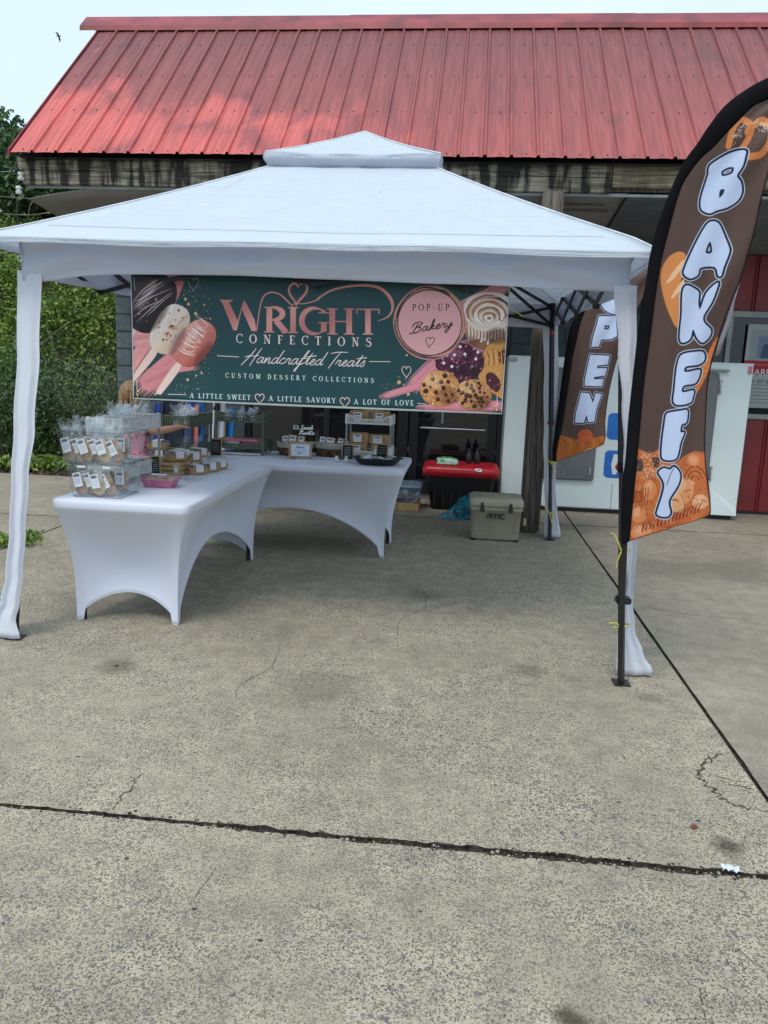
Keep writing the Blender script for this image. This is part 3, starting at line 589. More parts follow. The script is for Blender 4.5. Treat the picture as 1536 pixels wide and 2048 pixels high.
# ---- feather flags: traced in the photograph's pixels on the plane of each flag
z7 = lambda x, y: (1220 + x / 4.357, 150 + y / 4.357)
z8 = lambda x, y: (1180 + x / 4.096, 600 + y / 4.096)
z6 = lambda x, y: (1000 + x / 4.55, 500 + y / 4.55)
LET, NAVY, OUTL = H('cbd8f2'), H('14203f'), H('e4eefc')
def letter(P, contours, k=1.0, smooth=3):
    C = [catm(c, smooth, True) if smooth else c for c in contours]
    P.poly(C, None, layers=[(5.0 * k, OUTL), (3.6 * k, NAVY), (0, LET)])
def pastry(P, pts, col, dark, f=None):
    P.poly(catm(pts, 5, True), None, layers=[(.8, H(dark)), (0, H(col))])
def bread_field(P, poly, seed, cols):
    q = random.Random(seed); xs = [p[0] for p in poly]; ys = [p[1] for p in poly]
    P.poly(poly, H(cols[0]))
def paint_bakery(Y, x0, z1, w, h, ppm):
    P = Paint(int(w * ppm), int(h * ppm), H('5b463f')); P.map = plane_map(Y, x0, z1, ppm); P.k = ppm * .00232; rr = random.Random(4)
    # pretzel at the top
    Z = lambda f, L: [f(*p) for p in L]
    for ww, cc in ((11.5, 'a8552a'), (9.5, 'd98850')):
        P.stroke(Z(z7, [(1035, 620), (1060, 500), (1120, 400), (1190, 400), (1230, 470), (1200, 560), (1150, 640)]), ww, H(cc), smooth=6)
        P.stroke(Z(z7, [(1200, 500), (1250, 440), (1330, 400), (1390, 470), (1370, 600), (1300, 700), (1210, 720)]), ww * 1.15, H(cc), smooth=6)
    for i in range(120):
        t = rr.random(); x, y = (1060 + 150 * t, 560 - 160 * t) if rr.random() < .5 else (1240 + 140 * t, 430 + 30 * t); P.stroke([z7(x + rr.gauss(0, 14), y + rr.gauss(0, 30)), z7(x + 6, y + 8)], .8, H('f6e2c4')) if False else P.dot(z7(x + rr.gauss(0, 12), y + rr.gauss(0, 26)), .7, H('f6e2c4'))
    for i in range(40): t = rr.uniform(0, 2.4); P.dot(z7(1300 + 70 * math.sin(t) + rr.gauss(0, 8), 560 - 140 * math.cos(t) + rr.gauss(0, 8)), .8, H('f8e8cc'))
    # loaf at the left
    pastry(P, Z(z7, [(600, 1540), (660, 1580), (640, 1720), (600, 1850), (620, 2060), (580, 2200), (500, 2040), (450, 1850), (450, 1700), (510, 1590)]), 'dd8f52', 'b9673a')
    P.poly(catm(Z(z7, [(500, 1790), (560, 1700), (640, 1610), (620, 1690), (540, 1790), (490, 1815)]), 4, True), H('f0c49a')); P.poly(catm(Z(z7, [(535, 1930), (590, 1840), (640, 1780), (640, 1850), (580, 1910), (540, 1950)]), 4, True), H('f0c49a'))
    # croissant sliver right, and loaf below
    pastry(P, Z(z8, [(1060, 300), (1062, 380), (1010, 520), (960, 640), (920, 720), (870, 770), (880, 700), (930, 560), (1000, 400)]), 'd98143', '9c5127')
    for i in range(9): P.stroke(Z(z8, [(900 + i * 17, 700 - i * 46), (960 + i * 11, 690 - i * 44)]), .8, H('9c5127'))
    # bottom heap of pastries
    base = Z(z8, [(300, 1660), (380, 1300), (390, 1215), (450, 1240), (500, 1260), (560, 1220), (600, 1300), (700, 1330), (760, 1280), (860, 1240), (960, 1250), (1010, 1500), (1010, 1780), (600, 1900), (310, 2000)])
    P.poly(base, H('c9713e'))
    P.poly(Z(z8, [(385, 1310), (430, 1300), (440, 1400), (380, 1410)]), H('54413d')); P.poly(Z(z8, [(500, 1290), (570, 1290), (560, 1370), (530, 1380)]), H('54413d'))
    for cc, a_, b_, c_ in (('dd8a55', (490, 1560), 60, 90), ('e09a68', (760, 1560), 90, 120), ('cf7441', (870, 1330), 110, 70), ('e8ab7c', (700, 1650), 60, 110), ('e2a070', (900, 1650), 70, 60), ('dd8a55', (400, 1760), 70, 70), ('c7653a', (650, 1800), 170, 60), ('e09060', (420, 1900), 90, 60)):
        P.poly(P.ell(z8(*a_), b_ / 4.1, c_ / 4.1, rr.uniform(-.4, .4)), None, layers=[(.9, H('a3502a')), (0, H(cc))]); P.poly(P.ell(z8(a_[0] - b_ * .2, a_[1] - c_ * .3), b_ / 9, c_ / 7, .5), H('f0bd95'), alpha=.6, soft=5)
    for r_ in (28, 19, 10): P.stroke([(z8(860, 1400)[0] + r_ * math.cos(a) * .8, z8(860, 1480)[1] + r_ * math.sin(a)) for a in [3.3 + k * .3 for k in range(10)]], [2.2] * 10, H('8e3f22'))
    for (x, y, sx_, sy_, n_) in ((480, 1400, 60, 70, 90), (900, 1660, 45, 50, 60), (470, 1280, 70, 30, 40)):
        for i in range(n_): P.dot(z8(x + rr.gauss(0, sx_ * .6), y + rr.gauss(0, sy_ * .6)), .75, H('fae3c6'))
    for i in range(16): x = 430 + i * 30; y = 1900 - i * 11; P.stroke(Z(z8, [(x, y), (x + 12, y - 50), (x + 40, y - 85)]), [2.4, 1.8, .8], H('6e2f1e'), smooth=3)
    for i in range(5): P.stroke(Z(z8, [(380 + i * 22, 1680), (400 + i * 20, 1540)]), 1.6, H('8e3f22'))
    P.poly(Z(z8, [(370, 1560), (440, 1560), (420, 1660), (350, 1670)]), H('b5602f')); P.stroke(Z(z8, [(375, 1570), (430, 1575), (412, 1650), (362, 1655), (375, 1570)]), 1.2, H('7a3520'))
    P.stroke(Z(z8, [(325, 1985), (420, 1955), (600, 1885), (780, 1850), (880, 1800), (975, 1760), (990, 1700), (960, 1500), (950, 1250)]), 2.4, H('7c2c1c'))
    for i in range(90):      # crust glaze and creases
        x, y = rr.uniform(330, 980), rr.uniform(1290, 1880); a = rr.uniform(-.8, .8) + (1.2 if x < 600 else 0); l = rr.uniform(20, 75)
        if y > 2000 - (x - 310) * .36 : continue
        P.stroke(Z(z8, [(x, y), (x + l * .5 * math.cos(a) + rr.uniform(-8, 8), y + l * .5 * math.sin(a)), (x + l * math.cos(a + .4), y + l * math.sin(a + .4))]), [.5, rr.uniform(1.2, 3.4), .5], H(rr.choice(['a84f28', 'eab083', '9c4526', 'f0c39c', 'd98a58', '8a3c22'])), alpha=.7, smooth=4, soft=1.4)
    # letters
    letter(P, [Z(z7, [(1040, 680), (1120, 655), (1180, 660), (1172, 720), (1150, 800), (1105, 880), (1140, 930), (1155, 1010), (1120, 1090), (1030, 1150), (930, 1180), (870, 1205), (800, 1170), (795, 1080), (830, 960), (860, 860), (860, 820), (880, 780), (950, 730)]),
               Z(z7, [(985, 830), (1040, 800), (1080, 805), (1070, 850), (1030, 870), (985, 872)]), Z(z7, [(965, 1000), (1000, 998), (985, 1040), (955, 1065)])])
    letter(P, [Z(z7, [(885, 1275), (950, 1290), (1000, 1380), (1040, 1500), (1035, 1560), (990, 1680), (970, 1750), (945, 1745), (920, 1670), (790, 1680), (770, 1740), (700, 1775), (645, 1740), (650, 1680), (740, 1480), (830, 1320)]), Z(z7, [(873, 1450), (895, 1540), (835, 1545)])])
    letter(P, [Z(z8, [(790, -120), (870, -90), (900, -60), (895, 20), (910, 70), (960, -60), (1040, -140), (1050, -120), (1000, 20), (935, 130), (945, 190), (1000, 240), (990, 300), (930, 350), (880, 310), (850, 240), (825, 320), (760, 350), (735, 300), (750, 120), (755, -60)])])
    letter(P, [Z(z8, [(770, 440), (850, 425), (940, 425), (955, 490), (900, 530), (790, 545), (780, 590), (900, 570), (920, 590), (880, 680), (770, 700), (755, 755), (860, 740), (850, 800), (830, 840), (720, 860), (680, 830), (690, 740), (710, 560), (735, 470)])])
    letter(P, [Z(z8, [(650, 920), (740, 905), (800, 905), (790, 1000), (745, 1020), (735, 1080), (770, 1085), (735, 1160), (715, 1250), (690, 1300), (620, 1310), (585, 1280), (590, 1150), (610, 1000), (620, 940)])])
    letter(P, [Z(z8, [(560, 1410), (600, 1375), (650, 1385), (680, 1360), (730, 1420), (715, 1510), (640, 1640), (655, 1740), (620, 1775), (550, 1760), (560, 1700), (590, 1600), (605, 1510), (580, 1450)])])
    P.stroke(Z(z8, [(680, 1365), (650, 1430), (625, 1510)]), .9, NAVY)
    P.poly(Z(z8, [(1200, -100), (1165, 60), (1130, 160), (1060, 320), (1010, 480), (980, 640), (965, 850), (958, 1200), (945, 1250), (960, 1250), (975, 860), (995, 640), (1020, 500), (1065, 345), (1150, 160), (1190, 0)]), H('3a1d1f'))
    return P
def paint_open(Y, x0, z1, w, h, ppm):
    P = Paint(int(w * ppm), int(h * ppm), H('5b463f')); P.map = plane_map(Y, x0, z1, ppm); P.k = ppm * .00455
    Z = lambda L: [z6(*p) for p in L]; k = .62
    P.poly(Z([(540, 1680), (700, 1720), (960, 1690), (960, 1780), (690, 1890), (500, 1940)]), H('b9692f'))
    for i in range(8): P.stroke(Z([(560 + i * 52, 1700), (600 + i * 52, 1760), (590 + i * 48, 1830)]), [.8, 1.4, .7], H('e09a5c' if i % 2 else '7d3f1c'))
    P.poly(P.ell(z6(775, 1690), 15, 13), None, layers=[(.6, H('8e3f22')), (0, H('c9633c'))])
    for r_ in (4, 8, 12): P.stroke([(z6(775, 0)[0] + r_ * math.cos(a), z6(0, 1695)[1] + r_ * .85 * math.sin(a)) for a in [3.2 + q * .32 for q in range(10)]], .9, H('8e3f22'))
    P.poly(P.ell(z6(800, 1830), 12, 5, -.4), H('e8a88a'))
    letter(P, [Z([(900, 600), (1060, 600), (1065, 780), (1020, 810), (925, 815), (900, 880), (830, 880), (845, 790), (880, 680)]), Z([(955, 685), (1000, 685), (990, 720), (950, 720)])], k, 0)
    letter(P, [Z([(820, 950), (1000, 960), (985, 1040), (890, 1050), (885, 1075), (980, 1070), (965, 1140), (860, 1155), (855, 1175), (950, 1170), (935, 1240), (770, 1235), (770, 1180), (800, 1040)])], k, 0)
    letter(P, [Z([(735, 1295), (810, 1300), (845, 1390), (870, 1300), (935, 1310), (880, 1450), (860, 1560), (800, 1565), (785, 1500), (760, 1570), (680, 1570), (690, 1480), (715, 1380)])], k, 0)
    P.poly(P.ell(z6(1060, 430), 34, 34), None, layers=[(5 * k, OUTL), (3.6 * k, NAVY), (0, LET)])
    return P
def paint_label(seed, w=120, h=150, lines=6, title=True, bg='e9edf2'):
    P = Paint(w, h, H(bg)); rr = random.Random(seed)
    if title:
        for i in range(4): x = w * (.12 + .18 * i) + rr.uniform(-4, 4); P.stroke([(x, h * .22), (x + w * .1, h * .08), (x + w * .08, h * .3), (x + w * .2, h * .16)], w * .06, H('20243c'), smooth=3)
    scribble(P, (w * .12, h * .42), (w * .88, h * rr.uniform(.7, .95)), lines - seed % 3, h * .08, H('8a90a4'), .3, seed)
    return P
def paint_chalk(seed, rows, w=120, h=140):
    P = Paint(w, h, H('14181b')); scribble(P, (w * .14, h * .12), (w * .86, h * .85), rows, h * .13, H('b9c2c4'), .22, seed); return P
# ------------------------------------------------------------------ ground
def concrete(name, agg=1.0, base=(.34, .315, .25), seed=0):
    mt, n, b = node_mat(name); L = n.links.new
    tcn = n.nodes.new('ShaderNodeNewGeometry'); mp = n.nodes.new('ShaderNodeMapping'); mp.inputs['Location'].default_value = (seed * 3.7, seed * 1.3, 0); L(tcn.outputs['Position'], mp.inputs[0])
    def noise(sc, det=4, dist=0, rough=.55):
        q = n.nodes.new('ShaderNodeTexNoise'); q.inputs['Scale'].default_value = sc; q.inputs['Detail'].default_value = det; q.inputs['Distortion'].default_value = dist; q.inputs['Roughness'].default_value = rough
        L(mp.outputs[0], q.inputs['Vector']); return q.outputs['Fac']
    def ramp(f, a, b_, c0, c1):
        r = n.nodes.new('ShaderNodeValToRGB'); e = r.color_ramp.elements; e[0].position = a; e[0].color = (*c0, 1); e[1].position = b_; e[1].color = (*c1, 1); L(f, r.inputs[0]); return r.outputs[0]
    def mixc(f, a, b_, mode='MIX'):
        q = n.nodes.new('ShaderNodeMix'); q.data_type = 'RGBA'; q.blend_type = mode
        if isinstance(f, float): q.inputs[0].default_value = f
        else: L(f, q.inputs[0])
        L(a, q.inputs[6]) if not isinstance(a, tuple) else setattr(q.inputs[6], 'default_value', (*a, 1)); L(b_, q.inputs[7]) if not isinstance(b_, tuple) else setattr(q.inputs[7], 'default_value', (*b_, 1)); return q.outputs[2]
    def mr(f, a, b_, c, d):
        q = n.nodes.new('ShaderNodeMapRange'); q.inputs[1].default_value = a; q.inputs[2].default_value = b_; q.inputs[3].default_value = c; q.inputs[4].default_value = d; L(f, q.inputs[0]); return q.outputs[0]
    def mul(a, b_, op='MULTIPLY'):
        q = n.nodes.new('ShaderNodeMath'); q.operation = op; L(a, q.inputs[0])
        if isinstance(b_, (int, float)): q.inputs[1].default_value = b_
        else: L(b_, q.inputs[1])
        return q.outputs[0]
    c = ramp(noise(1.1, 6), .3, .72, tuple(v * .72 for v in base), tuple(v * 1.12 for v in base))
    c = mixc(1.0, c, ramp(noise(9, 5), .3, .7, (.8, .79, .79), (1.14, 1.12, 1.08)), 'MULTIPLY')
    # damp and oil stains with their own outline
    st = mr(noise(.75, 5, .6), .57, .68, 0, .62); c = mixc(st, c, tuple(v * .5 for v in base))
    st2 = mr(noise(3.3, 3, .4), .68, .74, 0, .5); c = mixc(st2, c, tuple(v * .42 for v in base))
    # exposed stones
    patch = mr(mul(noise(2.2, 3), mul(noise(.55, 4), .9), 'ADD'), .72, 1.12, .3 * agg, 1.0 * agg)
    def stones(scale, frac, col_a, col_b, thr):
        v = n.nodes.new('ShaderNodeTexVoronoi'); v.inputs['Scale'].default_value = scale; v.inputs['Randomness'].default_value = 1
        w = n.nodes.new('ShaderNodeVectorMath'); w.operation = 'ADD'; nn = n.nodes.new('ShaderNodeTexNoise'); nn.inputs['Scale'].default_value = scale * 1.3; L(mp.outputs[0], nn.inputs['Vector'])
        sc = n.nodes.new('ShaderNodeVectorMath'); sc.operation = 'SCALE'; sc.inputs[3].default_value = .7 / scale; L(nn.outputs['Color'], sc.inputs[0]); L(mp.outputs[0], w.inputs[0]); L(sc.outputs[0], w.inputs[1]); L(w.outputs[0], v.inputs['Vector'])
        sep = n.nodes.new('ShaderNodeSeparateColor'); L(v.outputs['Color'], sep.inputs[0])
        pick = mr(sep.outputs[0], 1 - frac, 1 - frac + .01, 0, 1); inside = mr(v.outputs['Distance'], thr, thr + .06, 1, 0)
        return mul(mul(pick, inside), patch if scale < 140 else mul(patch, .5 * agg, 'MAXIMUM')), ramp(sep.outputs[1], 0, 1, col_a, col_b), v
    m1, k1, v1 = stones(48, .42, (.105, .115, .14), (.27, .25, .235), .3)
    m2, k2, v2 = stones(105, .5, (.09, .088, .085), (.34, .3, .24), .34)
    m3, k3, v3 = stones(150, .62, (.04, .035, .03), (.16, .135, .10), .40)
    m4, k4, v4 = stones(130, .25, (.5, .48, .43), (.62, .58, .5), .22)
    c = mixc(mul(m3, .8), c, k3); c = mixc(m2, c, k2); c = mixc(mul(m1, .85), c, k1); c = mixc(mul(m4, .7), c, k4)
    gr = noise(170, 4, .4, .8); c = mixc(1.0, c, ramp(gr, .3, .7, (.42, .41, .40), (1.36, 1.36, 1.36)), 'MULTIPLY')
    # hairline cracks
    vc = n.nodes.new('ShaderNodeTexVoronoi'); vc.feature = 'DISTANCE_TO_EDGE'; vc.inputs['Scale'].default_value = 3.2
    w2 = n.nodes.new('ShaderNodeVectorMath'); w2.operation = 'ADD'; n3 = n.nodes.new('ShaderNodeTexNoise'); n3.inputs['Scale'].default_value = 7; n3.inputs['Detail'].default_value = 5; L(mp.outputs[0], n3.inputs['Vector'])
    s3 = n.nodes.new('ShaderNodeVectorMath'); s3.operation = 'SCALE'; s3.inputs[3].default_value = .35; L(n3.outputs['Color'], s3.inputs[0]); L(mp.outputs[0], w2.inputs[0]); L(s3.outputs[0], w2.inputs[1]); L(w2.outputs[0], vc.inputs['Vector'])
    ck = mul(mr(vc.outputs['Distance'], .0, .006, .75, 0), mr(noise(1.7, 3), .5, .62, 0, .8)); c = mixc(ck, c, (.07, .065, .055))
    for (px_, rx_, dep) in (((1455, 1692), .05, .75), ((1140, 2043), .045, .85), ((232, 1333), .10, .45), ((845, 1190), .12, .4), ((640, 1375), .22, .3), ((1060, 1340), .09, .35), ((1300, 1395), .07, .4)):
        q_ = ray_z(*px_, 0); vd = n.nodes.new('ShaderNodeVectorMath'); vd.operation = 'DISTANCE'; vd.inputs[1].default_value = (q_.x + seed * 3.7, q_.y + seed * 1.3, 0); L(mp.outputs[0], vd.inputs[0])
        dd = mul(vd.outputs['Value'], mul(noise(28, 4), rx_ * 1.6), 'ADD'); c = mixc(mr(dd, rx_ * 1.2, rx_ * 2.1, dep, 0), c, (.06, .048, .028))
    L(c, b.inputs['Base Color']); b.inputs['Roughness'].default_value = .88; b.inputs['Specular IOR Level'].default_value = .3
    h = mul(mul(m2, .5), mul(m3, -.9), 'ADD'); h = mul(h, mul(m1, .5), 'ADD'); h = mul(h, mul(gr, .5), 'ADD'); h = mul(h, mul(ck, -1.5), 'ADD')
    bn = n.nodes.new('ShaderNodeBump'); bn.inputs['Strength'].default_value = .75 * min(1, agg + .3); bn.inputs['Distance'].default_value = .004; L(h, bn.inputs['Height']); L(bn.outputs[0], b.inputs['Normal'])
    return mt
M_CON = concrete('aggregate_concrete', 1.0, (.50, .45, .345)); M_CONS = concrete('smooth_concrete', .42, (.42, .375, .295), 2)
M_GRIT = mat('joint_grit', (.06, .05, .032), .95, var=.5, scale=60, bump=.8, bscale=150)
M_DIRT = mat('dirt', (.09, .07, .045), .95, var=.45, scale=8, bump=.8, bscale=40, col2=(.035, .035, .02))
M_STONE = mat('pebble', (.27, .25, .22), .8, var=.3, scale=30, obj_rand=.3)

ground = MB().grid(lambda u, v: (-300 + 600 * u, -120 + 520 * v, -.09), 6, 6).build('ground', M_DIRT); tag(ground, kind='structure')
pav = place('pavement', (0, 0, 0), kind='structure')
def slab(x0, x1, y0, y1, m, j=(.004, .004, .004, .004), seed=0, name='slab'):
    rr = random.Random(seed * 7 + 1); g = .0065; pts = []
    def side(ax, ay, bx_, by_, jj):
        L = math.hypot(bx_ - ax, by_ - ay); n = max(2, int(L / .018)) if jj > .005 else max(2, int(L / .12)); w = 0; nx, ny = -(by_ - ay) / L, (bx_ - ax) / L
        ph = [rr.uniform(0, 6) for _ in range(4)]
        for i in range(n):
            t = i / n * L; w = w * .72 + rr.gauss(0, jj * .42)
            s_ = abs(w) + jj * .35 * (1 + math.sin(t * 2.1 + ph[0])) + (jj * 1.3 * max(0, math.sin(t * 3.7 + ph[1]) * math.sin(t * 9 + ph[2]) - .45))
            pts.append((ax + (bx_ - ax) * i / n + nx * s_, ay + (by_ - ay) * i / n + ny * s_))
    side(x0 + g, y0 + g, x1 - g, y0 + g, j[0]); side(x1 - g, y0 + g, x1 - g, y1 - g, j[1]); side(x1 - g, y1 - g, x0 + g, y1 - g, j[2]); side(x0 + g, y1 - g, x0 + g, y0 + g, j[3])
    mb = MB().prism(pts, 2, -.09, 0); mb.mi = [0, 0] + [1] * (len(mb.f) - 2); return mb.build(name, [m, M_GRIT], pav)
R_, N_ = .0085, .003
JY = 2.222
slab(-3.5, 1.18, -6, JY, M_CON, (N_, N_, R_, N_), 1); slab(-3.5, 1.18, JY, 7.72, M_CON, (R_, N_, N_, N_), 2); slab(-3.5, 1.18, 7.72, 9.0, M_CONS, seed=3)
slab(1.18, 5.6, -6, JY, M_CONS, (N_, N_, N_, N_), 4); slab(1.18, 5.6, JY, 7.75, M_CONS, seed=5); slab(1.18, 5.6, 7.75, 9.0, M_CONS, seed=6)
slab(-8.2, -3.5, -6, JY, M_CON, seed=7); slab(-8.2, -3.5, JY, 6.78, M_CON, seed=8); slab(-8.2, -3.5, 6.78, 9.15, M_CONS, seed=9)
slab(5.6, 10, -6, JY, M_CONS, seed=10); slab(5.6, 10, JY, 9, M_CONS, seed=11)
for (x0, x1, y0, y1) in ((-14, -8.2, -6, 2.2), (-14, -8.2, 2.2, 7), (10, 16, -6, 2.2), (10, 16, 2.2, 9), (-3.5, 1.18, -12, -6), (1.18, 5.6, -12, -6), (-8.2, -3.5, -12, -6)): slab(x0, x1, y0, y1, M_CON, seed=int(x0 * 3 + y0))
MB().bx(-14, 16, -12, 9.1, -.05, -.014).build('joint_filler', M_GRIT, pav)
# pebbles and grit lying in the long joint
def blob(mb, c, r, n=6, rr=random):
    v = []; f = []
    mb.lathe([(r * .1, -r * .5), (r * .9, -r * .3), (r, .1 * r), (r * .55, r * .55), (r * .05, r * .62)], c, n, sx=rr.uniform(.7, 1.2), sy=rr.uniform(.7, 1.1))
rr = random.Random(8); mb = MB()
for i in range(300):
    x = rr.uniform(-2, 1.2); y = JY + rr.gauss(0, .008); r = rr.uniform(.0018, .005) if rr.random() < .93 else rr.uniform(.006, .009); blob(mb, (x, y, -.012 + r * .5 if abs(y - JY) < .014 else .001), r, 5, rr)
tag(mb.build('joint_pebbles', M_STONE, pav, smooth=True), kind='stuff')
mb = MB()
for i in range(520):
    x = rr.uniform(-2, 1.2); y = JY + rr.gauss(0, .012); r = rr.uniform(.0015, .006); blob(mb, (x, y, -.01 if abs(y - JY) < .014 else .001), r, 5, rr)
tag(mb.build('joint_grit', M_GRIT, pav, smooth=True), kind='stuff')
M_CRACK = mat('crack_dirt', (.045, .04, .03), .95)
def crack(px, w=.006, seed=0):
    rr = random.Random(seed); P = [ray_z(*p, 0) for p in catm(px, 7)]; v = []; f = []
    for i, p in enumerate(P):
        d = (P[min(i + 1, len(P) - 1)] - P[max(0, i - 1)]).normalized(); nn = Vector((-d.y, d.x, 0)); ww = w * rr.uniform(.35, 1.3) * (.25 + .75 * math.sin(math.pi * min(1, (i + .5) / len(P)) * .9)); o = nn * rr.gauss(0, w * .7)
        v += [p + o + nn * ww / 2 + Vector((0, 0, .0015)), p + o - nn * ww / 2 + Vector((0, 0, .0015))]
        if i: f.append((2 * i - 2, 2 * i - 1, 2 * i + 1, 2 * i))
    MB().add(v, f).build('crack', M_CRACK, pav)
c8 = lambda L: [(768 + x / 2, 1500 + y / 2) for x, y in L]; c7 = lambda L: [(x / 2, 1500 + y / 2) for x, y in L]
crack(c8([(1390, 18), (1330, 15), (1290, 40), (1275, 80), (1258, 105), (1290, 130), (1340, 180), (1362, 197), (1420, 225), (1500, 240), (1536, 245)]), .012, 1)
crack(c8([(1300, 93), (1345, 110), (1400, 125), (1450, 128)]), .004, 2); crack(c8([(1340, 118), (1390, 140), (1440, 150), (1480, 157)]), .006, 3); crack(c8([(1275, 60), (1310, 40), (1340, 22)]), .01, 31)
crack(c7([(447, 252), (470, 215), (490, 182), (530, 150), (537, 122), (575, 92)]), .006, 4)
crack([(845, 1185), (850, 1215), (800, 1240), (795, 1275)], .003, 5); crack([(1250, 1205), (1330, 1222), (1440, 1235), (1536, 1242)], .004, 6); crack([(0, 1028), (60, 1030), (135, 1034)], .01, 7)
crack(c8([(1190, 900), (1230, 940), (1260, 960), (1275, 1040), (1290, 1096)]), .003, 9); crack([(560, 1290), (540, 1335), (480, 1370), (470, 1400)], .003, 10); crack(c7([(870, 470), (800, 560), (760, 620)]), .0025, 11)
M_STAIN = mat('oil_stain', (.10, .085, .05), .8, var=.5, scale=30, col2=(.05, .045, .03))
def spot(px, rx, ry, seed):
    rr = random.Random(seed); c = ray_z(*px, 0); n = 26; q = [1]
    for i in range(n): q.append(q[-1] * .6 + .4 * rr.uniform(.55, 1.35))
    MB().add([c + Vector((rx * q[i + 1] * math.cos(2 * math.pi * i / n), ry * q[i + 1] * math.sin(2 * math.pi * i / n), .001)) for i in range(n)], [tuple(range(n))]).build('stain', M_STAIN, pav)
# chewing-gum spots and worn stones seen singly
M_GUM = mat('worn_stone', (.10, .10, .11), .85, var=.4, scale=60)
for i in range(26):
    x = rr.uniform(0, 1536); y = rr.uniform(1180, 2040); c = ray_z(x, y, 0); 
    if c.x > 1.15: continue
    r = rr.uniform(.003, .007); q = [rr.uniform(.6, 1.2) for _ in range(9)]
    MB().add([c + Vector((r * q[k] * math.cos(k * .698) * 1.3, r * q[k] * math.sin(k * .698), .001)) for k in range(9)], [tuple(range(9))]).build('worn_stone', M_GUM, pav)

# ------------------------------------------------------------------ hillside and plants
def sst(a, b, x): t = min(1, max(0, (x - a) / (b - a))); return t * t * (3 - 2 * t)
def hill(x, y):
    k = sst(-2.2, -5.2, x); n = .35 * math.sin(x * .9 + y * .5) + .25 * math.sin(x * 2.1 - y * 1.3)
    z = 3.2 * sst(10.3, 15, y) + .13 * max(0, y - 15); return -.08 + k * (z + n * sst(10.5, 12, y) * .6) + .05 * k * sst(9.3, 10.2, y)
hs = MB().grid(lambda u, v: (-60 + 62 * u, 9.2 + 45 * v * v, hill(-60 + 62 * u, 9.2 + 45 * v * v)), 90, 70).build('hillside', M_DIRT, smooth='all'); tag(hs, kind='structure')
def leaf_mat(name, cols, rough=.5):
    mt, n, b = node_mat(name); g = n.nodes.new('ShaderNodeNewGeometry'); r = n.nodes.new('ShaderNodeValToRGB'); n.links.new(g.outputs['Random Per Island'], r.inputs[0])
    e = r.color_ramp.elements; e[0].color = (*cols[0], 1); e[1].color = (*cols[-1], 1)
    for i, c in enumerate(cols[1:-1]): q = e.new((i + 1) / (len(cols) - 1)); q.color = (*c, 1)
    n.links.new(r.outputs[0], b.inputs['Base Color']); b.inputs['Roughness'].default_value = rough
    t = n.nodes.new('ShaderNodeBsdfTranslucent'); n.links.new(r.outputs[0], t.inputs[0]); ms = n.nodes.new('ShaderNodeMixShader'); ms.inputs[0].default_value = .3
    n.links.new(b.outputs[0], ms.inputs[1]); n.links.new(t.outputs[0], ms.inputs[2]); n.links.new(ms.outputs[0], n.nodes['Material Output'].inputs['Surface']); return mt
def leaves(name, C, size, m, parent=None, up=.5, seed=0, asp=.55):
    """C: N x 3 centres; each leaf a folded diamond of its own"""
    rs = np.random.RandomState(seed); N = len(C); C = np.array(C, np.float32)
    o0 = np.array(_wo.get(parent.name, Vector((0, 0, 0))) if parent is not None else (0, 0, 0), np.float32); C = C - o0
    a = rs.normal(size=(N, 3)); a /= np.linalg.norm(a, axis=1)[:, None]; nrm = rs.normal(size=(N, 3)) * (1 - up) + np.array([0, -.35, 1]) * up * 1.6; b = np.cross(nrm, a); b /= np.linalg.norm(b, axis=1)[:, None] + 1e-9
    s = (size * rs.uniform(.55, 1.35, N))[:, None] if np.isscalar(size) else (np.array(size) * rs.uniform(.6, 1.3, N))[:, None]
    nn = np.cross(a, b); v = np.empty((N, 4, 3), np.float32)
    v[:, 0] = C - a * s * .5; v[:, 1] = C + b * s * asp * .5 + nn * s * .12; v[:, 2] = C + a * s * .55; v[:, 3] = C - b * s * asp * .5 + nn * s * .12
    me = bpy.data.meshes.new(name); me.vertices.add(4 * N); me.vertices.foreach_set('co', v.ravel()); me.loops.add(6 * N); me.polygons.add(2 * N)
    base = (np.arange(N) * 4)[:, None]; idx = np.concatenate([base + 0, base + 1, base + 2, base + 0, base + 2, base + 3], 1)
    me.loops.foreach_set('vertex_index', idx.ravel().astype(np.int32)); me.polygons.foreach_set('loop_start', (np.arange(2 * N) * 3).astype(np.int32)); me.polygons.foreach_set('loop_total', np.full(2 * N, 3, np.int32))
    me.materials.append(m); me.update(calc_edges=True); me.validate(); o = bpy.data.objects.new(name, me); COL.objects.link(o)
    if parent is not None: o.parent = parent; _wo[o.name] = Vector(o0); _childmap.setdefault(parent.name, []).append(o)
    return o
M_LF = leaf_mat('vine_leaf', [(.035, .08, .016), (.08, .17, .025), (.17, .28, .035), (.32, .42, .06), (.15, .17, .06)])
M_LFD = leaf_mat('tree_leaf', [(.02, .055, .018), (.04, .095, .028), (.07, .15, .045), (.12, .2, .07)])
M_LFP = leaf_mat('pale_leaf', [(.03, .06, .03), (.08, .12, .07), (.2, .26, .17), (.05, .09, .04)])
M_DRY = leaf_mat('dry_leaf', [(.08, .055, .035), (.14, .10, .06), (.2, .16, .11), (.05, .04, .025)])
M_BARK = mat('bark', (.13, .10, .075), .9, var=.4, scale=8, stretch=(1, 1, .25), bump=.6, bscale=30)
M_TWIG = mat('dry_twig', (.3, .27, .2), .9, var=.3)
rs = np.random.RandomState(11)
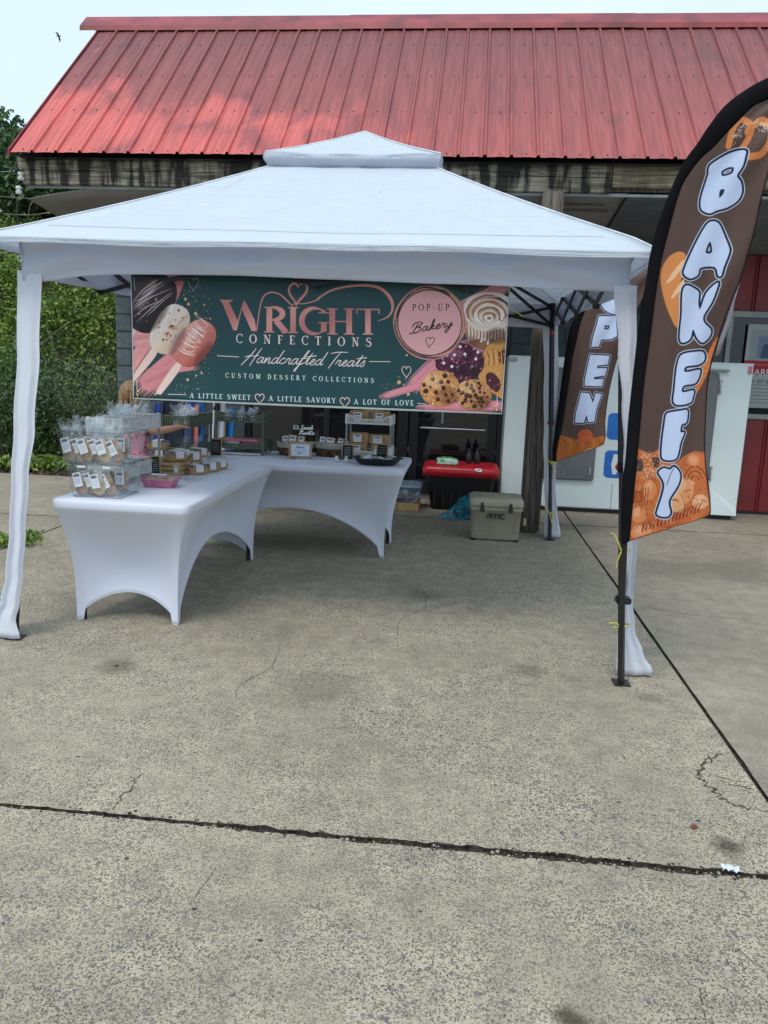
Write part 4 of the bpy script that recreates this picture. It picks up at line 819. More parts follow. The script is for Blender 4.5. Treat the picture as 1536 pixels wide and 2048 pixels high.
def bank(N, x0, x1, y0, y1, hmax):
    out = []
    # vine mounds
    mounds = [(rs.uniform(x0, x1), rs.uniform(y0, y1), rs.uniform(.3, .9)) for _ in range(int((x1 - x0) * (y1 - y0) * .55))]
    mx_ = np.array([m_[0] for m_ in mounds]); my_ = np.array([m_[1] for m_ in mounds]); mr_ = np.array([m_[2] for m_ in mounds])
    while len(out) < N:
        x, y = rs.uniform(x0, x1), rs.uniform(y0, y1); d = np.hypot(mx_ - x, my_ - y) / mr_; k = max(0, 1 - d.min()); 
        z = hill(x, y) + hmax * math.sqrt(k) * rs.uniform(.75, 1.05) + rs.exponential(.05)
        out.append((x, y, z) if k > .1 or rs.rand() < .4 else (x, y, hill(x, y) + rs.uniform(.02, .3)))
    return out
C = bank(80000, -13.5, -3.2, 10.5, 17.5, 1.0) + [(x_, y_, hill(x_, y_) + abs(rs.normal(0, .16))) for x_, y_ in zip(rs.uniform(-10.5, -4.0, 26000), rs.uniform(11.2, 16.8, 26000))] + bank(9000, -30, -13.5, 10.7, 18, .8)
tag(leaves('undergrowth', C, .085, M_LF, seed=2), kind='stuff')
# steep lower edge: dark, twiggy
C = []
for i in range(5200):
    x = rs.uniform(-12, -3.2); y = rs.uniform(10.1, 11.3); C.append((x, y, hill(x, y) + abs(rs.normal(0, .35))))
tag(leaves('low_brush', C, .07, M_LFD, seed=3, up=.2), kind='stuff')
C = []
for i in range(9000):
    x = rs.uniform(-12, -3.0); y = rs.uniform(9.2, 11.2); C.append((x, y, max(hill(x, y), -.04) + rs.uniform(0, .03)))
tag(leaves('leaf_litter', C, .06, M_DRY, seed=4, up=.75), kind='stuff')
def tree(x, y, h, cr, n, seed, label, m=M_LFD, lean=0, leaf=.16):
    rr = random.Random(seed); z0 = hill(x, y) - .1; t = place('tree', (x, y, z0), label, 'tree', 'trees on the hillside')
    mb = MB(); pts = [(x, y, z0), (x + lean * .3 + .1, y, z0 + h * .35), (x + lean * .7 - .05, y + .1, z0 + h * .65), (x + lean, y, z0 + h * .92)]; mb.tube(pts, [.16, .13, .08, .03], 8)
    tips = []
    for i in range(13):
        k = rr.uniform(.3, .9); a = rr.uniform(0, 6.28); b0 = Vector((x + lean * k, y, z0 + h * k)); L = cr * rr.uniform(.5, 1) * (1.15 - .5 * k); e = b0 + Vector((math.cos(a) * L, math.sin(a) * L, L * rr.uniform(.1, .7)))
        mb.tube([b0, (b0 + e) / 2 + Vector((0, 0, .1)), e], [.05, .03, .012], 5); tips += [e, (b0 + e * 2) / 3]
    tips += [Vector((x + lean, y, z0 + h * .95))] * 2; mb.build('trunk', M_BARK, t, smooth=True); C = []; rs_ = np.random.RandomState(seed)
    for i in range(n):
        c = tips[rs_.randint(len(tips))]; d = rs_.normal(size=3); d /= np.linalg.norm(d); r = cr * .33 * rs_.uniform(.55, 1) ** .5 * (1 + .25 * math.sin(d[0] * 5 + seed)); C.append((c.x + d[0] * r, c.y + d[1] * r, c.z + d[2] * r * .75))
    leaves('crown', C, leaf, m, t, seed=seed, up=.35)
TL = ['dark leafy tree at the far left edge behind the bank', 'tallest dark tree top showing above the vines left of the roof', 'rounded dark tree just left of the red roof edge', 'feathery dark tree half hidden by the roof edge', 'dark tree rising out of the vines above the tent corner', 'dark tree deep in the hillside wood behind the roof corner', 'outermost dark tree on the hillside left of the lot']
for i, (x, y, h, cr, n) in enumerate(((-9.9, 17.5, 2.5, 1.7, 6500), (-12.4, 20, 3.3, 2.0, 6500), (-8.7, 17.8, 2.3, 1.5, 6500), (-10.4, 22, 3.3, 1.9, 5200), (-7.2, 16.2, 1.5, 1.3, 5200), (-8.7, 20.5, 2.8, 1.7, 4200), (-15.5, 19.5, 2.8, 2.1, 5000))):
    tree(x, y, h, cr, n, 30 + i, TL[i], lean=.2 * (-1) ** i)
def shrub(x, y, r, h, n, m, label, seed, leaf=.05, cat='shrub'):
    rr = random.Random(seed); z0 = max(hill(x, y), -.06); t = place('shrub', (x, y, z0), label, cat); mb = MB()
    tips = []
    for i in range(11):
        a = rr.uniform(0, 6.28); e = Vector((x + r * rr.uniform(.2, 1) * math.cos(a), y + r * rr.uniform(.2, .9) * math.sin(a), z0 + h * rr.uniform(.45, 1))); mb.tube([(x, y, z0), ((x + e.x) / 2, (y + e.y) / 2, z0 + h * .45), e], [.014, .009, .004], 5); tips.append(e)
    mb.build('stem', M_BARK, t); rs_ = np.random.RandomState(seed); C = []
    for i in range(n): c = tips[rs_.randint(len(tips))]; d = rs_.normal(0, r * .28, 3); C.append((c.x + d[0], c.y + d[1], max(z0 + .03, c.z + d[2])))
    leaves('foliage', C, leaf, m, t, seed=seed)
shrub(-5.0, 10.3, .8, 1.35, 4200, M_LFP, 'shrub with small pale glossy leaves at the foot of the bank beside the grey wall', 50, .045)
shrub(-6.6, 10.5, .8, 1.3, 3400, M_LFD, 'dark green shrub at the foot of the bank behind the left tent leg', 51, .07)
shrub(-8.0, 10.8, .8, 1.6, 3000, M_LF, 'bright green shrub at the foot of the bank at the left edge', 52, .08)
def weed(px, r, h, n, label, seed, m=M_LF, leaf=.06):
    c = ray_z(*px, 0); rs_ = np.random.RandomState(seed); C = []
    t = place('weed', (c.x, c.y, 0), label, 'weed'); mb = MB(); rr = random.Random(seed)
    for i in range(14):
        a = rr.uniform(0, 6.28); q = rr.uniform(.2, 1); mb.tube([(c.x + .2 * r * math.cos(a), c.y + .2 * r * math.sin(a), 0), (c.x + r * q * math.cos(a), c.y + r * q * math.sin(a) * .6, h * rr.uniform(.4, 1))], [.003, .001], 4)
    mb.build('stem', M_LF, t)
    for i in range(n): C.append((c.x + rs_.normal(0, r * .5), c.y + rs_.normal(0, r * .3), rs_.uniform(.01, h)))
    leaves('foliage', C, leaf, m, t, seed=seed, up=.6)
weed((45, 935), .55, .12, 380, 'bright green broad-leaved weed at the slab edge left of the tent leg', 60, leaf=.12)
weed((95, 928), .3, .10, 160, 'small bright green weed at the slab edge just right of the tent leg', 61, leaf=.11)
weed((20, 1090), .22, .07, 260, 'low grassy weed in the pavement joint left of the tent leg', 62, leaf=.05)
weed((55, 1077), .13, .06, 120, 'tuft of weed at the joint corner right of the tent leg', 63, leaf=.05)
# bare vines hanging in front of the bank
def twig(pts, r, label):
    P = [tuple(q) for q in pts]; m_ = MB().tube(catm([(p[0], p[1]) for p in P], 1) and P, [r] * len(P), 5); return tag(m_.build('bare_vine', M_TWIG, smooth=True, origin=P[0]), label, 'vine', 'bare vines on the bank')
def vpath(px, Y0, Y1):
    q = catm(px, 5); return [ray_y(a[0], a[1], Y0 + (Y1 - Y0) * i / len(q)) for i, a in enumerate(q)]
for px, lb in ((((0, 393), (40, 396), (70, 398)), 'thin pale vine running level below the lower insulator'), (((0, 400), (12, 418), (25, 432)), 'short pale vine sloping down at the left picture edge'), (((8, 428), (60, 430), (100, 425), (130, 424)), 'long pale vine running level below the sagging soffit'), (((72, 398), (60, 412), (56, 440)), 'curved pale vine tip under the soffit corner'), (((34, 398), (34, 420), (36, 450)), 'upright pale vine below the white insulator'), (((92, 650), (110, 700), (135, 750)), 'thin vine slanting down behind the tent leg'), (((80, 690), (130, 650), (150, 640)), 'pale vine slanting up right of the tent leg'), (((0, 800), (15, 780), (28, 764)), 'thin vine slanting up at the left edge beside the tent leg')):
    twig(vpath(px, 10.3, 10.6), .006, lb)
# ------------------------------------------------------------------ store building
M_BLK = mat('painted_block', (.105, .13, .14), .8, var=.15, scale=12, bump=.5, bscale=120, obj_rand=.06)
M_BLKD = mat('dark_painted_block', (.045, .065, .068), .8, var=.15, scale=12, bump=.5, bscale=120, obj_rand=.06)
M_MORT = mat('mortar', (.07, .085, .09), .95)
M_BLACK = mat('black_frame', (.012, .013, .015), .35, var=.1)
M_GLASS = mat('dark_glass', (.008, .010, .012), .03, var=.0, spec=.6)
M_RED = mat('red_siding', (.20, .014, .018), .45, var=.12, scale=3, bump=.1)
M_WFR = mat('window_frame', (.30, .32, .31), .5)
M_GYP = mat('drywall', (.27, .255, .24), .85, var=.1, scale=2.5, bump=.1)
M_TIN = mat('galvanised_sheet', (.17, .18, .185), .5, metal=.3, var=.12, scale=4)
def wood(name, c1, c2, stretch=(.6, 8, 8), wet=0, rot=0):
    mt, n, b = node_mat(name); L = n.links.new; tcn = n.nodes.new('ShaderNodeTexCoord'); mp = n.nodes.new('ShaderNodeMapping'); mp.inputs['Scale'].default_value = stretch; L(tcn.outputs['Object'], mp.inputs[0])
    no = n.nodes.new('ShaderNodeTexNoise'); no.inputs['Scale'].default_value = 5; no.inputs['Detail'].default_value = 8; no.inputs['Distortion'].default_value = .6; L(mp.outputs[0], no.inputs['Vector'])
    r = n.nodes.new('ShaderNodeValToRGB'); e = r.color_ramp.elements; e[0].position = .35; e[0].color = (*c2, 1); e[1].position = .62; e[1].color = (*c1, 1); L(no.outputs['Fac'], r.inputs[0]); out = r.outputs[0]
    if wet:      # rain stains running down from each gap
        n2 = n.nodes.new('ShaderNodeTexNoise'); n2.inputs['Scale'].default_value = 2.2; n2.inputs['Detail'].default_value = 5; m2 = n.nodes.new('ShaderNodeMapping'); m2.inputs['Scale'].default_value = (5.5, 1, .8); L(tcn.outputs['Object'], m2.inputs[0]); L(m2.outputs[0], n2.inputs['Vector'])
        r2 = n.nodes.new('ShaderNodeMapRange'); r2.inputs[1].default_value = .44; r2.inputs[2].default_value = .56; r2.inputs[3].default_value = 1 - wet; r2.inputs[4].default_value = 1; L(n2.outputs['Fac'], r2.inputs[0])
        mx_ = n.nodes.new('ShaderNodeMix'); mx_.data_type = 'RGBA'; mx_.blend_type = 'MULTIPLY'; mx_.inputs[0].default_value = 1; L(out, mx_.inputs[6]); L(r2.outputs[0], mx_.inputs[7]); out = mx_.outputs[2]
    L(out, b.inputs['Base Color']); b.inputs['Roughness'].default_value = .85
    bn = n.nodes.new('ShaderNodeBump'); bn.inputs['Strength'].default_value = .6; bn.inputs['Distance'].default_value = .006; L(no.outputs['Fac'], bn.inputs['Height']); L(bn.outputs[0], b.inputs['Normal']); return mt
M_FAS = wood('weathered_board', (.40, .35, .26), (.11, .095, .07), wet=.9); M_FAS2 = wood('newer_board', (.36, .3, .2), (.12, .09, .055), wet=.35)
M_POST = wood('weathered_post', (.19, .16, .125), (.05, .045, .04), stretch=(9, 9, .5))
def roof_mat():
    mt, n, b = node_mat('faded_red_metal'); L = n.links.new; g = n.nodes.new('ShaderNodeNewGeometry'); sp = n.nodes.new('ShaderNodeSeparateXYZ'); L(g.outputs['Position'], sp.inputs[0])
    def noise(sc, st, det=6, dist=.3):
        mp = n.nodes.new('ShaderNodeMapping'); mp.inputs['Scale'].default_value = st; L(g.outputs['Position'], mp.inputs[0]); q = n.nodes.new('ShaderNodeTexNoise'); q.inputs['Scale'].default_value = sc; q.inputs['Detail'].default_value = det; q.inputs['Distortion'].default_value = dist; L(mp.outputs[0], q.inputs['Vector']); return q.outputs['Fac']
    def math_(op, a, b_):
        q = n.nodes.new('ShaderNodeMath'); q.operation = op
        for i, v in enumerate((a, b_)):
            if isinstance(v, (int, float)): q.inputs[i].default_value = v
            else: L(v, q.inputs[i])
        return q.outputs[0]
    # grime starts along an irregular edge that drops towards the right
    zz = math_('ADD', sp.outputs[2], math_('MULTIPLY', sp.outputs[0], .27)); zz = math_('ADD', zz, math_('MULTIPLY', noise(2.2, (1, .8, .8)), 1.9)); zz = math_('ADD', zz, math_('MULTIPLY', noise(7, (2.4, .5, .5), 6, 1.2), .5))
    mr = n.nodes.new('ShaderNodeMapRange'); mr.interpolation_type = 'SMOOTHSTEP'; mr.inputs[1].default_value = 4.02; mr.inputs[2].default_value = 4.5; mr.inputs[3].default_value = 0; mr.inputs[4].default_value = 1; L(zz, mr.inputs[0])
    low = n.nodes.new('ShaderNodeMapRange'); low.inputs[1].default_value = 3.4; low.inputs[2].default_value = 4.9; low.inputs[3].default_value = .62; low.inputs[4].default_value = 1; L(sp.outputs[2], low.inputs[0])
    grime = math_('MULTIPLY', mr.outputs[0], low.outputs[0])
    cl = n.nodes.new('ShaderNodeMix'); cl.data_type = 'RGBA'; cl.inputs[6].default_value = (.62, .13, .115, 1); cl.inputs[7].default_value = (.225, .068, .066, 1); L(grime, cl.inputs[0])
    st = n.nodes.new('ShaderNodeValToRGB'); e = st.color_ramp.elements; e[0].position = .3; e[0].color = (.72, .73, .76, 1); e[1].position = .7; e[1].color = (1.16, 1.15, 1.13, 1); L(noise(9, (4, .22, .22), 6, .1), st.inputs[0])
    m2 = n.nodes.new('ShaderNodeMix'); m2.data_type = 'RGBA'; m2.blend_type = 'MULTIPLY'; m2.inputs[0].default_value = 1; L(cl.outputs[2], m2.inputs[6]); L(st.outputs[0], m2.inputs[7])
    dk = n.nodes.new('ShaderNodeMapRange'); dk.inputs[1].default_value = .58; dk.inputs[2].default_value = .72; dk.inputs[3].default_value = 0; dk.inputs[4].default_value = .45; L(noise(1.6, (1.4, .7, .7), 7, .8), dk.inputs[0])
    m3 = n.nodes.new('ShaderNodeMix'); m3.data_type = 'RGBA'; L(dk.outputs[0], m3.inputs[0]); L(m2.outputs[2], m3.inputs[6]); m3.inputs[7].default_value = (.13, .046, .056, 1)
    L(m3.outputs[2], b.inputs['Base Color']); b.inputs['Roughness'].default_value = .5; b.inputs['Specular IOR Level'].default_value = .4; return mt
M_ROOF = roof_mat(); M_CAP = mat('ridge_metal', (.30, .045, .05), .45, var=.25, scale=3); M_SCREW = mat('screw', (.06, .02, .02), .6)

bld = place('store_building', (0, 9, 0), 'single-storey roadside store with steep red metal roof, timber fascia and grey block wall', 'building')
WY = 9.0
# walls of blocks
def blockwall(x0, x1, z1, m, name):
    w = MB().bx(x0 + .01, x1 - .01, WY + .012, WY + .2, 0, z1).build(name, M_MORT, bld); _n = 0
    src = None; row = 0; z = 0
    while z < z1 - .05:
        x = x0 - (.2 if row % 2 else 0)
        while x < x1 - .03:
            a, b_ = max(x, x0), min(x + .4, x1)
            if b_ - a > .05:
                full = abs(b_ - a - .4) < 1e-6
                if full and src:
                    o = src.copy(); COL.objects.link(o); o.parent = w; o.location = (a - src_a, 0, z - src_z)
                else:
                    o = MB().box(((a + b_) / 2, WY + .10, z + .1), (b_ - a - .012, .2, .188), None, .006).build('block', m, w, smooth=True)
                    if full: src, src_a, src_z = o, a, z
            x += .4
        z += .2; row += 1
    return w
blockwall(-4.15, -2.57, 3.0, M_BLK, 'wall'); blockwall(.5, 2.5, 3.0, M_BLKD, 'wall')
bxo('side_wall', -4.15, -3.95, 9.205, 15, 0, 3.3, M_BLK, bld); bxo('back_wall', -3.95, 9, 14.8, 15, 0, 3.3, M_BLK, bld)
# gable end under the steep roof
MB().prism([(7.45, 3.33), (9.15, 5.02), (14.9, 3.33)], 0, -4.14, -4.0).build('gable', M_BLK, bld)
# storefront
sf = MB(); sf.bx(-2.57, -2.5, WY, WY + .1, 0, 2.5).bx(-1.62, -1.55, WY, WY + .1, 0, 2.5).bx(-.74, -.62, WY, WY + .1, 0, 2.5).bx(.42, .5, WY, WY + .1, 0, 2.5).bx(-2.5, .42, WY + .001, WY + .099, 2.42, 2.5).bx(-2.5, -.74, WY + .002, WY + .098, 0, .12).bx(-2.5, .42, WY + .002, WY + .098, 2.08, 2.14)
sfo = sf.build('storefront_frame', M_BLACK, bld, bevel=.004)
for a, b_ in ((-2.5, -1.62), (-1.55, -.74)): bxo('glass_pane', a, b_, WY + .04, WY + .05, .12, 2.08, M_GLASS, sfo)
for a, b_ in ((-2.5, -1.62), (-1.55, -.74), (-.62, .42)): bxo('glass_pane', a, b_, WY + .04, WY + .05, 2.14, 2.42, M_GLASS, sfo)
door = MB().bx(-.6, -.5, WY + .01, WY + .06, .02, 2.06).bx(.31, .41, WY + .01, WY + .06, .02, 2.06).bx(-.5, .31, WY + .011, WY + .059, .02, .2).bx(-.5, .31, WY + .011, WY + .059, 1.98, 2.06).build('door', M_BLACK, bld, bevel=.004)
bxo('glass_pane', -.5, .31, WY + .03, WY + .038, .2, 1.98, M_GLASS, door)
M_ALU = mat('aluminium', (.35, .36, .37), .35, metal=.8)
MB().tube([(-.47, WY - .05, .82), (.28, WY - .05, .82)], .013).tube([(-.2, WY, .84), (-.2, WY - .05, .82)], .01).tube([(.05, WY, .84), (.05, WY - .05, .82)], .01).build('handle', M_ALU, door, smooth=True)
MB().tube([(-.22, WY - .02, .9), (-.22, WY - .02, 1.25)], .012).lathe([(.005, 0), (.02, .01), (.02, .03), (.005, .04)], (-.22, WY - .02, .87), 10).build('handle', M_ALU, door, smooth=True)
bxo('threshold', -.62, .5, WY - .12, WY + .1, .004, .03, M_ALU, bld)
# wall above the storefront
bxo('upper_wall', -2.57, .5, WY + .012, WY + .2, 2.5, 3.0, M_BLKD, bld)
# a window sticker with handwriting
P = Paint(160, 80, H('0b0e10')); P.stroke([(8, 12), (40, 12), (40, 36), (8, 36), (8, 12)], 4, H('dfe6e8')); P.stroke([(12, 24), (34, 24)], 4, H('dfe6e8')); P.k = 1
cursive(P, 'Sarah'.replace('a', 'a'), (50, 36), (140, 34), 12, H('e4eaec'), w=.4); cursive(P, 'Rustic'.replace('i', 'i'), (44, 70), (150, 68), 12, H('e4eaec'), w=.4)
def uvrect(x0, x1, z0, z1): return lambda p: ((p.x - x0) / (x1 - x0), (p.z - z0) / (z1 - z0))
MB().add([(-2.0, WY + .036, .655), (-1.72, WY + .036, .655), (-1.72, WY + .036, .795), (-2.0, WY + .036, .795)], [(0, 1, 2, 3)]).build('window_lettering', print_mat('lettering', P), sfo, uvf=uvrect(-2.0, -1.72, .655, .795), recalc=False)
# red siding
rw = place('red_wall', (3, WY, 0)); rw.parent = bld; rw.location = (3, 0, 0); _childmap.setdefault(bld.name, []).append(rw)
def siding(x0, x1, z0, z1):
    x = x0; src = None
    while x < x1 - .02:
        w_ = min(.3, x1 - x)
        if src and w_ > .299: o = src.copy(); COL.objects.link(o); o.parent = rw; o.location = (x - sx0, 0, 0)
        else:
            pr = [(x + .004, WY + .03), (x + .018, WY + .012), (x + w_ - .03, WY + .012), (x + w_ - .018, WY - .006), (x + w_ - .006, WY - .006), (x + w_ - .002, WY + .03)]
            o = MB().prism(pr, 2, z0, z1).build('siding_panel', M_RED, rw)
            if not src: src, sx0 = o, x
        x += .3
siding(2.5, 8.5, .03, 1.07); siding(2.5, 8.5, 2.24, 3.0)
bxo('wall_core', 2.5, 8.5, WY + .04, WY + .2, 0, 1.07, M_BLKD, rw); bxo('wall_core', 2.5, 8.5, WY + .04, WY + .2, 2.24, 3.0, M_BLKD, rw); bxo('wall_base', 2.5, 8.5, WY + .001, WY + .039, 0, .028, M_BLACK, rw)
win = MB().bx(2.5, 5.6, WY - .02, WY + .08, 1.075, 1.13).bx(2.5, 5.6, WY - .02, WY + .08, 2.17, 2.235).bx(2.5, 2.55, WY - .019, WY + .079, 1.13, 2.17).bx(2.85, 2.9, WY - .019, WY + .079, 1.13, 2.17).bx(4.2, 4.25, WY - .019, WY + .079, 1.13, 2.17).bx(5.55, 5.6, WY - .019, WY + .079, 1.13, 2.17).build('window', M_WFR, bld, bevel=.004)
for a, b_ in ((2.55, 2.85), (2.9, 4.2), (4.25, 5.55)): bxo('glass_pane', a, b_, WY + .02, WY + .03, 1.13, 2.17, M_GLASS, win)
bxo('upper_wall', 5.6, 8.5, WY + .012, WY + .2, 1.07, 2.24, M_RED, bld)
# roof: sheets with ribs
EY, EZ, RY, RZ = 7.14, 3.31, 9.2, 5.215
sd = Vector((0, RY - EY, RZ - EZ)); SL = sd.length; sd.normalize(); sn = Vector((0, -sd.z, sd.y))
def sheet(x0, w, name='roof_panel', par=bld, first=False):
    prof = []; n = 4; p = w / n
    for k in range(n):
        a = x0 + k * p; prof += [(a + .0, 0), (a + p * .5 - .05, 0), (a + p * .5 - .045, .003), (a + p * .5 + .045, .003), (a + p * .5 + .05, 0), (a + p - .036, 0), (a + p - .025, .022), (a + p - .008, .022), (a + p - .0005, .002)]
    v = []; N = len(prof); S = 10
    for j in range(S + 1):
        b0 = Vector((0, EY, EZ)) + sd * (SL * j / S)
        for x, h in prof: v.append(b0 + Vector((x, 0, 0)) + sn * (h + .0015 * math.sin(j * 1.7 + x * 5)))
    f = [(j * N + i, j * N + i + 1, (j + 1) * N + i + 1, (j + 1) * N + i) for j in range(S) for i in range(N - 1)]
    mb = MB().add(v, f); o = mb.build(name, M_ROOF, par, solid=.0015)
    return o
roof = place('roof', (0, 8, 4)); roof.parent = bld; roof.location = (0, -1, 4); _childmap.setdefault(bld.name, []).append(roof)
sx = -4.25
for i in range(15): sheet(sx + i * .9144, .9144, par=roof)
mb = MB(); mb2 = MB()
for i in range(60):
    x = -4.25 + .11 + i * .2286
    for s_ in (.045, .78, 1.5, 2.2, 2.72):
        c = Vector((x, EY, EZ)) + sd * s_; R = sn.to_track_quat('Z', 'Y').to_matrix(); mb.box(c + sn * .005, (.011, .011, .008), R)
tag(mb.build('screws', M_SCREW, roof), kind='stuff')
# back slope, ridge cap, rake trim
MB().add([(-4.25, RY, RZ), (9.4, RY, RZ), (9.4, 15.3, 3.3), (-4.25, 15.3, 3.3)], [(0, 1, 2, 3)]).build('back_slope', M_ROOF, roof, solid=.01)
cap = [(RY - .20, RZ - .155), (RY - .19, RZ - .10), (RY - .02, RZ + .055), (RY + .03, RZ + .055), (RY + .25, RZ - .0), (RY + .25, RZ - .02), (RY + .03, RZ + .035), (RY - .015, RZ + .035), (RY - .18, RZ - .12)]
for i in range(5): MB().prism(cap if i % 2 == 0 else [(a, b_ + .004) for a, b_ in cap], 0, -4.47 + i * 3.02, -4.44 + (i + 1) * 3.02).build('ridge_cap', M_CAP, roof)
MB().prism([(EY - .002, EZ - .04), (EY, EZ + .025), (RY - .1, RZ - .07), (RY - .1, RZ - .14)], 0, -4.275, -4.262).build('rake_trim', M_CAP, roof)
# roof deck (dark underside)
MB().prism([(EY + .05, EZ - .03), (RY, RZ - .03), (RY, RZ - .1), (EY + .13, EZ - .03)], 0, -4.2, 9.3).build('roof_deck', M_BLACK, roof)
# fascia beam
def board(x0, x1, z0, z1, y0, m, seed):
    rr = random.Random(seed); n = int((x1 - x0) / .12); v = []; f = []
    for i in range(n + 1):
        x = x0 + (x1 - x0) * i / n; a = rr.uniform(-.004, .004); b_ = rr.uniform(-.004, .004)
        for (y, z) in ((y0, z0 + a), (y0 - .004, z0 + .01 + a), (y0 - .004, z1 - .01 + b_), (y0, z1 + b_), (y0 + .045, z1), (y0 + .045, z0)): v.append((x, y, z))
    for i in range(n): f += [(i * 6 + k, i * 6 + (k + 1) % 6, (i + 1) * 6 + (k + 1) % 6, (i + 1) * 6 + k) for k in range(6)]
    f += [tuple(range(6)), tuple(n * 6 + k for k in range(6))]
    return MB().add(v, f).build('fascia_board', m, bld)
board(-4.29, 1.19, 3.197, 3.30, 7.30, M_FAS, 1); board(-4.24, 1.19, 3.07, 3.193, 7.305, M_FAS, 2); board(1.2, 8.5, 3.115, 3.30, 7.30, M_FAS2, 3)
bxo('beam', -4.2, 8.5, 7.36, 7.44, 3.09, 3.27, M_POST, bld)
tag(MB().bx(.605, .785, 7.21, 7.39, 0, 3.075, .02).build('post', M_POST, bld, smooth=True), 'weathered square timber post')
MB().bx(5.2, 5.38, 7.21, 7.39, 0, 3.1, .02).build('post', M_POST, bld, smooth=True)
# soffit sheets
def soffit_z(x, y):
    z = 3.075 - .13 * (y - 7.35); 
    if x < -3.0: t = min(1, (-3.0 - x) / 1.25); z -= .13 * t * t * (1 - .35 * sst(7.35, 9, y))
    return z
xs = [-4.22, -3.0, -1.78, -.56, .66, 1.345]
for i in range(5):
    a, b_ = xs[i] + .003, xs[i + 1] - .003
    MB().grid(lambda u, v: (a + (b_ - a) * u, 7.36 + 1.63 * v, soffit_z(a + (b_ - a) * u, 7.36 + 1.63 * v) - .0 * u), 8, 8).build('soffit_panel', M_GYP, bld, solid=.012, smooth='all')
nn_ = 26
MB().grid(lambda u, v: (1.35 + 7.1 * u, 7.36 + 1.63 * v, 3.075 - .13 * 1.63 * v - .032 * (1 - math.cos(v * 2 * math.pi * nn_ * .8)) / 2 - .01), 2, nn_ * 8).build('soffit_sheet', M_TIN, bld, solid=.002, smooth='all')
bxo('soffit_trim', -4.2, 8.5, 7.345, 7.358, 3.045, 3.068, M_WFR, bld)
# maker's print on the drywall, upside down seen from the lot
def text_mesh(name, body, size, m, parent, mtx, ext=.0004, shear=0):
    cu = bpy.data.curves.new(name, 'FONT'); cu.body = body; cu.size = size; cu.align_x = 'CENTER'; cu.align_y = 'CENTER'; cu.extrude = ext; cu.shear = shear
    o = bpy.data.objects.new(name, cu); COL.objects.link(o); dg = bpy.context.evaluated_depsgraph_get(); dg.update(); me = bpy.data.meshes.new_from_object(o.evaluated_get(dg)); COL.objects.unlink(o); bpy.data.objects.remove(o)
    me.materials.clear(); me.materials.append(m); me.transform(mtx); q = bpy.data.objects.new(name, me); COL.objects.link(q)
    if parent is not None:
        q.parent = parent; me.transform(Matrix.Translation(-_wo[parent.name])); _wo[q.name] = _wo[parent.name]; _childmap.setdefault(parent.name, []).append(q)
    return q
M_INK = mat('black_ink', (.05, .05, .055), .7)
t_ = math.atan(-.13)
for body, x, y, s_ in (('American', 1.02, 7.62, .10), ('Gypsum', 1.06, 7.78, .13)):
    text_mesh('stamp', body, s_, M_INK, bld, Matrix.Translation((x, y, soffit_z(x, y) - .0085)) @ Matrix.Rotation(t_, 4, 'X') @ Matrix.Rotation(math.pi, 4, 'X') @ Matrix.Rotation(math.pi, 4, 'Z'), .0005, .3)
# insulators and service cable at the fascia's left end
M_CER = mat('white_ceramic', (.62, .64, .6), .25)
for k, (px, lb) in enumerate((((42, 352), 'white ceramic insulator on the end of the fascia board'), ((38, 380), 'dull white insulator hanging below the fascia corner'))):
    c = ray_y(px[0], px[1], 7.27); t = place('insulator', tuple(c), lb, 'insulator')
    mb = MB(); n_ = len(mb.v); mb.lathe([(.012, -.04), (.028, -.035), (.034, -.015), (.02, -.008), (.02, .006), (.03, .012), (.026, .032), (.01, .038)], c, 14); mb.build('knob', M_CER, t, smooth=True)
    MB().tube([c + Vector((0, .0, .03)), c + Vector((.01, .02, .06)), c + Vector((.03, .05, .07))], .006).build('bracket', M_BLACK, t)
c = ray_y(28, 342, 7.27); t = place('cable_coil', tuple(c), 'black service cable coiled at the left end of the fascia', 'cable')
MB().tube([c + Vector((.03 * math.cos(a), .01 * a / 6, .028 * math.sin(a))) for a in [k * .5 for k in range(22)]], .006, 6).build('coil', M_BLACK, t, smooth=True)
MB().lathe([(.004, 0), (.01, .002), (.01, .01), (.004, .012)], c, 10).build('clip', M_WFR, t)
wire = [ray_y(-40, 352, 9.5), ray_y(0, 344, 8.6), c + Vector((0, .02, .0))]
tag(MB().tube(wire, .006, 6).build('overhead_wire', M_BLACK, smooth=True, origin=wire[0]), 'thin dark wire running in from the left to the fascia end', 'wire')

# poster taped inside the window
P = Paint(300, 500, H('9fa8a6')); P.poly([(20, 30), (280, 30), (280, 250), (20, 250)], H('8d989a')); P.poly([(60, 70), (260, 70), (260, 200), (60, 200)], H('6f8094')); P.poly([(90, 120), (150, 100), (200, 200), (80, 200)], H('3e4f66'))
P.poly([(0, 215), (300, 215), (300, 300), (0, 300)], H('9c2430')); P.stroke([(20, 240), (280, 240)], 4, H('c7727a'))
PZ0, PZ1, PX0, PX1 = 1.2, 2.1, 3.06, 3.66
scribble(P, (15, 350), (285, 480), 6, 14, H('59605f'), .3, 3); P.stroke([(80, 55), (86, 40), (92, 55)], 3, H('a33')) if False else None
po = place('poster', ((PX0 + PX1) / 2, WY - .03, PZ0), 'grey poster with a red band taped on the window right of the ice freezer', 'poster')
MB().bx(PX0, PX1, WY - .024, WY - .021, PZ0, PZ1).build('sheet', print_mat('poster', P, .4), po, uvf=uvrect(PX0, PX1, PZ0, PZ1))
M_TWH = mat('white_paint_print', (.7, .7, .68), .5); M_TBL = mat('blue_print', (.02, .07, .16), .5)
VX = Matrix.Rotation(math.pi / 2, 4, 'X')
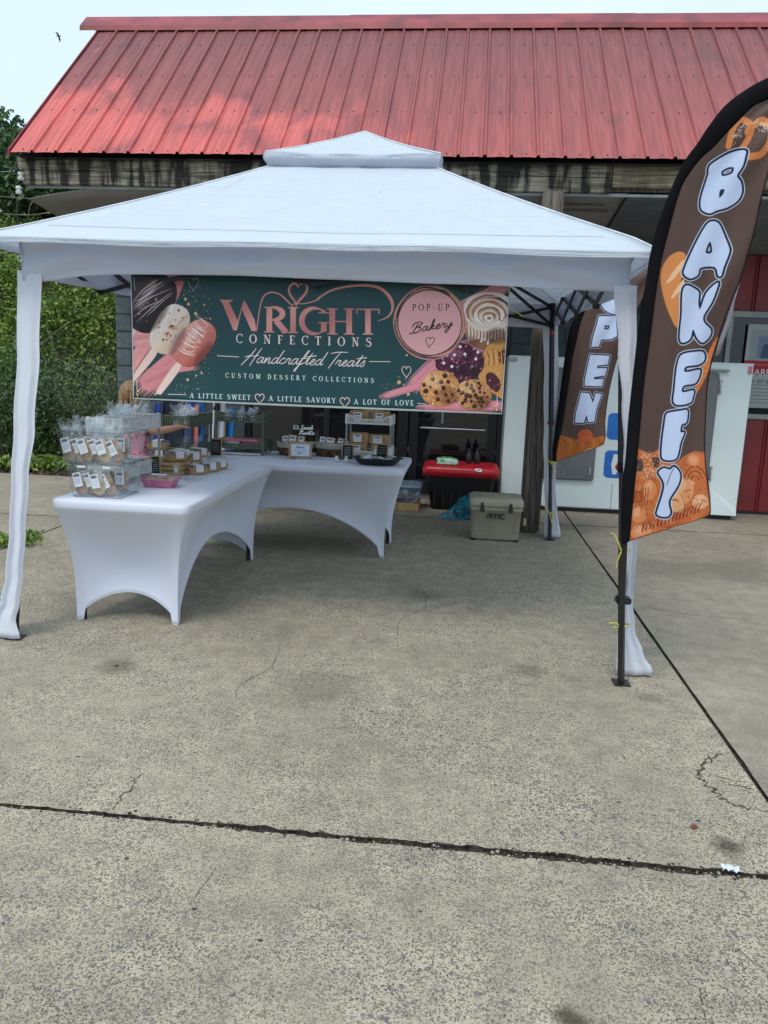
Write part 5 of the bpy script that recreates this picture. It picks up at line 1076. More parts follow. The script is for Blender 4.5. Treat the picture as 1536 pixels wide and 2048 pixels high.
text_mesh('lettering', 'AARP', .10, M_TWH, po, Matrix.Translation((3.23, WY - .0255, 1.585)) @ VX); text_mesh('lettering', 'Go on a', .075, M_TBL, po, Matrix.Translation((3.22, WY - .0255, 1.495)) @ VX)
# ------------------------------------------------------------------ canopy tent
M_TENT = fabric('tent_cloth', (.79, .85, .91), .42, .75, .75, 2.2, (.82, .87, .93), .5); M_VAL = fabric('valance_cloth', (.74, .77, .87), .35, .75, .5, 2.2, (.8, .82, .92), .15); M_CURT = fabric('curtain_cloth', (.80, .83, .9), .25, .75, .2, 3.0)  # valance is the roof's cloth, its shaded lavender tone put into the colour
M_STEEL = mat('black_steel', (.014, .014, .018), .4, metal=.4); M_BRONZE = mat('dark_leg_steel', (.04, .036, .038), .35, metal=.6); M_REDP = mat('red_plastic', (.4, .02, .03), .4)
M_MESH = fabric('vent_mesh', (.60, .64, .72), .35, .6, .3, 9); M_PIPE = mat('white_piping', (.82, .84, .88), .7)
TC = Vector((-.73, 5.34, 0))
tent = place('canopy_tent', (TC.x, TC.y, 0), 'white pop-up canopy tent with peaked vented roof and black folding frame', 'tent')
FT = [Vector((-2.19, 3.75, 2.11)), Vector((.73, 3.75, 2.11)), Vector((.745, 6.93, 2.11)), Vector((-2.2, 6.93, 2.11))]
EV = [Vector((-2.34, 3.56, 2.03)), Vector((.83, 3.56, 2.02)), Vector((.87, 7.1, 2.01)), Vector((-2.33, 7.1, 2.01))]
OP = [Vector((TC.x + a * .5, TC.y + b_ * .49, 2.665)) for a, b_ in ((-1, -1), (1, -1), (1, 1), (-1, 1))]
FEET = [Vector((-2.31, 3.70, 0)), Vector((.855, 3.685, 0)), Vector((.86, 6.97, 0)), Vector((-2.32, 6.97, 0))]
def hipc(i, v):
    if v < .16: t = v / .16; return EV[i].lerp(FT[i], t)
    t = (v - .16) / .84; p = FT[i].lerp(OP[i], t); p.z -= .012 * math.sin(math.pi * t); return p
canopy = place('roof_cover', (TC.x, TC.y, 2)); canopy.parent = tent; canopy.location = (0, 0, 2); _childmap.setdefault(tent.name, []).append(canopy)
for i in range(4):
    a, b_ = i, (i + 1) % 4
    def fn(u, v, a=a, b_=b_, i=i):
        p = hipc(a, v).lerp(hipc(b_, v), u); s_ = math.sin(math.pi * u)
        p.z -= .035 * s_ * math.sin(math.pi * min(1, max(0, (v - .1) / .9))) - .0025 * math.sin(u * 19 + v * 5 + i) * (1 - v) * s_
        if v < .16: p.z -= .004 * s_ * (1 - v / .16) * math.sin(u * 7 + i)
        return p
    MB().grid(fn, 40, 30).build('panel', M_TENT, canopy, smooth='all', solid=.0015, recalc=False)
    e = [fn(k / 24, 0) + Vector((0, 0, -.002)) for k in range(25)]; o_ = Vector(((0, -1), (1, 0), (0, 1), (-1, 0))[i]).to_3d() * .004
    v = []; 
    for q in e: v += [q + o_, q + Vector((0, 0, -.02 - .002 * math.sin(q.x * 7 + q.y * 5)))]
    MB().add(v, [(2 * k, 2 * k + 1, 2 * k + 3, 2 * k + 2) for k in range(24)]).build('hem', M_TENT, canopy, solid=.002)
    MB().tube([hipc(i, k / 20) + Vector((0, 0, .004)) for k in range(21)], .0035, 5).build('piping', M_PIPE, canopy, smooth=True)
    MB().tube([fn(k / 24, .17) + Vector((0, 0, .0015)) for k in range(1, 24)], .0016, 4).build('seam', mat('seam_thread', (.4, .43, .5), .8) if i == 0 else bpy.data.materials['seam_thread'], canopy)
# vent cap
CQ = [Vector((TC.x + a * .525, TC.y + b_ * .525, 2.735)) for a, b_ in ((-1, -1), (1, -1), (1, 1), (-1, 1))]; AP = Vector((TC.x, TC.y, 3.0))
cap_ = place('vent_cap', (TC.x, TC.y, 2.7)); cap_.parent = tent; cap_.location = (0, 0, 2.7); _childmap[tent.name].append(cap_)
for i in range(4):
    a, b_ = CQ[i], CQ[(i + 1) % 4]
    def fc(u, v):
        p = a.lerp(b_, u).lerp(AP, v); p.z -= .012 * math.sin(math.pi * v) * (1 - .4 * math.sin(math.pi * u)) - .004 * math.sin(u * 17 + i) * (1 - v) + .014 * math.sin(math.pi * u) * (1 - v); return p
    MB().grid(fc, 16, 12).build('panel', M_TENT, cap_, smooth='all', solid=.0015, recalc=False)
    MB().tube([a.lerp(AP, k / 10) - Vector((0, 0, .012 * math.sin(math.pi * k / 10) - .003)) for k in range(11)], .0035, 5).build('piping', M_PIPE, cap_, smooth=True)
    def fm(u, v):
        p = a.lerp(b_, u); q = OP[i].lerp(OP[(i + 1) % 4], u) + (p - TC).to_2d().to_3d() * .02; r = p.lerp(q, v); r.z -= .014 * math.sin(math.pi * u) * (1 - v); r += (Vector((p.x - TC.x, p.y - TC.y, 0))).normalized() * .02 * math.sin(math.pi * v) * (1 + .5 * math.sin(u * 23 + i)); return r
    MB().grid(fm, 30, 5).build('mesh_vent', M_MESH, cap_, smooth='all', recalc=False)
    e = [fc(k / 16, 0) for k in range(17)]; v = []
    for q in e: v += [q, q + Vector((0, 0, -.022))]
    MB().add(v, [(2 * k, 2 * k + 1, 2 * k + 3, 2 * k + 2) for k in range(16)]).build('hem', M_TENT, cap_, solid=.002)
# valances
vz = catm([(0, 1.85), (.04, 1.852), (.12, 1.885), (.3, 1.90), (.55, 1.893), (.8, 1.885), (1, 1.868)], 6)
def vbot(u, side):
    if side == 0:
        for k in range(len(vz) - 1):
            if vz[k][0] <= u <= vz[k + 1][0] + 1e-9: t = (u - vz[k][0]) / max(1e-9, vz[k + 1][0] - vz[k][0]); return vz[k][1] + t * (vz[k + 1][1] - vz[k][1])
    return 1.875 + .015 * math.sin(math.pi * u)
OUTV = [Vector((0, -1, 0)), Vector((1, 0, 0)), Vector((0, 1, 0)), Vector((-1, 0, 0))]
for i in range(4):
    a, b_ = FT[i].copy(), FT[(i + 1) % 4].copy()
    def fv(u, v):
        p = a.lerp(b_, u); zt = 2.075; zb = vbot(u, i); p.z = zt + (zb - zt) * v
        w = .010 * math.sin(u * 13 + i * 2 + v * 2.2) + .007 * math.sin(u * 31 - v * 4 + i) + .018 * math.exp(-((v - .62 - .12 * math.sin(u * 5)) / .16) ** 2) * math.sin(math.pi * u) - .006
        for uc, dr in ((.22, 1), (.47, -1), (.72, 1), (.86, -1)): w += .022 * math.exp(-((u - uc - dr * .16 * (v - .3)) / .035) ** 2) * math.sin(math.pi * min(1, v * 1.1))
        w += .012 * math.sin((u * 1.1 - v * .5) * 21) * math.exp(-((u - .9) / .08) ** 2) + .012 * math.sin((u + v * .4) * 25) * math.exp(-((u - .07) / .07) ** 2)
        return p + OUTV[i] * (w + .012)
    MB().grid(fv, 110, 16).build('valance', M_VAL, tent, smooth='all', solid=.0015, recalc=False)
# frame
legs = []
for i in range(4):
    top = FT[i] - OUTV[i] * .02 + OUTV[(i + 1) % 4] * 0 ; inn = (TC - Vector((FT[i].x, FT[i].y, 0))); inn.z = 0; inn.normalize(); top = FT[i] + inn * .035 - Vector((0, 0, .04)) if i > 1 else ray_y((64, 1243)[i], 560, 3.82); top.z = 2.05; f = FEET[i] + inn * .0
    mid = f.lerp(top, .52); lg = MB().bar(mid - (top - f) * .01, top, .034).build('leg', M_STEEL, tent, bevel=.003)
    MB().bar(f + Vector((0, 0, .006)), mid, .026).build('lower_leg', M_BRONZE, lg, bevel=.003)
    fa = f; MB().bx(fa.x - .04, fa.x + .04, fa.y - .04, fa.y + .04, .002, .007).build('foot_plate', M_BRONZE, lg)
    s_ = f.lerp(top, .925); MB().box(s_, (.05, .05, .055), None, .006).build('slider', M_STEEL, lg); MB().box(f.lerp(top, .895), (.042, .042, .03), None, .004).build('release_button', M_REDP, lg)
    MB().box(f.lerp(top, .52), (.046, .046, .05), None, .006).build('height_lock', M_STEEL, lg); MB().box(top + Vector((0, 0, .01)), (.055, .055, .05), None, .006).build('corner_joint', M_STEEL, lg)
    MB().box(f.lerp(top, .52) + Vector((-.028, -.01, 0)), (.014, .014, .02), None, .003).build('lock_pin', M_REDP, lg)
    legs.append((f, top, inn))
for i in range(4):
    (f0, t0, n0), (f1, t1, n1) = legs[i], legs[(i + 1) % 4]; hi = [t0.lerp(t1, k / 4) + Vector((0, 0, .0)) for k in range(5)]; s0 = f0.lerp(t0, .925); s1 = f1.lerp(t1, .925); lo = [s0.lerp(s1, k / 4) + Vector((0, 0, -.02 if 0 < k < 4 else 0)) for k in range(5)]
    for k in range(4):
        off = -OUTV[i] * (.009); MB().bar(hi[k] + off, lo[k + 1] + off, .014, .024).build('truss_bar', M_STEEL, tent); MB().bar(lo[k] - off, hi[k + 1] - off, .014, .024).build('truss_bar', M_STEEL, tent)
    for k in range(1, 4):
        for q in (hi[k], lo[k]): MB().box(q, (.038, .038, .03), None, .006).build('truss_joint', M_STEEL, tent)
hub = Vector((TC.x, TC.y, 2.62)); MB().lathe([(.02, -.12), (.06, -.11), (.06, -.02), (.03, 0), (.02, .33), (.05, .34), (.02, .36)], hub, 14).build('centre_hub', M_STEEL, tent, smooth=True)
for f, t, n_ in legs:
    md = t.lerp(hub, .5) + Vector((0, 0, .02)); MB().bar(t, hub + Vector((0, 0, -.03)), .016, .022).build('peak_strut', M_STEEL, tent)
    s_ = f.lerp(t, .925); MB().bar(s_, t.lerp(hub, .42) + Vector((0, 0, -.0)), .014, .022).build('peak_strut', M_STEEL, tent)
# corner curtains: gathered strips wrapped round each leg
def curtain(i, rows, seed, side=1, wing=.14, label=None):
    """rows: (z, xl, xr, y) of the front wing, from top to hem"""
    rr = random.Random(seed); zs = [r[0] for r in rows]; ph = [rr.uniform(0, 6) for _ in range(4)]
    def at(z):
        for a, b_ in zip(rows, rows[1:]):
            if a[0] >= z >= b_[0]: t = (a[0] - z) / (a[0] - b_[0]); t = t * t * (3 - 2 * t); return [a[k] + (b_[k] - a[k]) * t for k in range(4)]
        return rows[-1]
    def fn(u, v):
        z = zs[0] + (zs[-1] - zs[0]) * v; _, xl, xr, y = at(z); q = (v ** .8)
        # outer corner where the front wing turns back along the side
        if u < .72: t = u / .72; x = xl + (xr - xl) * t if side > 0 else xr + (xl - xr) * t; yy = y + .010 * math.sin(t * 8 + ph[0] + v * 2) * (.25 + q) * (1 - .5 * v ** 6) + .006 * math.sin(t * 17 + ph[1] + v * 3) * q * (1 - .7 * v ** 6)
        else: t = (u - .72) / .28; x = (xr if side > 0 else xl) + .012 * math.sin(t * 9 + v * 4) * q; yy = y + t * wing * (1 - .45 * math.sin(math.pi * min(1, v * 1.05)))
        return (x, yy, z)
    MB().grid(fn, 44, 60).build('corner_curtain', M_CURT, tent, smooth='all', solid=.0015, recalc=False)
def pr(z, xl, xr, y, lab=None): return (z, xl, xr, y)
def rows_from(px, Y0, Y1):
    """px: (y pixel, left x, right x) read on the leg's plane"""
    out = []
    for i, (yp, xl, xr) in enumerate(px):
        Y = Y0 + (Y1 - Y0) * i / (len(px) - 1); a = ray_y(xl, yp, Y); b_ = ray_y(xr, yp, Y); out.append(((a.z + b_.z) / 2, a.x, b_.x, Y))
    return out
r_ = rows_from([(570, 35, 84), (700, 33, 78), (850, 27, 68), (960, 23, 55), (1060, 20, 49), (1150, 13, 44), (1205, 3, 38), (1240, -14, 30), (1280, -30, 40)], 3.735, 3.66); r_[-1] = (.012, r_[-1][1], r_[-1][2], r_[-1][3]); r_[0] = (1.90, *r_[0][1:]); curtain(0, r_, 1, -1, .16)
r_ = rows_from([(590, 1225, 1271), (700, 1232, 1267), (800, 1238, 1266), (900, 1241, 1265), (1000, 1240, 1264), (1100, 1239, 1264), (1200, 1237, 1264), (1260, 1234, 1268), (1310, 1231, 1284), (1356, 1227, 1302)], 3.735, 3.83); r_[-1] = (.012, *r_[-1][1:]); r_[0] = (1.90, *r_[0][1:]); r_ = [(z_, a_, b_, 3.685 + .095 * sst(.7, .3, z_) + .03 * sst(1.4, 1.9, z_)) for z_, a_, b_, y_ in r_]; curtain(1, r_, 2, 1, .15)
r_ = rows_from([(640, 1087, 1117), (760, 1088, 1116), (880, 1087, 1113), (960, 1088, 1110), (1020, 1090, 1113), (1068, 1088, 1120)], 6.99, 7.02); r_[-1] = (.012, *r_[-1][1:]); r_[0] = (1.92, *r_[0][1:]); curtain(2, r_, 3, 1, .12)
r_ = [(1.92, -2.27, -2.10, 6.97), (1.2, -2.29, -2.18, 6.97), (.5, -2.31, -2.2, 6.98), (.2, -2.34, -2.2, 7.0), (.012, -2.42, -2.17, 7.0)]; curtain(3, r_, 4, -1, .12)
c = ray_y(40, 517, 3.7); MB().tube([c + Vector((.012 * math.cos(a), 0, .014 * math.sin(a))) for a in [k * .7 for k in range(10)]], .0025, 6).build('tie_loop', M_PIPE, tent, smooth=True)

# ------------------------------------------------------------------ banner
ban = place('banner', ((BX0 + BX1) / 2, BANNER_Y, BZ0), 'dark green vinyl banner with pink lettering hung across the front of the tent', 'banner')
M_BAN = print_mat('banner_print', paint_banner(), .42, 0, .35)
MB().grid(lambda u, v: (BX0 + (BX1 - BX0) * u, BANNER_Y + .006 * math.sin(u * 14) * (1 - v) + .005 * math.sin(u * 6 + v * 3) + .004 * math.sin(u * 33 + v) * (1 - v), BZ1 + (BZ0 - BZ1) * v - .004 * math.sin(math.pi * u) * v), 90, 30).build('sheet', M_BAN, ban, smooth='all', uvf=uvrect(BX0, BX1, BZ0, BZ1), solid=.001, recalc=False)
M_BRASS = mat('brass', (.55, .42, .12), .35, metal=.8); M_ROPE = mat('yellow_rope', (.62, .58, .10), .7)
for x, z in ((BX0 + .03, BZ0 + .03), (BX1 - .03, BZ0 + .03), (BX0 + .03, BZ1 - .03), (BX1 - .03, BZ1 - .03)):
    mb = MB(); mb.tube([(x + .009 * math.cos(a), BANNER_Y - .008, z + .009 * math.sin(a)) for a in [k * .6 for k in range(12)]], .0028, 6); mb.build('grommet', M_BRASS, ban, smooth=True)
def rope(pts, Y, label, r=.004, dy=0, group='yellow rope ties'):
    P = [ray_y(q[0], q[1], Y + (q[2] if len(q) > 2 else 0)) for q in pts]; P = [Vector(q) for q in catm([tuple(p) for p in P], 5)]
    return tag(MB().tube(P, r, 6).build('rope_tie', M_ROPE, smooth=True, origin=P[0]), label, 'rope', group)
rope([(1020, 585, .02), (1018, 612, 0), (1030, 622, 0), (1048, 634, 0)], 3.9, 'yellow rope end hanging by the top right corner of the banner', .0022)
rope([(1221, 1066, -.05), (1229, 1070, -.05), (1238, 1088, -.06), (1242, 1099, -.06), (1258, 1101, -.05), (1259, 1096, .04), (1244, 1097, .05), (1242, 1104, -.05), (1235, 1122, -.06), (1233, 1135, -.06)], 3.66, 'yellow rope with loose ends tied round the front right pole below the flag', .0035)
rope([(1218, 1247, -.05), (1232, 1246, -.05), (1240, 1252, -.06), (1256, 1252, -.05), (1257, 1248, .04), (1240, 1250, .05), (1236, 1255, -.05), (1226, 1254, -.06)], 3.66, 'yellow rope knotted low round the front right pole near the ground', .0035)
rope([(1088, 917, -.03), (1097, 922, -.04), (1105, 926, -.04), (1113, 926, -.04), (1112, 924, .04), (1103, 925, -.04), (1107, 936, -.04), (1106, 951, -.04)], 6.93, 'yellow rope tied round the back right pole under the second flag', .004)
rope([(1082, 1009, -.03), (1092, 1015, -.04), (1100, 1027, -.04), (1108, 1027, -.04), (1106, 1025, .03), (1100, 1028, -.04), (1103, 1042, -.04), (1105, 1054, -.04)], 6.95, 'yellow rope tied low round the back right pole near its foot', .004)

# ------------------------------------------------------------------ feather flags
M_BLKF = mat('black_fabric', (.007, .007, .009), .9, spec=.1, var=.2, scale=3, bump=.3, bscale=14)
M_POLE = mat('black_pole', (.015, .015, .018), .35)
M_FBACK = fabric('flag_reverse', (.5, .46, .5), .4, .6)
def flag(name, Y, rows, pm, label, wav, poles):
    o0 = ray_y(*rows[0][1], Y); t = place('feather_flag', (o0.x, o0.y, 0), label, 'flag', 'feather flags tied to the tent legs')
    cols = [[ray_y(*r[k], Y) for r in rows] for k in range(3)]
    n = 8; C = [[Vector(p) for p in catm([tuple(q) for q in c], n)] for c in cols]; N = len(C[0])
    def fs(u, v):
        j = min(N - 1, int(round(v * (N - 1)))); p = C[0][j].lerp(C[1][j], u); p.y -= .012 * math.sin(math.pi * u); return p
    MB().grid(fs, 6, N - 1).build('sleeve', M_BLKF, t, smooth='all', solid=.002, recalc=False)
    pts = []
    def ff(u, v):
        j = min(N - 1, int(round(v * (N - 1)))); p = C[1][j].lerp(C[2][j], u); s_ = v * 9
        p.y += wav * u * (.6 * math.sin(u * 5.5 + s_ * .9 + 1) + .35 * math.sin(u * 13 - s_ * 1.7) + .25 * math.sin(s_ * 2.3 + u * 3)); return p
    x0, z1, w, h = pm[1]; UV = lambda p: ((p.x - x0) / w, 1 - (z1 - p.z) / h)
    MB().grid(ff, 26, N - 1).build('print', pm[0], t, smooth='all', solid=.001, uvf=UV, recalc=False)
    # a narrow stitched hem
    MB().tube([ff(1, k / (N - 1)) for k in range(N)], .0022, 5).build('edge_hem', M_BLKF, t, smooth=True)
    MB().tube([ff(k / 20, 0) for k in range(21)], .0022, 5).build('bottom_hem', mat('hem_rust', (.2, .035, .02), .8) if 'hem_rust' not in bpy.data.materials else bpy.data.materials['hem_rust'], t, smooth=True)
    mid = [C[0][j].lerp(C[1][j], .45) + Vector((0, .012, 0)) for j in range(0, N, 3)]; lo = [Vector(q) for q in poles]; MB().tube(lo + mid, [.013] * len(lo) + [.012 - .007 * k / len(mid) for k in range(len(mid))], 8).build('pole', M_POLE, t, smooth=True)
    return t, C
RB = [((1244, 1088), (1259, 1082), (1417, 1031)), ((1242, 1040), (1263, 1039), (1421, 1024)), ((1244.7, 966), (1270, 966), (1418, 981)), ((1250.8, 917), (1274.7, 917), (1411, 917)), ((1256, 844), (1281, 844), (1414, 830)), ((1265, 759), (1289, 759), (1420.5, 756)), ((1274, 680), (1299.6, 683), (1438, 681)), ((1283, 610), (1309, 608), (1464, 603)), ((1292, 563), (1316, 558), (1480, 558)), ((1299, 515), (1325.6, 508), (1492, 512)), ((1314, 453), (1341, 448), (1506, 462)), ((1330, 409), (1354, 400), (1517, 408)), ((1348.5, 363.5), (1369, 361), (1528, 366)), ((1369, 322), (1401, 318), (1538, 330)), ((1394, 288), (1426, 296), (1548, 298)), ((1417, 253), (1449, 271), (1558, 270)), ((1449.5, 212), (1477, 242), (1576, 240)), ((1491, 180), (1507, 213), (1600, 214)), ((1536, 156), (1536, 199), (1630, 198)), ((1600, 138), (1604, 165), (1655, 188)), ((1668, 170), (1670, 173), (1675, 178))]
BK = (.62, 3.0, .75, 2.4); FY = 3.5
m_bk = print_mat('bakery_print', paint_bakery(FY, BK[0], BK[1], BK[2], BK[3], 560), .55, .18)
bk, CC = flag('bakery', FY, RB, (m_bk, BK), 'tall brown feather flag with white BAKERY letters on the front right tent leg', .03, [ray_y(1240, 1352, 3.6), ray_y(1243, 1250, 3.58), ray_y(1247, 1150, 3.55)])
MB().box(ray_y(1246, 1200, 3.62), (.07, .06, .03), None, .006).build('clamp', M_POLE, bk, smooth=True)
fold = [((1438, 681), (1449, 678)), ((1430, 712), (1438, 708)), ((1452, 643), (1463, 640)), ((1464, 603), (1469.5, 602)), ((1478, 566), (1480, 563))]; fold.sort(key=lambda q: q[0][1])
v = []
for a, b_ in fold: v += [ray_y(*a, FY + .028), ray_y(*b_, FY + .05)]
MB().add(v, [(2 * k, 2 * k + 1, 2 * k + 3, 2 * k + 2) for k in range(len(fold) - 1)]).build('turned_edge', M_FBACK, bk, smooth='all', solid=.001)
RO = [((1102, 920), (1112, 923), (1207.7, 889)), ((1105.5, 896), (1114, 896), (1211, 872)), ((1111, 852), (1124, 852), (1211, 843)), ((1120, 786), (1134.5, 786), (1219, 786)), ((1128.6, 720), (1144, 720), (1233, 724)), ((1135, 680), (1153, 681), (1245, 682)), ((1143, 649), (1162, 643), (1262, 642)), ((1160, 612), (1178, 608), (1280, 606)), ((1185, 575), (1202, 573), (1296, 574)), ((1215, 545), (1230, 546), (1310, 552)), ((1252, 522), (1262, 528), (1325, 536)), ((1300, 512), (1304, 518), (1345, 525)), ((1345, 518), (1347, 520), (1352, 524))]
OPn = (.75, 2.75, 1.0, 2.3)
m_op = print_mat('open_print', paint_open(6.95, OPn[0], OPn[1], OPn[2], OPn[3], 380), .55, .18)
op_, _ = flag('open', 6.95, RO, (m_op, OPn), 'brown feather flag with white OPEN letters on the back right tent leg', .04, [ray_y(1098, 1076, 6.93), ray_y(1100, 1000, 6.93), ray_y(1103, 935, 6.94)])
# ------------------------------------------------------------------ tables under stretch covers
M_CLOTH = mat('stretch_cloth', (.68, .71, .82), .75, var=.02, scale=2, sheen=.2); M_TABLE = mat('table_plastic', (.5, .5, .48), .6)
ZT = .742
def table(x0, x1, y0, y1, feet, arch, label, clabel, seed):
    t = place('folding_table', ((x0 + x1) / 2, (y0 + y1) / 2, 0), label, 'table', 'folding tables under stretch covers')
    bxo('tabletop', x0 + .02, x1 - .02, y0 + .02, y1 - .02, ZT - .045, ZT - .006, M_TABLE, t)
    cxm, cym = (x0 + x1) / 2, (y0 + y1) / 2
    for k, (fx, fy) in enumerate(feet):
        a = Vector((fx + (.03 if fx < cxm else -.03), fy + (.03 if fy < cym else -.03), 0)); MB().tube([a + Vector((0, 0, .003)), a + Vector((0, 0, .7))], .014, 8).build('leg', M_BRONZE, t, smooth=True)
    # cover
    cs = [(x0, y0), (x1, y0), (x1, y1), (x0, y1)]; R = .05; n = 34; per = []   # per: outline pos, bottom pos, arch factor, outward
    for s_ in range(4):
        a, b_ = Vector(cs[s_]), Vector(cs[(s_ + 1) % 4]); fa, fb = Vector(feet[s_]), Vector(feet[(s_ + 1) % 4]); d = (b_ - a); L = d.length; d.normalize(); nn0 = Vector((d.y, -d.x))
        for k in range(n):
            nn = nn0
            u = (k + .0) / n; u = .5 - .5 * math.cos(math.pi * u); p = a + d * (L * u)
            e0, e1 = u * L, (1 - u) * L
            if e0 < R: ph = math.pi / 4 * (1 - e0 / R); p = a + d * R - nn * R + (nn * math.cos(ph) - d * math.sin(ph)) * R; nn = nn * math.cos(ph) - d * math.sin(ph)
            elif e1 < R: ph = math.pi / 4 * (1 - e1 / R); p = b_ - d * R - nn * R + (nn * math.cos(ph) + d * math.sin(ph)) * R; nn = nn * math.cos(ph) + d * math.sin(ph)
            H_ = arch[s_]; A = H_ * max(0, math.sin(math.pi * u)) ** .62
            if min(u, 1 - u) * (fb - fa).length < .035: A = 0.004
            if False:
                pd = (Vector(cs[s_]) - Vector(cs[s_ - 1])).normalized(); pn = Vector((pd.y, -pd.x)); nd = (Vector(cs[(s_ + 2) % 4]) - b_).normalized(); n2_ = Vector((nd.y, -nd.x))
                if u * L < .09: nn = (pn + nn).lerp(nn * 2, u * L / .09).normalized()
                elif (1 - u) * L < .09: nn = (n2_ + nn).lerp(nn * 2, (1 - u) * L / .09).normalized()
            b2 = fa.lerp(fb, u) - nn * (.05 * math.sin(math.pi * u)); per.append((p, b2, A, nn, math.sin(math.pi * u)))
    rings = []; N = len(per); C2 = Vector((cxm, cym))
    def ring(f): rings.append([f(*q) for q in per])
    for sc in (.02, .5, .9): ring(lambda p, b2, A, nn, su: (C2.x + (p.x - C2.x) * sc, C2.y + (p.y - C2.y) * sc, ZT - .0008 * 0))
    ring(lambda p, b2, A, nn, su: ((p - nn * .012).x, (p - nn * .012).y, ZT)); ring(lambda p, b2, A, nn, su: ((p - nn * .003).x, (p - nn * .003).y, ZT - .004)); ring(lambda p, b2, A, nn, su: (p.x, p.y, ZT - .014)); ring(lambda p, b2, A, nn, su: (p.x, p.y, ZT - .04)); ring(lambda p, b2, A, nn, su: ((p - nn * .006).x, (p - nn * .006).y, ZT - .052))
    nv = 26
    for j in range(1, nv + 1):
        v = j / nv
        def f(p, b2, A, nn, su):
            p0 = p - nn * .012; z = (ZT - .056) + (A - (ZT - .056)) * v; e = 1 - (1 - v) ** 2.3; e2 = e + .07 * math.sin(math.pi * v) * v; q = p0.lerp(b2, e2) if (b2 - p0).length > .0 else b2
            q = q - nn * (.045 * su * math.sin(math.pi * min(1, v * 1.0)) * .6); w = .0035 * math.sin(p.x * 9 + p.y * 7 + v * 6 + seed) * math.sin(math.pi * v); q = q + nn * w; return (q.x, q.y, z)
        ring(f)
    v = [q for r in rings for q in r]; f = [tuple(range(N))] + [(j * N + i, j * N + (i + 1) % N, (j + 1) * N + (i + 1) % N, (j + 1) * N + i) for j in range(len(rings) - 1) for i in range(N)]
    o = MB().add(v, f).build('table_cover', M_CLOTH, smooth='all', origin=((x0 + x1) / 2, (y0 + y1) / 2, 0), solid=.0012, recalc=False)
    for p in o.data.polygons: pass
    tag(o, clabel, 'tablecloth', 'white stretch table covers'); o.data.flip_normals()
    MB().tube([Vector(q) for q in rings[-1]] + [Vector(rings[-1][0])], .0022, 5).build('hem', M_CLOTH, o, smooth=True)
    for s_ in (1, 2): MB().tube([Vector(r[s_ * n]) + Vector((.001 if s_ in (1, 2) else 0, -.001, 0)) for r in rings[9:]], .0016, 5).build('seam', M_CLOTH, o, smooth=True)
    return t
table(-2.16, -1.40, 3.83, 5.67, [(-2.14, 4.04), (-1.55, 4.06), (-1.54, 5.62), (-2.12, 5.58)], [.17, .36, .17, .36], 'folding table whose end points at the viewer, hidden under the left stretch cover', 'white stretch cover on the table whose narrow end faces front left', 1)
table(-2.24, -.405, 5.70, 6.56, [(-2.1, 5.93), (-.56, 5.93), (-.55, 6.47), (-2.1, 6.47)], [.36, .2, .36, .2], 'folding table standing crosswise at the back under the second stretch cover', 'white stretch cover on the crosswise table at the back', 2)
ZI = ZT + .004
# ------------------------------------------------------------------ goods
M_ACR = clear('clear_acrylic', (.62, .66, .7), .045, 6, .05); M_FILM = clear('cellophane', (.86, .9, .94), .10, 30, .1); M_FRILL = clear('cellophane_crumple', (.9, .94, .98), .16, 13, .08); M_LID = clear('clear_lid', (.8, .84, .87), .10, 14, .08)
M_BREAD = mat('baked_treat', (.50, .31, .15), .8, var=.3, scale=30, bump=.6, bscale=60, col2=(.24, .11, .045)); M_BREAD2 = mat('pale_treat', (.66, .50, .27), .8, var=.3, scale=26, bump=.6, bscale=60, col2=(.4, .25, .10))
M_KRAFT = mat('kraft_card', (.46, .29, .14), .8, var=.12, scale=10); M_WHITEP = mat('white_plastic', (.70, .71, .70), .4, var=.03); M_GREENP = mat('sage_plastic', (.10, .135, .095), .45, var=.08); M_POSTG = mat('grey_tube', (.3, .3, .29), .4)
M_PINK = mat('pink_foil', (.62, .2, .33), .35, metal=.2, var=.12, scale=30); M_WOODL = wood('pale_wood', (.55, .38, .2), (.38, .24, .12), stretch=(2, 14, 14)); M_BAND = mat('white_label_band', (.72, .73, .76), .5)
LABS = [print_mat('label_%d' % i, paint_label(i), .5) for i in range(5)]
M_DARKT = mat('dark_ribbon', (.04, .045, .06), .6)
def frill(mb, c, r, h, rr, n=9):
    """crumpled film fan standing up from a tied neck"""
    for k in range(n):
        a = rr.uniform(0, 6.28); tip = Vector(c) + Vector((r * rr.uniform(.4, 1.1) * math.cos(a), r * rr.uniform(.4, 1.1) * math.sin(a), h * rr.uniform(.5, 1.1))); s_ = Vector((-math.sin(a), math.cos(a), rr.uniform(-.3, .3))) * r * rr.uniform(.3, .6)
        m_ = (Vector(c) + tip) / 2 + Vector((rr.uniform(-1, 1), rr.uniform(-1, 1), rr.uniform(-.5, .5))) * r * .25
        mb.add([c, m_ - s_ * .8, tip - s_, tip + s_ * .3 + Vector((0, 0, h * rr.uniform(-.2, .2))), m_ + s_ * .8, m_], [(0, 1, 5), (1, 2, 5), (2, 3, 5), (3, 4, 5), (4, 0, 5)])
def lump(mb, c, rx, ry, rz, rr, n=9, rot=0):
    c = Vector(c); v = []; f = []; L = 6; ca, sa = math.cos(rot), math.sin(rot)
    for j in range(L + 1):
        ph = math.pi * j / L
        for k in range(n):
            a = 2 * math.pi * k / n; q = rr.uniform(.86, 1.1); x, y, z = rx * math.sin(ph) * math.cos(a) * q, ry * math.sin(ph) * math.sin(a) * q, rz * math.cos(ph)
            v.append(c + Vector((x * ca + z * sa, y, z * ca - x * sa)))
    f = [(j * n + k, j * n + (k + 1) % n, (j + 1) * n + (k + 1) % n, (j + 1) * n + k) for j in range(L) for k in range(n)]
    mb.add(v, f)
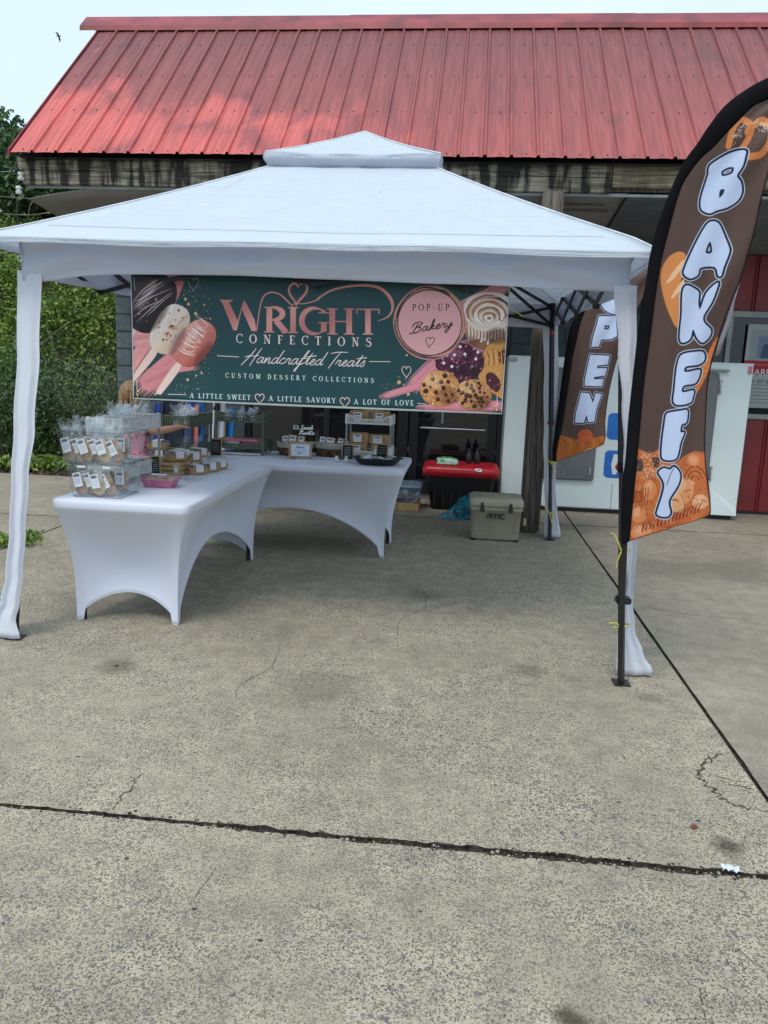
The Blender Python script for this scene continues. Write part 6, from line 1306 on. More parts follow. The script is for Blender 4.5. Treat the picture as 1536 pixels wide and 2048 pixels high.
def treat_bag(loc, tilt, label, seed, h=.12, w=.055, rz=0, group='bagged treats in the clear bins', tagup=.5, fr=True):
    rr = random.Random(seed); t = place('treat_bag', (0, 0, 0), label, 'bag', group)
    mb = MB(); 
    for k in range(2): lump(mb, ((k - .5) * w * .5, -.004, h * .42), w * .30, w * .30, h * .42, rr, rot=rr.uniform(-.1, .1))
    lump(mb, (0, 0, h * .1), w * .4, w * .28, h * .12, rr); mb.build('pastry', M_BREAD if seed % 3 else M_BREAD2, t, smooth='all')
    mb = MB(); prof = [(w * .42, 0), (w * .58, h * .12), (w * .6, h * .5), (w * .52, h * .8), (w * .12, h * .98), (w * .3, h * 1.08)]
    mb.lathe(prof, (0, 0, 0), 12, 1, .62, close=False); 
    for q in mb.v: q.x += rr.uniform(-.004, .004); q.y += rr.uniform(-.003, .003)
    if fr: frill(mb, Vector((0, 0, h * .98)), w * .7, h * .5, rr)
    mb.build('film', M_FILM, t)
    l_ = w * .34; z0 = h * (tagup - .2); z1 = h * (tagup + .33); ny = -w * .40
    MB().add([(-l_, ny, z0), (l_, ny, z0), (l_, ny - .002, z1), (-l_, ny - .002, z1)], [(0, 1, 2, 3)]).build('tag', LABS[seed % 5], t, uvf=uvrect(-l_, l_, z0, z1), recalc=False)
    t.location = loc; t.rotation_euler = (rr.uniform(-.12, .05), tilt, rz); return t
def bin_(x0, x1, y0, y1, z0, z1, label, flare=.02):
    t = place('clear_bin', ((x0 + x1) / 2, (y0 + y1) / 2, z0), label, 'bin', 'stacked clear bins'); mb = MB(); b = [(x0 + flare, y0 + flare), (x1 - flare, y0 + flare), (x1 - flare, y1 - flare), (x0 + flare, y1 - flare)]; tp = [(x0, y0), (x1, y0), (x1, y1), (x0, y1)]
    mb.add([(*p, z0) for p in b] + [(*p, z1) for p in tp], [(0, 1, 2, 3)] + [(i, (i + 1) % 4, (i + 1) % 4 + 4, i + 4) for i in range(4)]); mb.build('box', M_ACR, t, solid=.003)
    e = MB()
    for i in range(4): e.tube([(*b[i], z0 + .002), (*b[(i + 1) % 4], z0 + .002)], .0018, 5); e.tube([(*b[i], z0), (*tp[i], z1)], .001, 5); e.tube([(*tp[i], z1), (*tp[(i + 1) % 4], z1)], .0014, 5)
    e.build('edges', mat('acrylic_edge', (.10, .12, .15), .2) if 'acrylic_edge' not in bpy.data.materials else bpy.data.materials['acrylic_edge'], t, smooth=True); return t, x0, x1
b1 = bin_(-2.09, -1.79, 3.90, 4.18, ZI, .925, 'lower clear plastic bin standing on the front corner of the left table')[0]
b2 = bin_(-2.135, -1.765, 3.885, 4.2, .93, 1.10, 'upper clear plastic bin stacked on the lower one, heaped with bagged treats', .03)[0]
for x in (-2.03, -1.89): bxo('sticker', x, x + .045, 3.893, 3.896, .908, .921, M_WHITEP, b1)
names = ['first bagged treat from the left in the lower clear bin', 'second bagged treat in the lower clear bin, its tag facing front', 'yellowish bagged treat third along in the lower clear bin', 'rightmost bagged treat leaning over in the lower clear bin']
for i, (x, tl) in enumerate(((-2.035, -.22), (-1.985, -.28), (-1.935, -.2), (-1.875, -.5))): treat_bag((x, 3.96 + .02 * (i % 2), ZI + .008), tl, names[i], 10 + i, .145, .07)
names = ['leftmost tagged treat bag in the upper clear bin', 'second treat bag from the left in the upper clear bin', 'third treat bag in the upper clear bin, beside a pair of white tags', 'fourth treat bag in the upper clear bin with its tag tilted', 'fifth treat bag in the upper clear bin next to a yellow pastry', 'rightmost treat bag leaning in the upper clear bin']
for i, (x, tl) in enumerate(((-2.085, -.28), (-2.035, -.32), (-1.985, -.36), (-1.935, -.3), (-1.885, -.34), (-1.825, -.45))): treat_bag((x, 3.95 + .022 * (i % 2), .938), tl, names[i], 20 + i, .15, .07)
for i, x in enumerate((-2.07, -2.0, -1.93, -1.86)): treat_bag((x, 4.09, .94), rr.uniform(-.2, .2), ['back-row treat bag at the left end of the upper clear bin', 'back-row treat bag second along in the upper clear bin', 'back-row treat bag third along in the upper clear bin', 'back-row treat bag at the right end of the upper clear bin'][i], 40 + i, .14, .065)
def film_heap(c, rx, ry, h, n, label, seed):
    rr = random.Random(seed); mb = MB(); c = Vector(c)
    for i in range(n): frill(mb, c + Vector((rr.uniform(-rx, rx), rr.uniform(-ry, ry), 0)), .06, h * rr.uniform(.6, 1.1), rr, 5)
    return tag(mb.build('cellophane', M_FRILL, origin=c), label, 'cellophane')
for i, x in enumerate((-2.04, -1.96, -1.87)): treat_bag((x, 4.09, ZI + .01), rr.uniform(-.3, .2), ['back-row treat bag at the left of the lower clear bin', 'back-row treat bag in the middle of the lower clear bin', 'back-row treat bag at the right of the lower clear bin'][i], 33 + i, .14, .075)
film_heap((-1.97, 4.04, 1.07), .14, .09, .11, 16, 'crumpled clear cellophane tops standing out of the upper clear bin', 5)
bxo_ = MB().bx(-2.02, -1.90, 4.05, 4.17, 1.0, 1.115, .004).build('treat_carton', M_WHITEP, smooth=True, origin=(-1.96, 4.11, 1.0)); tag(bxo_, 'small white carton standing among the bags in the upper clear bin', 'carton')

def slatted_tray(x0, x1, y0, y1, z0, z1, m, par, dip=True, nm='tray', sl=.018):
    """basket tray: floor, slotted walls with rim, sides dipping in the middle"""
    mb = MB(); mb.bx(x0 + .006, x1 - .006, y0 + .006, y1 - .006, z0, z0 + .004); t = .003
    def wall(ax, ay, bx2, by2, low):
        L = math.hypot(bx2 - ax, by2 - ay); n = max(4, int(L / sl)); d = Vector(((bx2 - ax) / L, (by2 - ay) / L, 0)); P0 = Vector((ax, ay, 0)); zc = z1
        def top(u): 
            if not low: return z1
            e = min(u, 1 - u); return z1 - (z1 - z0) * .42 * sst(.1, .22, e)
        for i in range(n):
            u = (i + .5) / n; p = P0 + d * (L * u); tz = top(u); mb.bar(p + Vector((0, 0, z0)), p + Vector((0, 0, tz)), sl * .5 if False else t, sl * .52) if False else mb.box((p.x, p.y, (z0 + tz) / 2), (sl * .5 if abs(d.x) > .5 else t, sl * .5 if abs(d.y) > .5 else t, tz - z0))
        K = 16; pts = [P0 + d * (L * k / K) + Vector((0, 0, top(k / K))) for k in range(K + 1)]; mb.tube(pts, .004, 6); mb.bar(P0 + Vector((0, 0, z0 + .008)), P0 + d * L + Vector((0, 0, z0 + .008)), .004, .014)
        if low:
            K = 16; v = []; 
            for k in range(K + 1): p = P0 + d * (L * k / K); v += [p + Vector((0, 0, top(k / K))), p + Vector((0, 0, max(z0 + (z1 - z0) * .45, top(k / K) - .012)))]
            mb.add(v, [(2 * k, 2 * k + 1, 2 * k + 3, 2 * k + 2) for k in range(K)])
    wall(x0, y0, x1, y0, dip); wall(x1, y0, x1, y1, False); wall(x1, y1, x0, y1, dip); wall(x0, y1, x0, y0, False)
    return mb.build(nm, m, par)
def rack(x0, x1, y0, y1, zs, m, mp, label, ztop, dip=True):
    t = place('tier_rack', ((x0 + x1) / 2, (y0 + y1) / 2, ZI), label, 'rack')
    for z0, z1 in zs: slatted_tray(x0, x1, y0, y1, z0, z1, m, t, dip)
    for x in (x0 + .006, x1 - .006):
        for y in (y0 + .006, y1 - .006):
            MB().tube([(x, y, ZI + .001), (x, y, ztop)], .009, 8).build('post', mp, t, smooth=True)
            for z0, z1 in zs: MB().box((x, y, (z0 + z1) / 2 + .004), (.026, .026, z1 - z0 + .012), None, .003).build('corner_socket', m, t)
    return t
rack(-2.2, -1.985, 4.36, 4.93, [(.775, .85), (1.045, 1.135)], M_WHITEP, M_POSTG, 'white two-tier rack behind the clear bins on the left table', 1.14, False)
rack(-2.2, -1.985, 5.50, 6.0, [(.78, .85), (1.0, 1.085)], M_GREENP, M_GREENP, 'sage green tier rack standing end-on at the corner where the tables meet', 1.09, False)
rack(-2.0, -1.6, 6.14, 6.40, [(.795, .86), (1.01, 1.075)], M_GREENP, M_GREENP, 'sage green tier rack on the back table with pink packets on its lower tray', 1.1)
rack(-.94, -.565, 6.26, 6.5, [(.765, .84), (1.03, 1.10)], M_WHITEP, M_POSTG, 'white tier rack filled with kraft packages near the right end of the back table', 1.105)
# kraft tubs with clear lids
def tub(loc, rz, label, seed, w=.135, d=.10, h=.034, hl=.026, group='kraft treat boxes with clear lids'):
    rr = random.Random(seed); t = place('treat_box', (0, 0, 0), label, 'treat box', group)
    MB().add([(-w / 2 + .01, -d / 2 + .01, 0), (w / 2 - .01, -d / 2 + .01, 0), (w / 2 - .01, d / 2 - .01, 0), (-w / 2 + .01, d / 2 - .01, 0), (-w / 2, -d / 2, h), (w / 2, -d / 2, h), (w / 2, d / 2, h), (-w / 2, d / 2, h)], [(0, 1, 2, 3), (0, 1, 5, 4), (1, 2, 6, 5), (2, 3, 7, 6), (3, 0, 4, 7)]).build('tray', M_KRAFT, t, solid=.002, bevel=.002)
    mb = MB()
    for i in range(4): lump(mb, ((i % 2 - .5) * w * .4, (i // 2 - .5) * d * .42, h * .9), w * .17, d * .18, h * .45, rr, 7)
    mb.build('pastry', M_BREAD if seed % 2 else M_BREAD2, t, smooth='all')
    MB().box((0, 0, h + hl / 2 + .001), (w - .004, d - .004, hl), None, .008).build('lid', M_LID, t, smooth=True)
    z = h + hl + .0035; lab = MB().bx(-.028, .028, -d / 2 - .001, d / 2 + .001, z - .001, z + .0005); lab.bx(-.028, .028, -d / 2 - .004, -d / 2 - .001, h * .5, z + .0005)
    lab.build('label_band', M_BAND, t); MB().bx(-.020, .020, -d * .3, d * .2, z + .001, z + .0014).build('lettering', LABS[seed % 5], t, uvf=lambda p: ((p.x + .02) / .04, (p.y + d * .3) / (d * .5)))
    if seed % 3 == 0: MB().bx(.032, .038, -d / 2 - .002, d / 2 + .002, z - .0005, z + .001).build('ribbon', M_DARKT, t)
    t.location = loc; t.rotation_euler.z = rz; return t
T = [((-2.09, 4.80, .782), .1, 'treat box lying on the lower tray of the left white rack'), ((-2.09, 4.68, .782), -.1, 'treat box on the lower tray of the left white rack, nearer the bins'),
     ((-2.07, 5.14, ZI), .1, 'bottom treat box of the stack between the white and green racks'), ((-2.06, 5.15, ZI + .067), -.05, 'middle treat box of the stack between the white and green racks'), ((-2.08, 5.14, ZI + .134), .12, 'top treat box of the stack between the white and green racks'),
     ((-1.95, 5.22, ZI), 1.2, 'lower treat box behind the wooden crate'), ((-1.95, 5.22, ZI + .067), 1.1, 'upper treat box stacked behind the wooden crate'), ((-1.87, 5.35, ZI), 1.3, 'lower treat box just in front of the green rack'), ((-1.87, 5.34, ZI + .067), 1.25, 'upper treat box just in front of the green rack'),
     ((-1.88, 4.93, ZI + .09), .9, 'treat box resting on top of the small wooden crate'), ((-1.83, 5.08, ZI + .0), 1.1, 'lower treat box right behind the wooden crate'), ((-1.83, 5.08, ZI + .067), 1.1, 'white-banded treat box level with the crate top, behind it'),
     ((-1.755, 4.96, ZI), .9, 'frontmost treat box on the open table beside the crate'), ((-1.72, 5.10, ZI), 1.1, 'second treat box in the row along the table, right of the crate'), ((-1.70, 5.25, ZI), 1.2, 'third treat box in the row, farthest back on the open table')]
for i, (l, r, lb) in enumerate(T): tub(l, r, lb, 60 + i)
# film-wrapped bread on the rack trays
def loaf_bag(c, s, label, seed, m=None, group='wrapped bakes on the racks'):
    rr = random.Random(seed); t = place('wrapped_bake', tuple(c), label, 'wrapped bake', group); c = Vector(c); mb = MB()
    for i in range(3): lump(mb, c + Vector((rr.uniform(-.5, .5) * s, rr.uniform(-.4, .4) * s, s * .35)), s * .45, s * .4, s * .35, rr, 8)
    mb.build('pastry', m or (M_BREAD if seed % 2 else M_BREAD2), t, smooth='all'); mb = MB(); lump(mb, c + Vector((0, 0, s * .55)), s * 1.05, s * .9, s * .56, rr, 11); frill(mb, c + Vector((0, 0, s * .95)), s * 1.0, s * 1.5, rr, 10); mb.build('film', M_FILM, t)
    MB().add([c + Vector(q) for q in ((-s * .35, -s * .92, s * .1), (s * .35, -s * .92, s * .1), (s * .35, -s * .85, s * .8), (-s * .35, -s * .85, s * .8))], [(0, 1, 2, 3)]).build('tag', LABS[seed % 5], t, uvf=lambda p: ((p.x - c.x + s * .35) / (s * .7), (p.z - c.z - s * .1) / (s * .7)), recalc=False); return t
q = 0
for (x, y, z, s, lb) in ((-2.09, 4.45, 1.055, .055, 'front bagged bake heaped on the top tray of the left white rack'), (-2.1, 4.58, 1.055, .055, 'second bagged bake on the top tray of the left white rack'), (-2.08, 4.70, 1.055, .055, 'third bagged bake on the top tray of the left white rack'), (-2.09, 4.83, 1.055, .05, 'rearmost bagged bake on the top tray of the left white rack'), (-2.09, 4.45, .785, .05, 'round bagged bake at the front of the lower tray of the left white rack'), (-2.05, 4.56, .785, .045, 'second round bagged bake on the lower tray of the left white rack'),
    (-2.1, 5.56, 1.01, .045, 'bagged bake at the near end of the top tray of the end-on green rack'), (-2.08, 5.70, 1.01, .045, 'bagged bake in the middle of the top tray of the end-on green rack'), (-2.09, 5.85, 1.01, .045, 'bagged bake at the far end of the top tray of the end-on green rack'), (-2.07, 5.62, .79, .055, 'large film bag on the lower tray of the end-on green rack, near end'), (-2.05, 5.82, .79, .06, 'large film bag on the lower tray of the end-on green rack, far end'),
    (-1.93, 6.26, 1.02, .045, 'first film-wrapped bake on top of the back green rack'), (-1.82, 6.27, 1.02, .045, 'second film-wrapped bake on top of the back green rack'), (-1.71, 6.26, 1.02, .045, 'third film-wrapped bake on top of the back green rack')):
    loaf_bag((x, y, z), s, lb, 90 + q); q += 1
film_heap((-2.09, 5.7, 1.06), .06, .18, .11, 12, 'crumpled cellophane bag tops over the end-on green rack', 8)
film_heap((-1.8, 6.27, 1.05), .16, .06, .08, 10, 'crumpled cellophane bag tops over the back green rack', 9)
film_heap((-2.08, 4.6, 1.13), .07, .16, .12, 14, 'crumpled cellophane rising from the top tray of the left white rack', 7)
# pink packets, white booklets on the back green rack
M_PKP = mat('pink_packet', (.6, .22, .26), .6, var=.15, scale=20)
for i, (x, y, w, z) in enumerate(((-1.87, 6.24, .13, 0), (-1.72, 6.26, .14, 0), (-1.80, 6.23, .3, .052))): tag(MB().bx(x - w / 2, x + w / 2, y - .09, y + .07, .802 + z, .852 + z * 1.0 + (-.03 if i == 2 else 0), .004).build('packet', M_PKP if i else M_WHITEP, smooth=True, origin=(x, y, .802)), ['white packet at the left of the lower tray of the back green rack', 'pink packet at the right of the lower tray of the back green rack', 'flat pink sheet lying over the packets in the back green rack'][i], 'packet')
tag(MB().bx(-1.99, -1.62, 6.11, 6.38, ZI + .004, ZI + .016).build('board', M_WHITEP, origin=(-1.8, 6.25, ZI)), 'flat white board under the back green rack', 'board')
# kraft packages in the right white rack
q = 0
def package(x, y, z, w, h, label, seed, d=.06):
    t = place('kraft_package', (x, y, z), label, 'package', 'kraft packages on the right white rack'); MB().box((x, y, z + h / 2), (w, d, h), None, .008).build('pouch', M_KRAFT, t, smooth=True)
    lw = w * .42; x0 = x - lw * .7; MB().add([(x0, y - d / 2 - .002, z + h * .1), (x0 + lw, y - d / 2 - .002, z + h * .1), (x0 + lw, y - d / 2 - .002, z + h * .85), (x0, y - d / 2 - .002, z + h * .85)], [(0, 1, 2, 3)]).build('label', LABS[seed % 5], t, uvf=uvrect(x0, x0 + lw, z + h * .1, z + h * .85), recalc=False)
    mb = MB(); lump(mb, (x + w * .3, y - d / 2 + .004, z + h * .4), w * .14, .01, h * .28, random.Random(seed), 7); mb.build('pastry', M_BREAD, t, smooth='all')
for (x, y, z, w, h, lb) in ((-.84, 6.33, .772, .15, .095, 'lower left kraft package in the right white rack'), (-.66, 6.33, .772, .15, .09, 'lower right kraft package in the right white rack'), (-.84, 6.37, .868, .16, .085, 'upper left kraft package in the right white rack'), (-.67, 6.37, .863, .17, .08, 'upper right kraft package in the right white rack'), (-.84, 6.34, 1.037, .16, .1, 'left kraft package on the top tray of the right white rack'), (-.66, 6.34, 1.037, .15, .1, 'right kraft package on the top tray of the right white rack'), (-.73, 6.43, 1.037, .15, .11, 'kraft package at the back of the top tray of the right white rack')):
    package(x, y, z, w, h, lb, q); q += 1
# crate
cr = place('wooden_crate', (-1.88, 4.92, ZI), 'small slatted wooden crate with a printed end panel on the left table', 'crate')
for k in range(3):
    z = ZI + .002 + k * .03
    for y in (4.85, 5.0): bxo('slat', -1.955, -1.875 + .06, y - .003, y + .003, z, z + .022, M_WOODL, cr)
    bxo('slat', -1.818, -1.812, 4.854, 4.996, z, z + .022, M_WOODL, cr); bxo('slat', -1.958, -1.952, 4.854, 4.996, z, z + .022, M_WOODL, cr)
for x in (-1.95, -1.82):
    for y in (4.857, 4.993): bxo('corner_block', x - .006, x + .006, y - .0035, y + .0035, ZI, ZI + .086, M_WOODL, cr)
bxo('end_panel', -1.868, -1.82, 4.843, 4.8465, ZI + .001, ZI + .086, M_WOODL, cr); MB().add([(-1.856, 4.8415, ZI + .02), (-1.832, 4.8415, ZI + .02), (-1.832, 4.8415, ZI + .066), (-1.856, 4.8415, ZI + .066)], [(0, 1, 2, 3)]).build('label', LABS[2], cr, uvf=uvrect(-1.856, -1.832, ZI + .02, ZI + .066), recalc=False)
bxo('bottom_panel', -1.95, -1.82, 4.855, 4.995, ZI, ZI + .0015, M_WOODL, cr)
# pink foil pan
pf = place('foil_pan', (-1.775, 4.40, ZI), 'pink foil loaf pan with a clear lid on the front part of the left table', 'foil pan')
def rrect(hw, hd, z, r=.02, n=5): return [Vector((-1.775 + sx_ * (hw - r) + r * math.cos(a), 4.40 + sy_ * (hd - r) + r * math.sin(a), z)) for sx_, sy_, a0 in ((1, 1, 0), (-1, 1, 90), (-1, -1, 180), (1, -1, 270)) for a in [math.radians(a0 + 90 * k / n) for k in range(n + 1)]]
def loft(rings, cap0=True, cap1=False):
    mb = MB(); n = len(rings[0]); mb.add([q for r in rings for q in r], [(j * n + i, j * n + (i + 1) % n, (j + 1) * n + (i + 1) % n, (j + 1) * n + i) for j in range(len(rings) - 1) for i in range(n)] + ([tuple(range(n))] if cap0 else []) + ([tuple((len(rings) - 1) * n + i for i in range(n))] if cap1 else [])); return mb
loft([rrect(.085, .05, ZI), rrect(.1, .065, ZI + .042), rrect(.108, .073, ZI + .043), rrect(.108, .073, ZI + .047)]).build('pan', M_PINK, pf, solid=.001); loft([rrect(.104, .069, ZI + .048), rrect(.094, .058, ZI + .068)], False, True).build('lid', M_LID, pf)
mb = MB(); rr = random.Random(3)
for i in range(12): lump(mb, (-1.775 + rr.uniform(-.07, .07), 4.40 + rr.uniform(-.04, .04), ZI + .035), .022, .02, .012, rr, 7)
mb.build('pastry', M_BREAD2, pf, smooth='all'); MB().bx(-1.83, -1.74, 4.37, 4.43, ZI + .0695, ZI + .0705).build('label', LABS[1], pf, uvf=lambda p: ((p.x + 1.83) / .09, (p.y - 4.37) / .06))
# baskets
M_WICK = mat('dark_wicker', (.17, .09, .04), .8, var=.5, scale=60, bump=1, bscale=90); M_WICKW = mat('pale_wicker', (.5, .47, .41), .8, var=.25, scale=60, bump=1, bscale=90)
def basket(cx_, cy_, rx, ry, label, pk):
    t = place('basket', (cx_, cy_, ZI), label, 'basket', 'two-tone baskets on the back table'); n = 30
    def coil(z0, z1, k, m, nm, r0, r1):
        mb = MB()
        for j in range(k):
            u = (j + .5) / k; s_ = r0 + (r1 - r0) * u; z = z0 + (z1 - z0) * u; mb.tube([(cx_ + rx * s_ * math.cos(2 * math.pi * i / n) * (1 + .004 * (-1) ** i), cy_ + ry * s_ * math.sin(2 * math.pi * i / n), z + .0008 * math.sin(i * 2.6 + j)) for i in range(n + 1)], .0058, 6)
        mb.build(nm, m, t, smooth=True)
    coil(ZI + .004, ZI + .066, 7, M_WICK, 'lower_weave', .84, .97); coil(ZI + .066, ZI + .112, 5, M_WICKW, 'upper_weave', .97, 1.03)
    MB().lathe([(.84, .002), (.95, .06), (1.0, .11)], (cx_, cy_, ZI), 24, rx * .97, ry * .97).build('liner', M_WICK, t)
    for i, (dx, dy, w, h, ang, lb) in enumerate(pk):
        k = place('packet', (cx_ + dx, cy_ + dy, ZI + .02), lb, 'packet', 'labelled packets standing in the baskets'); R = Matrix.Rotation(ang, 3, 'Y') @ Matrix.Rotation(-.15, 3, 'X')
        mb = MB().box((0, 0, 0), (w, .016, h), None, .003); c = Vector((cx_ + dx, cy_ + dy, ZI + .085 + h * .35)); mb.v = [R @ q + c for q in mb.v]; mb.build('pouch', M_KRAFT if i % 3 else M_WHITEP, k, smooth=True)
        q = [R @ Vector(a) + c for a in ((-w * .36, -.009, -h * .4), (w * .36, -.009, -h * .4), (w * .36, -.009, h * .42), (-w * .36, -.009, h * .42))]; mb = MB().add(q, [(0, 1, 2, 3)]); o = mb.build('label', LABS[i % 5], k, recalc=False)
        uvl = o.data.uv_layers.new(name='UVMap')
        for l_, uvv in zip(o.data.loops, ((0, 0), (1, 0), (1, 1), (0, 1))): uvl.data[l_.index].uv = uvv
basket(-1.37, 6.3, .15, .10, 'left two-tone wicker basket half behind the picture frame', [(-.08, 0, .055, .085, -.1, 'narrow packet at the left of the left basket'), (-.02, -.02, .075, .10, .08, 'tallest packet with a blue-grey label in the left basket'), (.05, 0, .065, .09, .04, 'right packet in the left basket')])
basket(-1.06, 6.36, .165, .10, 'right two-tone wicker basket between the frame and the chalkboard', [(-.09, 0, .05, .085, .12, 'left packet in the right basket'), (-.02, -.02, .08, .085, .1, 'front packet with a large white label in the right basket'), (.06, 0, .055, .08, .3, 'leaning packet in the right basket'), (.10, .02, .06, .07, -.5, 'rightmost packet sticking out of the right basket')])
# picture frame
fr = place('picture_frame', (-1.28, 6.08, ZI), 'framed card with handwriting standing in front of the left basket', 'picture frame')
x0, x1, z0, z1, y_ = -1.375, -1.185, ZI + .001, ZI + .135, 6.08
mb = MB().bx(x0, x1, y_, y_ + .012, z0, z0 + .018).bx(x0, x1, y_, y_ + .012, z1 - .018, z1).bx(x0, x0 + .018, y_ + .0005, y_ + .0115, z0 + .018, z1 - .018).bx(x1 - .018, x1, y_ + .0005, y_ + .0115, z0 + .018, z1 - .018); mb.build('moulding', M_WOODL, fr, bevel=.002)
mb = MB().bx(x0 + .011, x1 - .011, y_ - .002, y_ - .0005, z0 + .011, z0 + .015).bx(x0 + .011, x1 - .011, y_ - .002, y_ - .0005, z1 - .015, z1 - .011).bx(x0 + .011, x0 + .015, y_ - .002, y_ - .0005, z0 + .015, z1 - .015).bx(x1 - .015, x1 - .011, y_ - .002, y_ - .0005, z0 + .015, z1 - .015); mb.build('inlay', M_KRAFT, fr)
P = Paint(240, 160, H('dbe5f2')); cursive(P, 'turns' , (60, 52), (180, 50), 18, H('2c3550'), w=.3); scribble(P, (30, 66), (210, 108), 3, 10, H('51607e'), .3, 4); cursive(P, 'Thanks'[0] + 'hanks', (70, 140), (150, 138), 10, H('2c3550'), w=.3); P.stroke([(185, 132), (195, 138)], 4, H('2c3550'))
MB().bx(x0 + .018, x1 - .018, y_ + .004, y_ + .006, z0 + .018, z1 - .018).build('card', print_mat('frame_card', P), fr, uvf=uvrect(x0 + .03, x1 - .03, z0 + .024, z1 - .024)); MB().bar((-1.28, y_ + .012, z0 + .09), (-1.28, y_ + .07, z0 + .002), .01, .002).build('easel', M_WOODL, fr)
# chalkboards
CHK = [print_mat('chalk_%d' % i, paint_chalk(i, 6 if i < 2 else 3)) for i in range(3)]
def chalk(c, w, h, rz, tilt, label, i):
    t = place('chalkboard', (0, 0, 0), label, 'sign', 'small chalkboards with wooden frames'); b = .008
    MB().bx(-w / 2, w / 2, -.004, .004, 0, b).bx(-w / 2, w / 2, -.004, .004, h - b, h).bx(-w / 2, -w / 2 + b, -.0035, .0035, b, h - b).bx(w / 2 - b, w / 2, -.0035, .0035, b, h - b).build('frame', M_WOODL, t)
    MB().bx(-w / 2 + b, w / 2 - b, -.002, .002, b, h - b).build('slate', CHK[i], t, uvf=uvrect(-w / 2 + b, w / 2 - b, b, h - b)); MB().bar((0, .004, h * .7), (0, h * .4, 0.002), .01, .002).build('easel', M_WOODL, t); t.location = c; t.rotation_euler = (-tilt, 0, rz)
chalk((-.905, 6.15, ZI), .10, .125, 0, .12, 'chalkboard standing beside the right basket behind the card holder', 0); chalk((-.62, 6.11, ZI + .04), .095, .105, -.12, .12, 'chalkboard tilted at the back of the black pan', 2)
chalk((-1.945, 5.98, ZI), .09, .14, .1, .12, 'chalkboard in front of the back green rack where the two racks meet', 1); chalk((-1.965, 4.80, ZI), .07, .13, .9, .1, 'narrow chalkboard seen edge-on between the white rack and the crate', 1)
ch = place('card_holder', (-.93, 6.02, ZI), 'small white holder with dark cards in front of the chalkboard', 'card holder'); MB().prism([(-.985, ZI + .002), (-.875, ZI + .002), (-.88, ZI + .045), (-.9, ZI + .045), (-.91, ZI + .014), (-.95, ZI + .014), (-.96, ZI + .045), (-.98, ZI + .045)], 1, 5.995, 6.0).bx(-.985, -.875, 6.0, 6.045, ZI + .001, ZI + .006).build('tray', M_WHITEP, ch); bxo('cards', -.965, -.895, 6.005, 6.02, ZI + .007, ZI + .05, mat('dark_card', (.05, .06, .09), .5), ch)
# black pan with greens
pan = place('black_pan', (-.64, 5.93, ZI), 'oval black pan holding green-trimmed packets on the right end of the back table', 'pan'); MB().lathe([(.72, 0), (.86, .02), (.96, .046), (1.06, .052), (1.07, .055), (.95, .051), (.84, .022), (.7, .004)], (-.64, 5.95, ZI), 36, .195, .135).build('body', mat('black_enamel', (.012, .013, .015), .3), pan, smooth='all')
M_GRN = mat('green_leaf_print', (.12, .24, .08), .6, var=.4, scale=50, col2=(.6, .62, .58))
for i in range(9): rr = random.Random(i + 4); mb = MB().box((0, 0, 0), (.07, .05, .012), (rr.uniform(-.4, .4), rr.uniform(-.4, .4), rr.uniform(0, 3)), .003); c = Vector((-.64 + rr.uniform(-.12, .12), 5.95 + rr.uniform(-.07, .07), ZI + .045 + rr.uniform(0, .012))); mb.v = [q + c for q in mb.v]; mb.build('filling', M_GRN if i % 2 else M_BAND, pan, smooth=True)
# ------------------------------------------------------------------ ice freezer
M_FRZ = mat('white_enamel', (.68, .77, .77), .3, var=.04, scale=1.5, spec=.5); M_FDOOR = mat('grey_door', (.13, .14, .145), .4, var=.06); M_RUB = mat('black_rubber', (.02, .02, .02), .7); M_BLUE = mat('ice_blue', (.01, .15, .55), .4)
fz = place('ice_freezer', (1.72, 8.8, 0), 'long white outdoor ice freezer with grey doors and blue lettering against the storefront wall', 'freezer')
x0, x1, y0, y1 = .47, 3.0, 8.5, 8.98
MB().bx(x0, x1, y0, y1, .05, 1.665, .012).build('body', M_FRZ, fz, smooth=True); bxo('base', x0 + .04, x1 - .04, y0 + .04, y1, .004, .05, M_RUB, fz)
mb = MB().bx(x0 + .002, x1 - .002, y0 - .004, y0 + .004, 1.655, 1.668); mb.build('top_trim', M_FRZ, fz)
for a, b_, hs in ((.80, 1.46, -1), (2.02, 2.66, 1)):
    d = bxo('door', a, b_, y0 - .045, y0 - .002, .36, 1.56, M_FDOOR, fz, .015); bxo('gasket', a + .01, b_ - .01, y0 - .003, y0 + .002, .37, 1.55, M_RUB, d)
    hx_ = b_ + .012 if hs > 0 else a - .012
    for z in (.50, 1.42): MB().tube([(hx_, y0 - .03, z - .06), (hx_, y0 - .045, z), (hx_, y0 - .03, z + .06)], .011, 8).box((hx_ + hs * .012, y0 - .008, z - .06), (.03, .014, .03), None, .003).box((hx_ + hs * .012, y0 - .008, z + .06), (.03, .014, .03), None, .003).build('hinge', M_ALU, d, smooth=True)
    MB().box(((a + b_) / 2, y0 - .052, .44), (.018, .01, .045), None, .003).build('lock_plate', M_ALU, d); MB().box((b_ - .05 if hs < 0 else a + .05, y0 - .055, .47), (.022, .014, .09), None, .004).build('handle', M_WFR, d)
bxo('rail', 2.0, 2.75, y0 - .05, y0 - .002, 1.575, 1.60, M_WFR, fz, .004)
MB().bx(1.672, 1.676, y0 - .002, y0 + .004, .05, .33).build('seam', M_RUB, fz)
